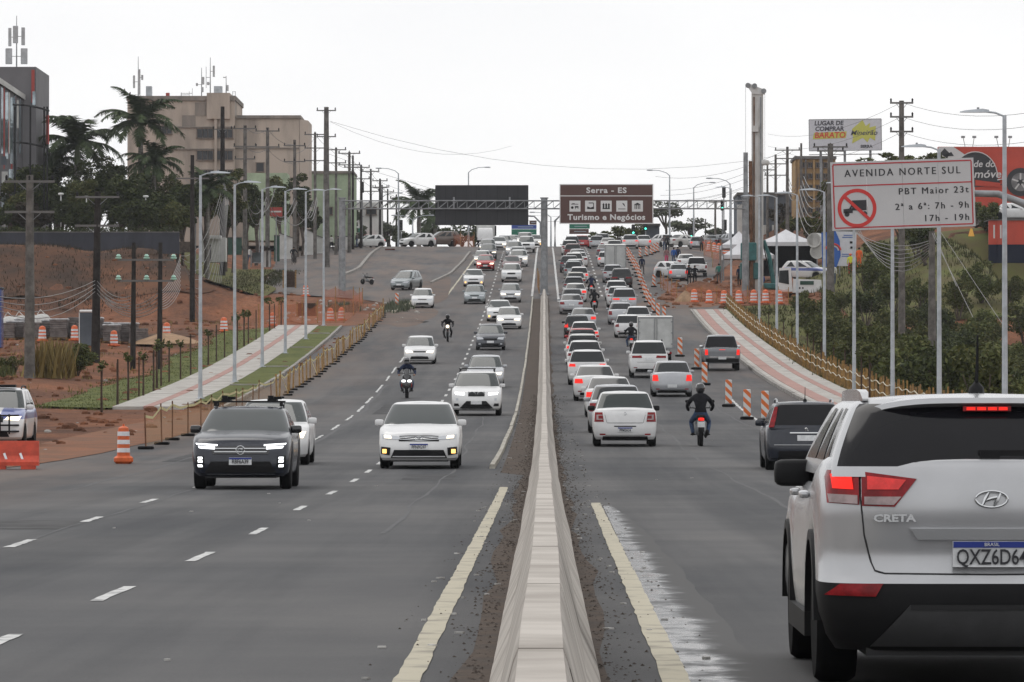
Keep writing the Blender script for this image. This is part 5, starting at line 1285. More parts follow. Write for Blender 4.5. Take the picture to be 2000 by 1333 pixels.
    m = MB(); m.box((0, -.84, .52), (.16, .03, .25)); m.build('rear_mudguard', MATS['trim'], t)
    return t
def rider(label, x, d, facing, top, trousers, helmet='helmet_black', lean=.1, rz=0.0, skin='skin'):
    J = sit(lean); o = OB('person', figure('sit%.2f' % lean, J)); tag(o, label, 'person', 'people riding motorcycles'); dress(o, top, trousers, skin)
    o.location = (x, d, ZR(d)); o.rotation_euler = (slope_at(d) * (-1 if facing == 'F' else 1), 0, (PI if facing == 'F' else 0) + rz)
    h = J['head']; m = MB(); m.sup((h[0], h[1] + .01, h[2] + .03), (.26, .30, .30), .85, 14, 8); hm = m.build('helmet', MATS[helmet], o, True)
    m = MB(); m.sup((h[0], h[1] + .10, h[2] + .035), (.21, .14, .11), .8, 12, 6); m.build('visor', MATS['glass_dark'], hm, True)
    return o
for (px, py, fc, kind, top, tr, hl, mlab, plab, skin) in (
    (794, 779, 'F', 'scooter', 'cloth_navy', 'denim', 'helmet_grey', 'black scooter with twin white headlights in the outer oncoming lane', 'person in dark blue jacket and grey helmet riding the scooter', 'skin'),
    (874, 669, 'F', 'naked', 'cloth_black', 'cloth_black', 'helmet_black', 'dark motorcycle with one round headlight approaching alone', 'person all in black riding the oncoming motorcycle with one headlight', 'cloth_black'),
    (1369, 872, 'R', 'naked', 'cloth_black', 'denim', 'helmet_black', 'black motorcycle with red tail light left of the striped markers', 'person in black jacket and jeans riding beside the striped markers', 'cloth_black'),
    (1161, 609, 'R', 'naked', 'cloth_black', 'cloth_black', 'helmet_black', 'dark motorcycle between the two queues, the nearer of two there', 'person in black riding between the queues, the nearer of two', 'cloth_black'),
    (1155, 577, 'R', 'naked', 'cloth_navy', 'cloth_black', 'helmet_grey', 'dark motorcycle with white plate between the queues, the farther of two', 'person in navy jacket riding between the queues, the farther of two', 'skin'),
    (1233, 688, 'R', 'naked', 'cloth_black', 'denim', 'helmet_black', 'motorcycle with red lamp squeezing along the near box truck', 'person with black helmet riding along the near box truck', 'skin')):
    dd = DG(py); yo = .62
    motorbike(mlab, XP(px, dd), dd + yo, fc, kind); rider(plab, XP(px, dd), dd + yo, fc, top, tr, hl, skin=skin)
q = G(717, 556); mb_ = motorbike('small motorcycle parked alone on the side street asphalt', q.x, q.y, 'R', lamp=False, rz=.9); mb_.scale = (.8, .8, .8)
q = Vector((XP(893, 608), 608, 0)); motorbike('dark motorcycle parked near the orange mesh at the crest', q.x, q.y, 'R', lamp=False, rz=1.2)
# cyclist in the side street
q = G(573, 517); t = thing('bicycle', 'dark bicycle ridden down the side street', 'bicycle', (q.x, q.y, q.z), PI + .3)
for y in (-.5, .52):
    m = MB(); m.tube([(0, y + .33 * math.cos(2 * PI * i / 18), .34 + .33 * math.sin(2 * PI * i / 18)) for i in range(19)], .018, 5); m.build('wheel', MATS['rubber'], t, True)
m = MB(); m.tube([(0, -.5, .34), (0, 0, .3), (0, .42, .8), (0, -.15, .8), (0, -.5, .34)], .016, 5); m.tube([(0, .52, .34), (0, .4, 1.0)], .016, 5); m.tube([(0, 0, .3), (0, -.18, .92)], .016, 5); m.tube([(-.28, .36, 1.02), (.28, .36, 1.02)], .014, 5); m.build('frame', MATS['trim'], t, True)
m = MB(); m.sup((0, -.2, .93), (.15, .26, .06), .7); m.build('saddle', MATS['trim'], t, True)
J = sit(.18, (.26, .34, 1.05), (.1, .2, .36), .97); o = OB('person', figure('cyc', J)); tag(o, 'person in dark clothes riding the bicycle in the side street', 'person'); dress(o, 'cloth_black', 'cloth_grey'); o.location = q; o.rotation_euler = (0, 0, PI + .3); hair_cap(o, J['head'])
def at_px(px, d): return XP(px, d)
for (px, d, top, tr, rz, pose, lab) in (
    (1302, 505, 'cloth_stripe', 'cloth_pink', .1, 'walk', 'person in striped top and pink trousers walking on the closed lane'),
    (1316, 507, 'cloth_blue', 'denim', -.1, 'stand', 'person in bright blue shirt beside the pink trousers walker'),
    (1324, 510, 'cloth_navy', 'cloth_black', .2, 'stand', 'person in dark clothes right of the blue shirt'),
    (1254, 476, 'cloth_navy', 'cloth_grey', -.3, 'walk', 'small figure in dark clothes standing next to the striped marker row'),
    (1298, 566, 'cloth_grey', 'denim', .3, 'arms', 'person in grey top standing at the crest, left of a pair'),
    (1304, 564, 'cloth_black', 'cloth_black', -.2, 'stand', 'person in black standing at the crest, right of a pair'),
    (1346, 449, 'cloth_black', 'cloth_black', .2, 'stand', 'officer in black uniform standing left of another behind the silver sedan'),
    (1357, 447, 'cloth_black', 'cloth_black', -.2, 'arms', 'officer in black uniform standing right of another behind the pickup'),
    (1404, 452, 'cloth_green', 'cloth_grey', 0, 'stand', 'person in green shirt standing near the marquee corner'),
    (1444, 446, 'cloth_navy', 'cloth_black', .5, 'stand', 'person in navy under the small white canopy'),
    (1539, 440, 'cloth_yellow', 'cloth_navy', .3, 'arms', 'worker in yellow vest behind the white crawler machine'),
    (1489, 425, 'cloth_blue', 'cloth_navy', .9, 'walk', 'person in blue next to the drilling rig'),
    (1628, 412, 'cloth_white', 'denim', -.3, 'stand', 'person in white shirt in front of the blue banner'),
    (1661, 415, 'cloth_yellow', 'cloth_red', .2, 'stand', 'worker in lime vest and orange helmet by the banner'),
    (1678, 417, 'cloth_orange', 'cloth_orange', -.4, 'stand', 'worker in orange overalls right of the lime vest worker'),
    (1370, 560, 'cloth_grey', 'cloth_black', 0, 'stand', 'person far off behind the braking silver hatchback')):
    x = XP(px, d); person(lab, x, d, top, tr, rz, pose, hat='orange' if 'helmet' in lab else None, group='people around the works on the right')
for (px, d, top, tr, lab) in ((661, 560, 'cloth_black', 'cloth_black', 'person in black walking on the left pavement by the wall'), (647, 566, 'cloth_white', 'cloth_black', 'person in white by the pavement wall, left of the gantry post'),
    (487, 508, 'cloth_white', 'denim', 'person in white shirt waiting at the bus shelter'), (697, 590, 'cloth_grey', 'denim', 'person in grey beside the parked white hatchback')):
    x = XP(px, d); person(lab, x, d, top, tr, RND.uniform(-1, 1), 'walk', group='people on the left pavement')
# ---------------------------------------------------------------- street lamps
def lamp_meshes(h, side):
    p = MB(); p.lathe([(.11, 0), (.105, .02), (.085, .5), (.055, h)], n=8); p.lathe([(.2, 0), (.2, .02), (.12, .03)], n=8)
    a = MB(); a.tube([(0, 0, h - .03), (side * .25, 0, h + .07), (side * .5, 0, h + .1)], .03, 6)
    hd = MB(); hd.loft([[Vector((side * x, y, h + z)) for y, z in ((-w, .08), (w, .08), (w * .7, .08 + t), (-w * .7, .08 + t))] for x, w, t in ((.42, .07, .07), (.6, .13, .10), (1.05, .12, .06), (1.22, .05, .025))], True, True)
    ph = MB(); ph.cyl((side * .72, 0, h + .15), (side * .72, 0, h + .22), .035, n=8)
    return [('post', p.mesh('post', MATS['galv'], True)), ('arm', a.mesh('arm', MATS['galv'], True)), ('lamp_head', hd.mesh('lamp_head', MATS['galv'], True, 30)), ('light_sensor', ph.mesh('light_sensor', MATS['steel'], True))]
LM = {1: lamp_meshes(9.15, 1), -1: lamp_meshes(9.15, -1)}
def street_lamp(label, x, d, side, group, z=None):
    t = thing('street_lamp', label, 'street lamp', (x, d, H(x, d) + .02 if z is None else z), RND.uniform(-.04, .04), 0, group)
    for n_, me in LM[side]: OB(n_, me, t)
    return t
for i, (px, py) in enumerate(((391, 785), (458, 752), (512, 722), (557, 695), (597, 667), (632, 640))):
    q = G(px, py); street_lamp('tall grey street lamp on the left pavement, %s from the camera' % ORD[i], q.x, q.y, 1, 'street lamps along the left pavement', z=ZR(q.y) + .13)
for i, (px, d) in enumerate(((1962, 140), (1834, 166), (1743, 194), (1668, 222), (1610, 250), (1557, 278), (1517, 308), (1483, 336), (1428, 396))):
    x = XP(px, d); street_lamp('tall grey street lamp behind the right wooden fence, %s from the camera' % ORD[i], x, d, -1, 'street lamps along the right fence', z=min(H(x, d), ZR(d)) - .1)
# far curved-arm lamps at the crest
def far_lamp(label, px, top, d, dirs):
    x = XP(px, d); z0 = H(x, d); zt = P(px, top, d).z; t = thing('curved_street_lamp', label, 'street lamp', (x, d, z0), 0, 0, 'curved lamps at the crest')
    h = zt - z0; m = MB(); m.cyl((0, 0, 0), (0, 0, h - .4), .13, .07, 7); m.build('post', MATS['galv'], t, True)
    for s in dirs:
        m = MB(); m.tube([(0, 0, h - .45), (s * .4, 0, h - .1), (s * 1.2, 0, h + .15), (s * 2.0, 0, h + .2)], [.06, .05, .045, .04], 6); m.build('arm', MATS['galv'], t, True)
        m = MB(); m.sup((s * 2.3, 0, h + .2), (.8, .3, .16), .7); m.build('lamp_head', MATS['galv'], t, True)
for (px, top, d, dirs, lab) in ((778, 332, 600, (-1,), 'curved arm lamp left of the black board, tallest there'), (915, 330, 625, (1,), 'curved arm lamp rising above the black board'), (806, 424, 640, (-1, 1), 'short double arm lamp before the far palm'),
    (1308, 336, 600, (-1,), 'curved arm lamp right of the brown sign'), (1355, 360, 628, (1,), 'smaller curved arm lamp right of the brown sign'), (1076, 418, 640, (-1,), 'small curved lamp just right of the gantry post'), (1426, 352, 570, (-1,), 'thin street lamp left of the drilling rig'), (745, 380, 640, (1,), 'far curved lamp among the left poles')):
    far_lamp(lab, px, top, d, dirs)

# ---------------------------------------------------------------- gantry and its signs
GD_ = 421.0; gs = GD_ / FPX
gt = thing('sign_gantry', 'grey steel truss gantry spanning both carriageways on three posts', 'gantry', (0, GD_, ZR(GD_)))
zg = ZR(GD_)
def gz(py): return EYE + (VPY - py) * gs - zg
for px, r, z0 in ((668, .30, -.4), (1063, .30, 0), (1456, .30, -.3)):
    m = MB(); m.cyl((XP(px, GD_), 0, z0), (XP(px, GD_), 0, gz(387)), r, r * .9, 14); m.lathe([(r * 1.7, z0), (r * 1.7, z0 + .08), (r, z0 + .12)], (XP(px, GD_), 0, 0), 12); m.build('post', MATS['steel'], gt, True)
    m = MB(); m.lathe([(r * 1.15, gz(388)), (r * 1.15, gz(386))], (XP(px, GD_), 0, 0), 14); m.build('post_cap', MATS['steel'], gt)
xa, xb = XP(668, GD_), XP(1456, GD_); zt_, zb_ = gz(392.5), gz(408)
for yy in (-.35, .35):
    for zz in (zt_, zb_):
        m = MB(); m.cyl((xa, yy, zz), (xb, yy, zz), .045, n=6); m.build('chord', MATS['steel'], gt, True)
n = 42; stp = (xb - xa) / n
for i in range(n):
    x = xa + i * stp
    for yy in (-.35, .35):
        m = MB(); m.cyl((x, yy, zb_), (x + stp, yy, zt_), .026, n=5); m.build('diagonal', MATS['steel'], gt)
        m = MB(); m.cyl((x, yy, zb_), (x, yy, zt_), .02, n=5); m.build('strut', MATS['steel'], gt)
    m = MB(); m.cyl((x, -.35, zt_), (x + stp, .35, zt_), .016, n=5); m.build('brace', MATS['steel'], gt)
def board(name, label, cat, px0, px1, py0, py1, d, mk, thick=.08, back=None):
    c = P((px0 + px1) / 2, (py0 + py1) / 2, d); w = (px1 - px0) * d / FPX; h = (py1 - py0) * d / FPX
    t = thing(name, label, cat, c); m = MB(); m.bbox((0, 0, 0), (w, thick, h), .02); m.build('panel', MATS[mk], t)
    return t, w, h
mat('ledboard', (.012, .013, .017), .5, var=.25, vscale=1.2, streak=(3, 1, .2)); mat('brown_sign', (.085, .036, .028), .45); mat('sign_white', (.66, .66, .66), .5); mat('green_sign', (.012, .16, .10), .5); mat('blue_sign', (.03, .07, .30), .5)
vb, w, h = board('message_board', 'large black electronic message board hung behind the gantry truss', 'message board', 850, 1032, 362, 440, GD_ + .75, 'ledboard', .35)
for i in range(1, 9):
    m = MB(); m.box((-w / 2 + w * i / 9, -.19, 0), (.025, .03, h * .98)); m.build('panel_rib', MATS['trim'], vb)
for sx in (-.3, .3):
    m = MB(); m.box((w * sx, -.35, h * .06), (.14, .32, .9)); m.build('bracket', MATS['steel'], vb)
sd_ = GD_ - .62; ss = sd_ / FPX
bs_, w, h = board('tourist_sign', 'brown tourist direction sign with five white pictograms on the gantry', 'road sign', 1093, 1276, 360, 437.5, sd_, 'brown_sign', .06)
def frame_rect(t, w, h, th, mk, y, name='border', inset=0.03):
    for (cx, cz, sx, sz) in ((0, h / 2 - inset, w - 2 * inset, th), (0, -h / 2 + inset, w - 2 * inset, th), (-w / 2 + inset, 0, th, h - 2 * inset - th), (w / 2 - inset, 0, th, h - 2 * inset - th)):
        MB().box((cx, y, cz), (sx, .012, sz)).build(name, MATS[mk], t)
frame_rect(bs_, w, h, .075, 'sign_white', -.036)
MB().box((0, -.036, h / 2 - (383 - 360) * ss), (w - .12, .012, .07)).build('divider', MATS['sign_white'], bs_)
text('Serra - ES', .62, MATS['sign_white'], bs_, (0, -.045, h / 2 - (372.5 - 360) * ss), xs=1.18, bold=.018, spacing=1.12)
text('Turismo e Negócios', .64, MATS['sign_white'], bs_, (0, -.045, h / 2 - (425 - 360) * ss), xs=1.09, bold=.02, spacing=1.1)
for i, px in enumerate((1123, 1153.5, 1184, 1214.5, 1245)):
    cx = XP(px, sd_) - XP(1184.5, sd_); cz = h / 2 - (403 - 360) * ss; s_ = 21.5 * ss
    pg = MB().bbox((cx, -.04, cz), (s_, .02, s_), .02).build('pictogram', MATS['sign_white'], bs_); y = -.056
    m = MB()
    if i == 0: m.box((cx - .02, y, cz + .16), (.6, .01, .05)); m.box((cx - .12, y, cz + .2), (.2, .01, .06)); m.cyl((cx - .22, y - .01, cz - .12), (cx - .22, y, cz - .12), .11, n=12); m.box((cx + .14, y, cz - .06), (.3, .01, .12)); m.box((cx + .05, y, cz - .17), (.05, .01, .12)); m.box((cx + .25, y, cz - .17), (.05, .01, .12))
    if i == 1: m.prism([(cx - .28, cz - .24), (cx + .28, cz - .24), (cx + .28, cz - .02), (cx, cz - .12), (cx - .28, cz - .02)], y, y + .01); m.box((cx + .04, y, cz + .26), (.4, .01, .07)); m.box((cx + .25, y, cz + .1), (.06, .01, .3))
    if i == 2:
        for a in (-.22, 0, .22): m.box((cx + a, y, cz - .05), (.13, .01, .34)); m.prism([(cx + a - .1, cz + .12), (cx + a + .1, cz + .12), (cx + a, cz + .26)], y, y + .01)
        m.box((cx, y, cz - .2), (.6, .01, .08))
    if i == 3: m.prism([(cx + .02, cz + .26), (cx + .2, cz + .2), (cx + .28, cz - .06), (cx + .16, cz + .06)], y, y + .01); m.box((cx, y, cz - .23), (.6, .01, .05))
    if i == 4:
        m.prism([(cx - .28, cz + .13), (cx + .28, cz + .13), (cx, cz + .28)], y, y + .01); m.box((cx, y, cz + .1), (.5, .01, .04))
        for a in (-.2, -.07, .07, .2): m.box((cx + a, y, cz - .08), (.06, .01, .32))
    m.build('symbol', MATS['trim'], pg)
# far direction signs at the crest
def far_sign(label, rows, d, post):
    x0 = min(r[0] for r in rows); x1 = max(r[1] for r in rows); y1 = max(r[3] for r in rows)
    base = P((x0 + x1) / 2, y1, d); t = thing('direction_sign', label, 'road sign', base)
    for a, b, c, e, mk in rows:
        w, h = (b - a) * d / FPX, (e - c) * d / FPX; q = P((a + b) / 2, (c + e) / 2, d) - base
        pn = MB().box(q, (w, .08, h)).build('panel', MATS[mk], t)
        for k in range(max(1, int((e - c) // 7))):
            MB().box((q.x + w * .06, q.y - .045, q.z + h / 2 - h * (k + .5) / max(1, int((e - c) // 7))), (w * .62, .01, .09)).build('lettering_band', MATS['sign_far_text'], pn)
    px, side = post; xx = XP(px, d) - base.x
    m = MB(); zg_ = ZR(min(d, 640)) - base.z - .3; m.tube([(xx, 0, zg_), (xx, 0, 1.6), (xx + side * .8, 0, 2.4), (xx + side * 3.0, 0, 2.45)], [.16, .13, .1, .08], 8); m.build('post', MATS['steel'], t, True)
mat('sign_far_text', (.32, .38, .42), .6)
far_sign('green and blue direction sign at the crest left of the gantry post', [(999, 1048, 448, 461.5, 'green_sign'), (999, 1048, 439.5, 447.5, 'blue_sign'), (1034, 1048, 431, 439, 'brown_sign')], 618, (1056, -1))
far_sign('green and brown direction sign at the crest right of the gantry post', [(1112, 1152, 438, 447, 'green_sign'), (1112, 1150, 447.5, 457.5, 'brown_sign')], 618, (1084, 1))

# big white regulation sign on a cantilever arm
SD = 150.0; S_ = SD / FPX
c = P(1763.5, 380, SD); w, h = 280 * S_, 134 * S_
rs = thing('lorry_ban_sign', 'large white traffic sign banning lorries, with red border and times', 'road sign', c); rs.rotation_euler = (0, -math.radians(-1.9) * -1, 0)
mat('sign_panel', (.50, .50, .505), .45, var=.05, vscale=.6); mat('sign_red', (.42, .012, .02), .45); mat('sign_black', (.02, .02, .025), .5)
for i in range(4):
    MB().bbox((-w / 2 + w * (i + .5) / 4, 0, 0), (w / 4 - .006, .05, h), .004).build('panel', MATS['sign_panel'], rs)
for i in (-1, 1): MB().box((0, .05, i * h * .3), (w * .96, .05, .08)).build('stiffener', MATS['steel'], rs)
frame_rect(rs, w, h, .035, 'sign_red', -.028, inset=.075)
MB().box((0, -.028, h / 2 - 47 * S_), (w - .16, .01, .035)).build('divider', MATS['sign_red'], rs)
for k_ in (0, .01): text('AVENIDA NORTE SUL', .30, MATS['sign_black'], rs, (k_, -.03 - k_ * .1, h / 2 - 23.5 * S_), xs=.92, spacing=1.32)
for tx, py, xs_ in (('PBT Maior 23t', 62, 1.0), ('2ª a 6ª: 7h - 9h', 92, 1.0), ('17h - 19h', 116, 1.0)):
    for k_ in (0, .012): text(tx, .27, MATS['sign_black'], rs, (w / 2 - .17 - k_, -.03 - k_ * .1, h / 2 - py * S_ + k_ * .3), xs=xs_, align='RIGHT', spacing=1.28)
cx, cz = (1673 - 1763.5) * S_, h / 2 - 91 * S_; R0 = 38 * S_
ring = [Vector((cx + (R0 - .055) * math.cos(2 * PI * i / 40), -.03, cz + (R0 - .055) * math.sin(2 * PI * i / 40))) for i in range(40)]
m = MB(); L = []
for k in range(41):
    a = 2 * PI * k / 40; L.append([Vector((cx + r * math.cos(a), y, cz + r * math.sin(a))) for r, y in ((R0, -.027), (R0, -.034), (R0 - .105, -.034), (R0 - .105, -.027))])
m.loft(L); m.build('prohibition_ring', MATS['sign_red2'] if 'sign_red2' in MATS else mat('sign_red2', (.55, .03, .025), .45), rs)
m = MB(); m.box((cx + .07, -.03, cz + .08), (.42, .008, .30)); m.build('lorry_symbol', MATS['sign_black'], rs)
m = MB(); m.prism([(cx - .40, cz - .14), (cx - .13, cz - .14), (cx - .13, cz + .0), (cx - .40, cz - .02)], -.034, -.026); m.prism([(cx - .24, cz - .02), (cx - .18, cz - .02), (cx - .1, cz + .12), (cx - .15, cz + .12)], -.034, -.026); m.build('lorry_symbol', MATS['sign_black'], rs)
for a in (-.30, .22):
    m = MB(); m.cyl((cx + a, -.034, cz - .17), (cx + a, -.026, cz - .17), .075, n=14); m.build('lorry_symbol', MATS['sign_black'], rs)
m = MB(); M = Matrix.Rotation(math.radians(44), 3, 'Y'); m.box((cx, -.04, cz), (2 * R0 - .1, .006, .095), M=M); m.build('prohibition_bar', MATS['sign_red2'], rs)
ca = thing('cantilever_post', 'grey bent cantilever arm carrying the lorry ban sign', 'sign post', (XP(2110, SD), SD + .16, ZR(SD) - .8))
b0 = Vector(ca.location)
m = MB(); m.tube([Vector((XP(1700, SD), SD + .16, P(0, 378, SD).z)) - b0, Vector((XP(1905, SD), SD + .16, P(0, 378, SD).z)) - b0, Vector((XP(1950, SD), SD + .16, P(0, 379, SD).z)) - b0, Vector((XP(2000, SD), SD + .16, P(0, 397, SD).z)) - b0, Vector((XP(2080, SD), SD + .16, P(0, 440, SD).z)) - b0, Vector((XP(2110, SD), SD + .16, P(0, 500, SD).z)) - b0, Vector((0, 0, 0))], [.09, .1, .105, .11, .12, .13, .15], 10); m.build('arm', MATS['steel'], ca, True)

# ---------------------------------------------------------------- striped markers, barrels, barriers
sm_ = mat('stripes', (.7, .7, .7), .5); nt = sm_.node_tree; b = nt.nodes['Principled BSDF']
tcn = nt.nodes.new('ShaderNodeTexCoord'); sp = nt.nodes.new('ShaderNodeSeparateXYZ'); nt.links.new(tcn.outputs['Object'], sp.inputs[0])
ad = nt.nodes.new('ShaderNodeMath'); ad.operation = 'ADD'; nt.links.new(sp.outputs[0], ad.inputs[0]); nt.links.new(sp.outputs[2], ad.inputs[1])
mu = nt.nodes.new('ShaderNodeMath'); mu.operation = 'MULTIPLY'; mu.inputs[1].default_value = 3.1; nt.links.new(ad.outputs[0], mu.inputs[0])
fr = nt.nodes.new('ShaderNodeMath'); fr.operation = 'FRACT'; nt.links.new(mu.outputs[0], fr.inputs[0])
gt_ = nt.nodes.new('ShaderNodeMath'); gt_.operation = 'GREATER_THAN'; gt_.inputs[1].default_value = .5; nt.links.new(fr.outputs[0], gt_.inputs[0])
mxn = nt.nodes.new('ShaderNodeMix'); mxn.data_type = 'RGBA'; mxn.inputs[6].default_value = (.6, .6, .59, 1); mxn.inputs[7].default_value = (.60, .13, .02, 1); nt.links.new(gt_.outputs[0], mxn.inputs[0]); nt.links.new(mxn.outputs[2], b.inputs['Base Color'])
dm1 = MB(); dm1.bbox((0, 0, .55), (.24, .05, .88), .03); dm1 = dm1.mesh('panel', MATS['stripes'])
dm2 = MB(); dm2.bbox((0, 0, .05), (.42, .7, .1), .03); dm2 = dm2.mesh('base', MATS['rubber'])
MARK = [(1494, 824), (1459, 820), (1423, 795), (1376, 753), (1361, 722), (1328, 697), (1297, 629), (1285, 622), (1276, 611), (1269, 600), (1264, 591), (1260, 582), (1257, 573), (1254, 565), (1251, 557), (1249, 549), (1246, 541), (1243, 534), (1239, 527), (1236, 520), (1232, 514), (1229, 508), (1226, 503), (1250, 504), (1262, 501), (1272, 498), (1278, 495), (1284, 493), (1277, 561), (775, 600)]
for i, (px, py) in enumerate(MARK):
    q = G(px, py)
    lab = ('striped orange and white marker, %s of the long row from the camera' % ORD[i]) if i < 23 else ('striped orange and white marker, %s along the short row at the top' % ORD[i - 23]) if i < 28 else 'lone striped marker on the closed lane by the mesh' if i == 28 else 'lone striped marker on the left traffic island'
    t = thing('lane_marker', lab, 'traffic marker', q, RND.uniform(-.25, .25), 0, 'striped lane markers'); OB('panel', dm1, t); OB('base', dm2, t); t.scale = (1.1, 1, 1.08)
# channelizer barrels
bm1 = MB(); bm1.lathe([(.27, .1), (.27, .34), (.255, .36), (.255, .58), (.24, .6), (.24, .82), (.22, .84), (.2, .98), (.12, 1.02), (.05, 1.06)], n=14); bm1 = bm1.mesh('body', MATS['orange'], True)
bm2 = [MB().lathe([(r + .004, z), (r + .004, z + .13)], n=14).mesh('reflective_band', MATS['reflective'], True) for r, z in ((.268, .2), (.254, .43), (.238, .66))]
bm3 = MB(); bm3.bbox((0, 0, .06), (.62, .62, .12), .03); bm3 = bm3.mesh('base', MATS['orange'])
def barrel(label, x, d, z=None, s=1.0, group='orange and white channelizer barrels'):
    t = thing('traffic_barrel', label, 'traffic barrel', (x, d, (H(x, d) if z is None else z)), RND.uniform(0, 3), 0, group); t.scale = (s, s, s)
    OB('body', bm1, t); OB('base', bm3, t)
    for m_ in bm2: OB('reflective_band', m_, t)
for i, (px, d) in enumerate(((1356, 403), (1385, 401), (1414, 400), (1443, 399), (1472, 398), (1495, 397), (1522, 396))):
    barrel('orange and white barrel in the right works row, %s from the left' % ORD[i], XP(px, d), d, s=1.0)
for i, (px, d) in enumerate(((1395, 560), (1404, 556), (1412, 552), (1385, 563), (1420, 550))):
    barrel('orange and white barrel among the mesh left of the marquee, %s of five' % ORD[i], XP(px, d), d)
for (px, d, lab) in ((82, 309, 'orange and white barrel by the paver pallets, leftmost'), (145, 311, 'orange and white barrel by the paver pallets, second from the left'), (222, 308, 'orange and white barrel by the paver pallets, third from the left'), (325, 318, 'orange and white barrel by the earth mound beside the twin poles'),
    (437, 331, 'orange and white barrel behind the row of saplings'), (532, 356, 'orange and white barrel behind the end of the left pavement'), (597, 418, 'tall red and white barrel near the wooden crate'), (645, 361, 'orange and white barrel left of the gantry post'), (667, 362, 'orange and white barrel just below the gantry post')):
    barrel(lab, XP(px, d), d, s=.9)
# tall channelizer beside the left road edge
q = G(241, 906); t = thing('traffic_channelizer', 'tall orange and white channelizer with square base at the left road edge', 'traffic barrel', q, .1)
MB().lathe([(.15, .16), (.135, .68), (.12, .82), (.08, .85), (.025, .87), (.025, .91)], n=16).build('body', MATS['orange'], t, True)
for z0, r in ((.26, .150), (.45, .146), (.64, .141)): MB().lathe([(r, z0), (r - .004, z0 + .1)], n=16).build('reflective_band', MATS['reflective'], t, True)
MB().bbox((0, 0, .09), (.44, .44, .18), .05).build('base', MATS['orange'], t)
# water-filled barrier at the left edge
q = G(15, 917); t = thing('plastic_barrier', 'red orange plastic road barrier at the lower left edge', 'barrier', q, .06)
m = MB(); prof = [(-.24, 0.08), (-.24, .16), (-.12, .3), (-.08, .62), (.08, .62), (.12, .3), (.24, .16), (.24, .08)]
m.prism([(y, z) for y, z in prof], -1.1, .68, 'X'); m.build('body', mat('barrier_red', (.55, .06, .025), .5, var=.2, vscale=4), t)
for x in (-.9, -.2, .45): MB().box((x, 0, .05), (.32, .46, .1)).build('foot', MATS['barrier_red'], t)
for x in (-.35, -.05, .3): MB().box((x, -.155, .28), (.05, .02, .16), M=Matrix.Rotation(-.35, 3, 'X') @ Matrix.Rotation(-.35, 3, 'Y')).build('reflective_strip', MATS['reflective'], t)

# ---------------------------------------------------------------- fences and nets
def netmat(name, col, fac):
    m = bpy.data.materials.new(name); m.use_nodes = True; MATS[name] = m; nt = m.node_tree; b = nt.nodes['Principled BSDF']; b.inputs['Base Color'].default_value = (*col, 1); b.inputs['Roughness'].default_value = .8
    tr = nt.nodes.new('ShaderNodeBsdfTransparent'); mx = nt.nodes.new('ShaderNodeMixShader'); mx.inputs[0].default_value = fac
    nt.links.new(tr.outputs[0], mx.inputs[1]); nt.links.new(b.outputs[0], mx.inputs[2]); nt.links.new(mx.outputs[0], nt.nodes['Material Output'].inputs[0]); return m
netmat('net_orange', (.5, .15, .06), .42); netmat('net_tan', (.38, .23, .10), .36)
mat('tape', (.55, .47, .22), .7, var=.2, vscale=5); mat('stake', (.32, .19, .07), .85, var=.3, vscale=6); mat('rebar', (.16, .075, .045), .9, var=.3)
sf = thing('tape_fence', 'temporary fence of stakes, netting and yellow tape along the left lane', 'fence')
tops = []; dq = 136.0; i = 0
while dq < 378:
    xx = -10.7 + (dq - 141) * -.0045 + RND.uniform(-.12, .12); z = ZR(dq); hh = 1.05 + RND.uniform(-.1, .12); ln = RND.uniform(-.06, .06); near = dq < 205
    m = MB(); m.cyl((xx, dq, z), (xx + ln, dq + RND.uniform(-.1, .1), z + hh), .022 if near else .04, n=5); m.build('stake', MATS['rebar' if near else 'stake'], sf)
    m = MB(); m.bbox((xx, dq, z + .04), (.4, .5, .08), .02); m.build('foot', MATS['rubber'], sf)
    tops.append((Vector((xx + ln * .9, dq, z + hh * .9)), Vector((xx + ln * .1, dq, z + .08)))); dq += 6.2 if near else 4.4; i += 1
for (a, a0), (b_, b0_) in zip(tops, tops[1:]):
    mid = (a + b_) / 2 - Vector((0, 0, RND.uniform(.03, .2))); m = MB()
    pts = [a, mid, b_]; w_ = Vector((0, 0, .035))
    m.loft([[p - w_, p + w_] for p in pts], closed=False); m.build('tape', MATS['tape'], sf)
    if RND.random() < .4 and a.y > 200: m = MB(); m.loft([[p - w_, p + w_] for p in (a, b0_ + Vector((0, 0, .1)))], closed=False); m.build('tape', MATS['tape'], sf)
    m = MB(); m.loft([[a0, a - Vector((0, 0, .1))], [(a0 + b0_) / 2, mid - Vector((0, 0, .12))], [b0_, b_ - Vector((0, 0, .1))]], closed=False); m.build('netting', MATS['net_tan'], sf)
def net(label, pts, h, mk='net_orange', every=1):
    t = thing('safety_net', label, 'safety net'); L = []
    for k, (x, d) in enumerate(pts):
        z = H(x, d); L.append((Vector((x, d, z)), Vector((x + RND.uniform(-.05, .05), d, z + h * RND.uniform(.85, 1.05)))))
        m = MB(); m.cyl((x, d, z - .1), (x, d, z + h * 1.12), .03, n=5); m.build('stake', MATS['stake'], t)
    for (a0, a1), (b0_, b1) in zip(L, L[1:]):
        m = MB(); mm = (a1 + b1) / 2 - Vector((0, 0, h * RND.uniform(.05, .3))); m.loft([[a0, a1], [(a0 + b0_) / 2, mm], [b0_, b1]], closed=False); m.build('netting', MATS[mk], t)
net('orange safety net along the end of the left pavement', [(XP(px, d), d) for px, d in ((505, 352), (545, 354), (590, 355), (620, 356), (655, 357), (672, 357), (690, 372), (702, 386))], 1.5)
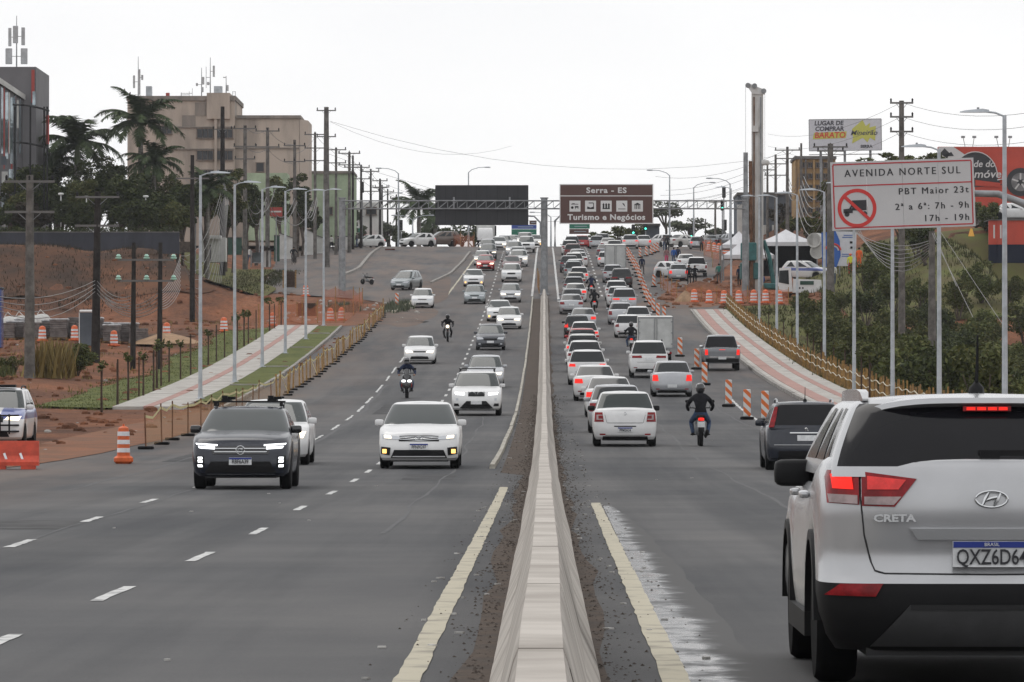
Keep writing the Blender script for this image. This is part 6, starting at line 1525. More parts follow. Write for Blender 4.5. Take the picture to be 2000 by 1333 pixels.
net('orange safety net around the gantry footing on the left', [(XP(px, d), d) for px, d in ((630, 408), (655, 404), (690, 404), (708, 400), (690, 392))], 1.1)
net('orange safety net in front of the stopped silver sedan', [(XP(px, d), d) for px, d in ((1290, 440), (1296, 434), (1304, 426), (1312, 418), (1322, 412))], 1.3)
net('orange safety net behind the right barrel row', [(XP(px, d), d) for px, d in ((1340, 405), (1370, 404), (1400, 403), (1430, 402), (1460, 401), (1490, 400), (1520, 399), (1540, 398))], 1.15)
net('orange safety net up the slope left of the marquee', [(XP(px, d), d) for px, d in ((1375, 540), (1390, 530), (1405, 520), (1408, 505), (1392, 498))], 1.4)
net('orange safety net heaped at the top left of the marquee', [(XP(px, d), d) for px, d in ((1370, 570), (1388, 562), (1408, 558), (1428, 552))], 1.3)
net('faded orange net beside the parked motorcycle at the crest', [(XP(px, d), d) for px, d in ((885, 606), (900, 604), (915, 602), (926, 598))], 1.6)
net('orange net standing in the median near the gantry post', [(XP(px, d), d) for px, d in ((1050, 440), (1052, 432), (1053, 424))], 1.5)
# wooden stake fence along the right pavement with two pale ropes
wf = thing('stake_fence', 'rustic wooden stake fence with two pale ropes along the right pavement', 'fence')
sm1 = MB(); sm1.cyl((0, 0, -.2), (0, 0, 1.12), .045, .035, 6); sm1 = sm1.mesh('stake', MATS['wood'])
sm2 = MB(); sm2.cyl((0, 0, -.2), (.03, 0, 1.2), .05, .03, 6); sm2 = sm2.mesh('stake', MATS['stake'])
dq = 150.0; prev = None; k = 0; pts = []
while dq < 392:
    x = 13.5 + .4 * max(0, dq - 250) / 134; z = ZR(dq)
    o = OB('stake', RND.choice((sm1, sm2)), wf); o.location = (x + RND.uniform(-.03, .03), dq, z); o.rotation_euler = (RND.uniform(-.05, .05), RND.uniform(-.05, .05), RND.uniform(0, 6)); o.scale = (1, 1, RND.uniform(.85, 1.08))
    pts.append(Vector((x, dq, z))); dq += .9 if dq < 250 else 1.15
for hh in (.5, .88):
    m = MB(); rp = []
    for k in range(0, len(pts), 1): rp.append(pts[k] + Vector((-.06, 0, hh + .05 * math.sin(k * 1.3) + RND.uniform(-.02, .02))))
    m.tube(rp, .022, 5); m.build('rope', mat('rope', (.5, .46, .36), .9), wf)
# ---------------------------------------------------------------- utility poles and overhead cables
def upole(label, px, top, d, r=.17, arms=((.35, 1.1, 3),), mk='pole_dark', base=None, lean=0.0, group='utility poles on the left', ins='trim', dx=0.0):
    x = XP(px, d); zt = P(px, top, d).z; z0 = H(x, d) - .15 if base is None else base
    t = thing('utility_pole', label, 'utility pole', (x - lean, d, z0), 0, 0, group); h = zt - z0
    m = MB(); m.cyl((0, 0, 0), (lean, 0, h), r * 1.25, r * .8, 9); m.build('shaft', MATS[mk], t, True)
    for (dz, half, n_) in arms:
        z = h - dz; lx = lean * z / h + dx
        a = MB(); a.box((lx, -.12, z), (2 * half, .09, .11)); o = a.build('crossarm', MATS['crossarm'], t)
        a = MB(); a.cyl((lx - half * .5, -.1, z), (lx, -.05, z - .5), .018, n=5); a.cyl((lx + half * .5, -.1, z), (lx, -.05, z - .5), .018, n=5); a.build('brace', MATS['steel'], t)
        for k in range(n_):
            xx = lx - half * .92 + 2 * half * .92 * k / max(1, n_ - 1)
            i_ = MB(); i_.lathe([(.03, z + .05), (.07, z + .1), (.05, z + .16), (.075, z + .2), (.03, z + .3)], (xx, -.12, 0), 7); i_.build('insulator', MATS[ins], o, True)
    return t, Vector((x, d, z0)), h
mat('crossarm', (.15, .145, .14), .9)
LP = [ # px, top, d, r, arms, material, label
 (57, 342, 235, .21, ((.3, 1.15, 3), (1.7, 1.15, 0)), 'pole_concrete', 'thick grey concrete pole nearest the left edge'),
 (190, 374, 268, .2, ((.3, 1.15, 3), (1.8, 1.15, 0)), 'pole_dark', 'dark pole with pale crossarm right of the nearest concrete pole'),
 (375, 303, 372, .17, ((1.7, 1.2, 0),), 'pole_dark', 'dark pole at the right end of the grey wall'),
 (434, 208, 470, .23, ((2.1, .9, 3),), 'pole_dark', 'tall dark pole carrying the spread of pale cables'),
 (478, 245, 488, .2, ((.3, 1.1, 3), (2.0, 1.1, 3), (3.2, 1.0, 2)), 'pole_concrete', 'pole with three crossarms before the beige building'),
 (522, 249, 500, .2, ((.35, 1.2, 3), (1.9, 1.2, 3)), 'pole_concrete', 'pole with two crossarms before the beige building'),
 (575, 273, 515, .18, ((.6, 1.1, 3), (2.2, 1.1, 3)), 'pole_concrete', 'pole near the right corner of the beige building'),
 (615, 259, 528, .16, ((.2, 1.1, 3), (1.6, 1.1, 3), (2.9, 1.1, 0)), 'pole_concrete', 'pole just left of the tallest concrete pole'),
 (637, 209, 500, .29, ((.35, .95, 2), (2.9, .95, 2)), 'pole_concrete', 'tallest thick concrete pole right of the beige building'),
 (656, 289, 545, .15, ((.2, 1.1, 3), (1.6, 1.1, 3)), 'pole_concrete', 'pole before the green building, left one'),
 (682, 297, 556, .17, ((.15, 1.2, 3), (1.4, 1.2, 3)), 'pole_concrete', 'pole before the green building, right one'),
 (689, 304, 575, .13, ((1.3, 1.0, 2),), 'pole_dark', 'thin dark pole just behind the green building pole'),
 (705, 322, 583, .14, ((.3, 1.0, 3), (1.6, 1.0, 3)), 'pole_dark', 'pole with traffic signal box left of the parked hatchback'),
 (724, 330, 592, .13, ((.3, 1.0, 3), (2.6, 1.0, 2)), 'pole_dark', 'pole directly behind the parked white hatchback'),
 (742, 350, 604, .15, ((.2, .9, 3), (1.0, .9, 2)), 'pole_dark', 'stout dark pole right of the parked white hatchback'),
 (746, 361, 625, .12, ((.3, .9, 3),), 'pole_dark', 'thin pole touching the stout dark pole'),
 (757, 369, 640, .11, ((.4, .8, 2),), 'pole_dark', 'thin far pole left of the far curved lamp'),
 (774, 380, 650, .11, ((.5, .8, 2),), 'pole_dark', 'farthest thin pole before the far palm')]
POLES = []
for px, top, d, r, arms, mk, lab in LP:
    POLES.append(upole('utility pole: ' + lab if False else lab, px, top, d, r, arms, mk, lean=.12 if px == 190 else 0))
# twin poles with shared crossarms and green glass insulators
d = 264; x0, x1 = XP(259, d), XP(311, d); z0 = H(x0, d) - .2
t = thing('twin_pole_frame', 'pair of thin dark poles joined by crossarms with green glass insulators', 'utility pole', (x0, d, z0)); hz = P(0, 474, d).z - z0
for x in (0, x1 - x0):
    m = MB(); m.cyl((x, 0, 0), (x + .05, 0, hz), .15, .10, 8); m.build('shaft', MATS['pole_dark'], t, True)
for py in (508, 549):
    z = P(0, py, d).z - z0; m = MB(); m.box(((x1 - x0) / 2, -.13, z), (2.9, .09, .1)); o = m.build('crossarm', MATS['crossarm'], t)
    for px in (231, 286, 339):
        m = MB(); m.lathe([(.04, z + .02), (.16, z + .06), (.17, z + .12), (.08, z + .16), (.14, z + .2), (.06, z + .3)], (XP(px, d) - x0, -.13, 0), 9); m.build('insulator', MATS['greenglass'], o, True)
# right side poles
for (px, top, d, r, arms, lab) in ((1761, 197, 330, .2, ((.15, .75, 2), (1.05, .75, 2), (2.0, .75, 2)), 'tall pole rising above the white lorry ban sign'), (1622, 281, 380, .26, ((.25, 1.3, 3), (.55, 1.0, 2)), 'thick pole in front of the supermarket billboard'), (1538, 287, 520, .17, ((.35, 1.3, 3), (1.2, 1.3, 0)), 'pole with wide crossarm left of the orange building'),
    (1515, 302, 540, .15, ((1.0, 1.2, 2), (2.2, 1.2, 2)), 'thin pole right of the drilling rig'), (1565, 280, 545, .14, (), 'bare pole before the orange building'), (1499, 318, 560, .13, ((.8, 1.0, 2),), 'thin pole close to the rig mast'), (1397, 392, 620, .13, ((.2, .8, 2),), 'thin pole left of the far traffic lights'), (1378, 428, 640, .1, (), 'short bare pole at the crest on the right'), (1820, 452, 300, .22, (), 'short leaning grey pole with stay wires in the shrubs')):
    upole(lab, px, top, d, r, arms, 'pole_concrete', group='utility poles on the right')
# cables: every span its own sagging wire, one thing for each run
def run(label, spans, r, mk, seg=9):
    t = thing('overhead_cables', label, 'cables')
    for a, b_, sag in spans:
        pts = [a.lerp(b_, i / seg) - Vector((0, 0, sag * 4 * (i / seg) * (1 - i / seg))) for i in range(seg + 1)]
        m = MB(); m.tube(pts, r, 4); m.build('wire', MATS[mk], t)
def pp(px, py, d): return P(px, py, d)
mat('farwire', (.12, .12, .125), .7)
run('pale cables fanning down from the tall dark pole to the left', [(pp(437 + k, 352 + k * 4, 470), pp(352 + k * 2.2, 500 + k * 5, 380), 2.0 + k * .7) for k in range(10)], .022, 'cable')
run('loose cable coils on the left pavement poles', [(pp(a, b, 480), pp(c, e, 492), s) for a, b, c, e, s in ((436, 372, 480, 385, 1.2), (438, 380, 482, 380, 1.7), (470, 378, 482, 372, 1.0), (480, 390, 520, 385, 1.5), (482, 398, 520, 395, 2.1), (500, 400, 536, 372, 1.3), (522, 388, 575, 388, 1.8), (526, 410, 576, 400, 1.6), (540, 430, 580, 395, .8), (575, 400, 612, 398, 1.5), (560, 432, 612, 392, 1.2), (600, 420, 618, 385, .9), (602, 425, 620, 390, 1.0))], .035, 'cable')
run('drooping pale cables between the near left poles', [(pp(-30, 575 + k * 6, 235), pp(186, 548 + k * 7, 268), .5 + k * .18) for k in range(4)] + [(pp(186, 545 + k * 8, 268), pp(262, 575 + k * 6, 264), .5) for k in range(4)] + [(pp(205, 580 + k * 3, 266), pp(311, 570 + k * 8, 264), .6) for k in range(5)] + [(pp(312, 572 + k * 4, 264), pp(352, 500 + k * 8, 380), .4) for k in range(9)], .02, 'cable')
run('thin wires along the left pole row', [(pp(a, b, d1), pp(c, e, d2), s) for a, b, d1, c, e, d2, s in [(478, 248, 488, 522, 252, 500, .5), (522, 252, 500, 575, 282, 515, .5), (575, 300, 515, 615, 268, 528, .4), (478, 285, 488, 522, 290, 500, .5), (522, 290, 500, 575, 318, 515, .5), (615, 262, 528, 656, 292, 545, .4), (656, 292, 545, 682, 300, 556, .3), (682, 300, 556, 705, 328, 583, .3), (705, 328, 583, 724, 335, 592, .3), (724, 335, 592, 742, 353, 604, .3), (656, 318, 545, 682, 325, 556, .3), (682, 325, 556, 705, 348, 583, .3), (705, 348, 583, 742, 368, 604, .4), (742, 358, 604, 775, 384, 650, .4), (746, 366, 625, 775, 388, 650, .3)]], .022, 'farwire')
run('long thin wires crossing the sky from the tallest pole', [(pp(645, 237, 500), pp(1545, 300, 540), 3.0), (pp(645, 238, 500), pp(1000, 285, 640), 2.0), (pp(757, 372, 640), pp(1400, 395, 620), 2.5), (pp(742, 356, 604), pp(1440, 375, 560), 4.0), (pp(640, 300, 500), pp(1480, 362, 560), 4.0)], .014, 'farwire')
run('wires leaving the tall right pole', [(pp(1763, 201, 330), pp(2060, 212, 250), .6), (pp(1763, 229, 330), pp(2060, 238, 250), .6), (pp(1763, 259, 330), pp(2060, 268, 250), .6), (pp(1760, 201, 330), pp(1500, 262, 540), 1.0), (pp(1760, 229, 330), pp(1500, 286, 540), 1.0), (pp(1760, 259, 330), pp(1540, 300, 520), 1.0)], .012, 'farwire')
run('thin wires converging from the right poles towards the gantry', [(pp(1515, 312, 540), pp(1300, 372, 640), .8), (pp(1515, 325, 540), pp(1290, 382, 640), .8), (pp(1538, 292, 520), pp(1280, 345, 650), 1.2), (pp(1515, 340, 540), pp(1300, 392, 640), .8)], .018, 'farwire')
run('pale cable loops hanging from the thick pole by the billboard', [(pp(1622, 330 + k * 8, 380), pp(1570 - k * 3, 345 + k * 9, 500), 1.5 + k * .4) for k in range(6)] + [(pp(1560, 340 + k * 7, 505), pp(1540, 345 + k * 10, 518), 1.2) for k in range(4)], .035, 'cable')
run('drooping cables below the white lorry ban sign', [(pp(1640 + k * 5, 430, 340), pp(1818, 470 + k * 4, 300), .9 + k * .2) for k in range(7)], .022, 'cable')
run('stay wires of the short leaning pole', [(pp(1820, 455, 300), pp(1900, 620, 265), 0), (pp(1824, 455, 300), pp(1868, 560, 272), 0), (pp(1836, 452, 300), pp(1962, 640, 262), 0)], .016, 'cable')
# traffic lights
def traffic_light(label, px, py, d, lit, post_to=None, faces=3):
    x = XP(px, d); t = thing('traffic_light', label, 'traffic light', P(px, py, d)); h = 1.25
    MB().bbox((0, 0, 0), (.42, .3, h), .04).build('housing', MATS['trim'], t)
    for k in range(3):
        on = lit == k; MB().cyl((0, -.16, h * (.3 - .3 * k)), (0, -.19, h * (.3 - .3 * k)), .13, n=12).build('lens', MATS['go_light'] if on else MATS['lens_off'], t)
        m = MB(); m.loft([[Vector((.15 * math.cos(a), -.16 - e, h * (.3 - .3 * k) + .15 * math.sin(a))) for a in (0, .6, 1.2, 1.9, 2.5, PI)] for e in (0, .18)], closed=False); m.build('visor', MATS['trim'], t)
    z0 = ZR(min(d, 640)) - t.location.z - .2; MB().cyl((.0, .2, z0), (0, .2, .6), .07, n=7).build('post', MATS['steel'], t)
mat('go_light', (.05, .6, .45), .3, emit=(.1, 1, .68), estr=2.2); mat('lens_off', (.03, .03, .03), .3)
for px, py, d, lit, lab in ((707, 366, 585, -1, 'traffic light housing seen from behind on the left poles'), (1414, 376, 590, -1, 'upper traffic light left of the drilling rig'), (1411, 401, 592, 2, 'green traffic light just under the upper one'), (1416, 440, 592, -1, 'lower traffic light near the marquee'), (1237, 449, 622, 2, 'green traffic light under the brown sign, left one'), (1261, 441, 622, 2, 'green traffic light under the brown sign, right one'), (1350, 456, 605, 2, 'green traffic light in front of the flat topped trees'), (966, 451, 622, -1, 'dark traffic light between the oncoming lanes and the black board'), (783, 440, 610, -1, 'dark traffic light beside the parked SUV at the crest')):
    traffic_light(lab, px, py, d, lit)
# ---------------------------------------------------------------- buildings and walls
def block(t, name, px0, px1, py0, py1, d, depth, mk, x_off=0.0):
    """box part given by its face on the photo at distance d"""
    a, b_ = P(px0, py1, d), P(px1, py0, d); o = t.location
    m = MB(); m.box(((a.x + b_.x) / 2 - o.x, d + depth / 2 - o.y, (a.z + b_.z) / 2 - o.z), (b_.x - a.x, depth, b_.z - a.z)); return m.build(name, MATS[mk], t)
def win(t, px0, px1, py0, py1, d, glass='win_dark', frame='winframe', n=1):
    a, b_ = P(px0, py1, d), P(px1, py0, d); o = t.location; cx, cz = (a.x + b_.x) / 2 - o.x, (a.z + b_.z) / 2 - o.z; w, h = b_.x - a.x, b_.z - a.z
    f = MB()
    for (sx, sz, ox, oz) in ((w + .16, .1, 0, h / 2), (w + .16, .12, 0, -h / 2), (.08, h - .12, -w / 2, 0), (.08, h - .12, w / 2, 0)): f.box((cx + ox, d - .04 - o.y, cz + oz), (sx, .16, sz))
    fr_ = f.build('window', MATS[frame], t)
    for k in range(n):
        g = MB(); g.box((cx - w / 2 + w * (k + .5) / n, d - .012 - o.y, cz), (w / n - .06, .03, h)); g.build('pane', MATS[glass], fr_)
    return fr_
mat('beige_wall', (.47, .395, .335), .9, col2=(.29, .25, .215), vscale=.22, streak=(1.6, 1, .35), lo=.36, hi=.58); mat('beige_dark', (.29, .25, .22), .9, col2=(.18, .165, .15), vscale=.3, streak=(1.8, 1, .3)); mat('win_dark', (.02, .022, .026), .25); mat('winframe', (.16, .13, .11), .8)
mat('green_wall', (.36, .44, .31), .9, var=.2, vscale=.4); mat('grey_wall', (.052, .055, .068), .85, var=.22, vscale=.5, streak=(1, 1, .4)); mat('grey_pan', (.14, .137, .145), .7, var=.12, vscale=.4)
mat('glasswall', (.34, .40, .43), .1, metal=.7, var=.5, vscale=.35); mat('red_pan', (.33, .045, .035), .6); mat('white_wall', (.52, .52, .50), .85, var=.2, vscale=.4); mat('orange_wall', (.42, .27, .12), .85, col2=(.27, .19, .11), vscale=.3)
mat('slate', (.11, .125, .145), .85, var=.25, vscale=.4); mat('concrete_dark', (.14, .135, .13), .9, var=.3, vscale=.5)
# beige block with rooftop masts
D = 560
bb_ = thing('apartment_block', 'old beige concrete block with water stains and rooftop antennas', 'building', P(424, 470, D))
block(bb_, 'wall', 248, 458, 190, 480, D, 14, 'beige_wall'); block(bb_, 'wall', 449, 584, 229, 480, D + .8, 14, 'beige_wall')
m = MB(); o = bb_.location; L = []
for zz in (P(0, 480, D).z, P(0, 232, D).z): L.append([Vector((XP(584, D) - o.x, .8, zz - o.z)), Vector((XP(599, D) - o.x, 3.4, zz - o.z)), Vector((XP(599, D) - o.x, 12, zz - o.z)), Vector((XP(584, D) - o.x, 12, zz - o.z))])
m.loft(L, True, True); m.build('wall', MATS['beige_wall'], bb_)
block(bb_, 'parapet', 246, 460, 187, 196, D - .25, 14.6, 'beige_dark'); block(bb_, 'parapet', 460.5, 587, 225, 231, D + .55, 14, 'beige_dark')
block(bb_, 'stair_tower', 403, 448, 181, 232, D - .5, 6, 'beige_wall'); block(bb_, 'pilaster', 418, 423, 195, 420, D - .45, .6, 'beige_wall'); block(bb_, 'recess', 380, 402, 200, 226, D - .06, .05, 'beige_dark'); block(bb_, 'recess', 355, 381, 225, 247, D - .06, .05, 'beige_dark')
for (a, b_) in ((384, 416), (423, 454)):
    for (c, e) in ((251, 270), (294, 313), (332, 350)): win(bb_, a, b_, c, e, D - .1, n=3)
for (c, e) in ((247, 249), (290, 292)): block(bb_, 'ledge', 340, 600 if False else 455, c, e, D - .22, .3, 'beige_dark')
for (c, e) in ((288, 290),): block(bb_, 'ledge', 456, 584, c, e, D + .6, .3, 'beige_dark')
win(bb_, 305, 335, 246, 262, D - .1, n=3); win(bb_, 500, 515, 318, 336, D + .7, n=1)
block(bb_, 'chimney', 323, 330, 181, 189, D + 1, .5, 'red_pan'); block(bb_, 'water_tank', 417, 433, 168, 181, D + 2, 1.0, 'galv'); block(bb_, 'roof_box', 284, 295, 168, 188, D + 1.5, 1.2, 'galv')
def mast(label, px, top, base, d, panels, host='antennas on the roofs'):
    q = P(px, base, d); t = thing('antenna_mast', label, 'antenna', q, 0, 0, host); s = d / FPX
    m = MB(); m.cyl((0, 0, -.2), (0, 0, (base - top) * s), .07, .03, 6); m.build('mast', MATS['steel'], t)
    for dx, y0, y1, w in panels:
        m = MB(); m.bbox((dx * s, -.12, (base - (y0 + y1) / 2) * s), (w * s, .2, (y1 - y0) * s), .03); m.build('antenna_panel', MATS['antenna'], t)
        m = MB(); m.cyl((0, 0, (base - (y0 + y1) / 2) * s), (dx * s, -.05, (base - (y0 + y1) / 2) * s), .03, n=5); m.build('bracket', MATS['steel'], t)
mat('antenna', (.42, .43, .44), .6, var=.15)
mast('slim roof mast with tall grey panels above the palm', 269, 110, 190, 561, ((2, 135, 185, 5), (-8, 147, 172, 4), (8, 146, 156, 4)))
mast('short roof mast with panel left of the tallest mast', 393, 132, 193, 561, ((3, 150, 165, 5), (-9, 162, 168, 4), (2, 170, 180, 4)))
mast('tallest roof mast with white panel on the beige block', 410, 112, 182, 561, ((7, 128, 150, 4), (-4, 160, 166, 5), (-8, 130, 172, 1)))
mast('roof mast with small aerials right of the water tank', 441, 148, 182, 561, ((3, 166, 178, 4), (-3, 150, 152, 6)))
mast('thin whip aerials on the left of the beige roof', 353, 180, 192, 561, ((16, 178, 192, .7), (22, 172, 192, .7)))
# ladder frame on the right of the stair tower
t = thing('roof_ladder', 'thin steel ladder frame beside the stair tower', 'ladder', P(454, 225, 561)); s = .0561
for dx in (0, 5): MB().cyl((dx * s, 0, -.2), (dx * s, 0, 47 * s), .03, n=5).build('rail', MATS['steel'], t)
for k in range(6): MB().cyl((0, 0, (6 + k * 8) * s), (5 * s, 0, (6 + k * 8) * s), .025, n=5).build('rung', MATS['steel'], t)
# green building and the pale blocks behind the poles
D = 585
g = thing('green_building', 'plain pale green building behind the left pole row', 'building', P(645, 470, D)); block(g, 'wall', 597, 690, 337, 475, D, 10, 'green_wall'); block(g, 'parapet', 596, 691, 334, 339, D - .2, 10.4, 'beige_dark')
for a in (612, 640, 666): win(g, a, a + 9, 405, 420, D - .05)
g = thing('pale_building', 'pale grey shop building behind the parked white hatchback', 'building', P(715, 485, 612)); block(g, 'wall', 690, 742, 395, 488, 612, 10, 'white_wall'); block(g, 'shop_sign', 691, 712, 446, 454, 611.8, .15, 'green_sign'); block(g, 'awning', 690, 735, 458, 461, 611, 1, 'red_pan'); win(g, 715, 735, 405, 420, 611.9, n=2)
for a in (694, 706, 724): block(g, 'door', a, a + 8, 463, 484, 611.9, .1, 'slate')
g = thing('small_green_house', 'low pale green wall of a house below the beige block', 'building', P(540, 420, 545)); block(g, 'wall', 480, 560, 338, 470, 545, 6, 'green_wall')
# office building with glass front at the left edge
D = 445
ob_ = thing('office_building', 'grey office building with glass front and red panels at the left edge', 'building', P(20, 470, D))
block(ob_, 'tower', -60, 69, 130, 470, D + 6, 12, 'grey_pan'); block(ob_, 'tower_panel', 60, 66, 136, 200, D + 5.9, .1, 'red_pan'); block(ob_, 'tower_window', 62, 68, 178, 205, D + 5.85, .1, 'glasswall')
def slantpanel(t, pts, mk, th, name):
    o = t.location; m = MB(); L = [[P(px, py, d) - o for px, py, d in pts], [P(px, py, d) - o + Vector((0, th, 0)) for px, py, d in pts]]; m.loft(L, True, True); m.build(name, MATS[mk], t)
slantpanel(ob_, ((-60, 470, 440), (52, 470, 452), (52, 193, 452), (-60, 118, 440)), 'grey_pan', 1.0, 'front_wall')
slantpanel(ob_, ((-60, 124, 439.5), (53, 198, 451.5), (53, 188, 451.5), (-60, 112, 439.5)), 'white_wall', .8, 'cornice')
cols_ = [(1, 5, 170, 300, 'glasswall'), (5.5, 8, 168, 330, 'red_pan'), (9, 15, 180, 310, 'glasswall'), (15.5, 18, 180, 300, 'white_wall'), (19, 25, 190, 320, 'glasswall'), (13, 16, 236, 300, 'red_pan'), (26, 31, 183, 330, 'glasswall'), (31.5, 35, 195, 250, 'white_wall'), (36, 40, 190, 300, 'glasswall'), (42, 46, 196, 330, 'grey_pan'), (46.5, 49, 255, 330, 'red_pan'), (49.2, 51.5, 205, 320, 'glasswall'), (1, 12, 305, 322, 'slate'), (16, 30, 330, 372, 'glasswall'), (2, 14, 335, 380, 'white_wall'), (20, 23, 300, 330, 'red_pan'), (34, 44, 335, 380, 'glasswall'), (2, 10, 385, 445, 'glasswall'), (20, 25, 385, 430, 'red_pan'), (28, 46, 385, 440, 'slate')]
for a, b_, c, e, mk in cols_:
    da, db = lerp(440, 452, (a + 60) / 112) - .12, lerp(440, 452, (b_ + 60) / 112) - .12
    slantpanel(ob_, ((a, e, da), (b_, e, db), (b_, c, db), (a, c, da)), mk, .1, 'window' if mk == 'glasswall' else 'facade_panel')
mast('cluster of grey antenna panels on the left office tower', 31, 30, 128, 455, ((-13, 54, 90, 6), (-2, 50, 84, 10), (13, 53, 88, 7), (-15, 94, 125, 13), (15, 94, 125, 13)))
fr = thing('metal_screen', 'dark curved metal frame standing before the office building', 'metal frame', P(62, 460, 440)); o = fr.location
for py in (206, 280):
    m = MB(); m.tube([P(25 + k * 11.5, py + (k / 6) ** 2 * 12 - 2, 440 + 2 * math.sin(k)) - o for k in range(7)], .09, 6); m.build('rail', MATS['trim'], fr)
for px in (28, 58, 85, 91): m = MB(); m.cyl(P(px, 208, 440) - o, P(px, 440, 440) - o, .08, n=6); m.build('upright', MATS['trim'], fr)
m = MB(); m.box(P(92, 253, 440) - o, (.25, .1, 2.5)); m.build('panel', MATS['red_pan'], fr)
# grey boundary wall in panels with coping, hedge on top is with the plants
D = 431
gw = thing('boundary_wall', 'long dark grey boundary wall along the top of the red bank', 'wall', P(150, 492, D)); o = gw.location
xs_ = [XP(px, D) for px in range(-180, 351, 53)]
for a, b_ in zip(xs_, xs_[1:]):
    m = MB(); m.box(((a + b_) / 2 - o.x, 0, P(0, 475, D).z - o.z), (b_ - a - .015, .25, 42 * D / FPX)); m.build('wall_panel', MATS['grey_wall'], gw)
    m = MB(); m.box(((a + b_) / 2 - o.x, 0, P(0, 453.6, D).z - o.z), (b_ - a - .01, .34, .09)); m.build('coping', MATS['concrete_dark'], gw)
# kiosk, shelter, gate walls and signs along the left street
D = 468
k_ = thing('guard_kiosk', 'small white guard kiosk with ribbed roof beside the pale cables', 'kiosk', P(416, 511, D)); o = k_.location
block(k_, 'wall', 394, 428, 467, 512, D, 2.4, 'white_wall'); block(k_, 'side_wall', 428.2, 440, 464, 511, D + .5, 2.2, 'white_wall'); block(k_, 'roof', 390, 431, 460, 467, D - .4, 3.2, 'offwhite')
for i in range(9): m = MB(); m.cyl(P(391 + i * 4.6, 461, D - .45) - o, P(391 + i * 4.6, 466.5, D - .45) - o, .045, n=5); m.build('roof_rib', MATS['white_wall'], k_)
block(k_, 'doorway', 402, 412, 478, 511, D - .05, .06, 'concrete_dark')
D = 500
s_ = thing('bus_shelter', 'dark bus shelter with curved roof on the left street', 'bus shelter', P(508, 522, D)); o = s_.location
m = MB(); m.loft([[P(px, 488 - 7 * math.sin(PI * (px - 484) / 50) , D + dd_) - o for px in range(484, 535, 6)] for dd_ in (-1, 1.4)] , closed=False); m.build('roof', MATS['trim'], s_)
for px in (490, 528): m = MB(); m.cyl(P(px, 524, D) - o, P(px, 486, D) - o, .06, n=6); m.build('post', MATS['steel'], s_)
block(s_, 'back_panel', 492, 526, 493, 514, D + 1.2, .06, 'glasswall'); block(s_, 'bench', 495, 523, 512, 514, D + .6, .5, 'steel'); block(s_, 'end_panel', 515, 527, 490, 522, D - .2, .12, 'white_wall')
for (a, b_, c, e, d_, mk, lab) in ((545, 571, 455, 500, 520, 'white_wall', 'white slanted garden wall right of the bus shelter'), (592, 612, 445, 492, 545, 'white_wall', 'tall white gate pier with sloping top'), (612, 640, 458, 492, 552, 'white_wall', 'white boundary wall right of the gate pier'), (440, 472, 464, 492, 505, 'green_wall2', 'dark green gate left of the bus shelter'), (535, 546, 460, 505, 512, 'green_wall2', 'dark green gate wall left of the white garden wall'), (655, 690, 462, 488, 575, 'offwhite', 'low pale wall behind the people on the left pavement')):
    if mk == 'green_wall2': mat('green_wall2', (.02, .065, .045), .7, var=.2)
    w_ = thing('garden_wall', lab, 'wall', P((a + b_) / 2, e, d_)); o = w_.location; m = MB(); ex = 0 if mk != 'white_wall' else 10
    m.loft([[P(a, e + 6, d_ + q) - o, P(b_, e + 6, d_ + q) - o, P(b_, c + ex, d_ + q) - o, P(a, c, d_ + q) - o] for q in (0, .4)], True, True); m.build('wall', MATS[mk], w_); m = MB(); m.loft([[P(a - .5, c + 1, d_ + q) - o, P(b_ + .5, c + ex + 1, d_ + q) - o, P(b_ + .5, c + ex - 1, d_ + q) - o, P(a - .5, c - 1, d_ + q) - o] for q in (-.08, .48)], True, True); m.build('coping', MATS['concrete_dark'], w_)
for (a, b_, c, e, d_, lab, tx) in ((527, 551, 405, 423, 505, 'red shop sign board among the cables, right one', 1), (497, 515, 409, 423, 510, 'red shop sign board among the cables, left one', 1), (377, 385, 402, 414, 445, 'small red sign on the dark pole at the wall end', 0)):
    w_ = thing('shop_sign', lab, 'sign', P((a + b_) / 2, e, d_)); block(w_, 'panel', a, b_, c, e, d_, .15, 'red_pan'); block(w_, 'band', a + 2, b_ - 2, (c + e) / 2 - 2, (c + e) / 2 + 1, d_ - .03, .03, 'offwhite'); o = w_.location; m = MB(); zz = H(o.x, d_) - o.z; m.cyl((0, .1, min(-.5, zz)), (0, .1, .2), .06, n=6); m.build('post', MATS['steel'], w_)
for px, top, lab in ((118, 380, 'leftmost'), (168, 386, 'middle'), (284, 385, 'rightmost')):
    D = 440; t = thing('garden_lamp', 'slim white lamp post behind the grey wall, %s of three' % lab, 'lamp post', Vector((XP(px, D), D, H(XP(px, D), D)))); o = t.location; zt = P(px, top, D).z - o.z
    MB().cyl((0, 0, 0), (0, 0, zt), .06, .05, 7).build('post', MATS['white'], t); MB().sup((0, 0, zt + .05), (.5, .3, .2), .6).build('lamp_head', MATS['white'], t, True)
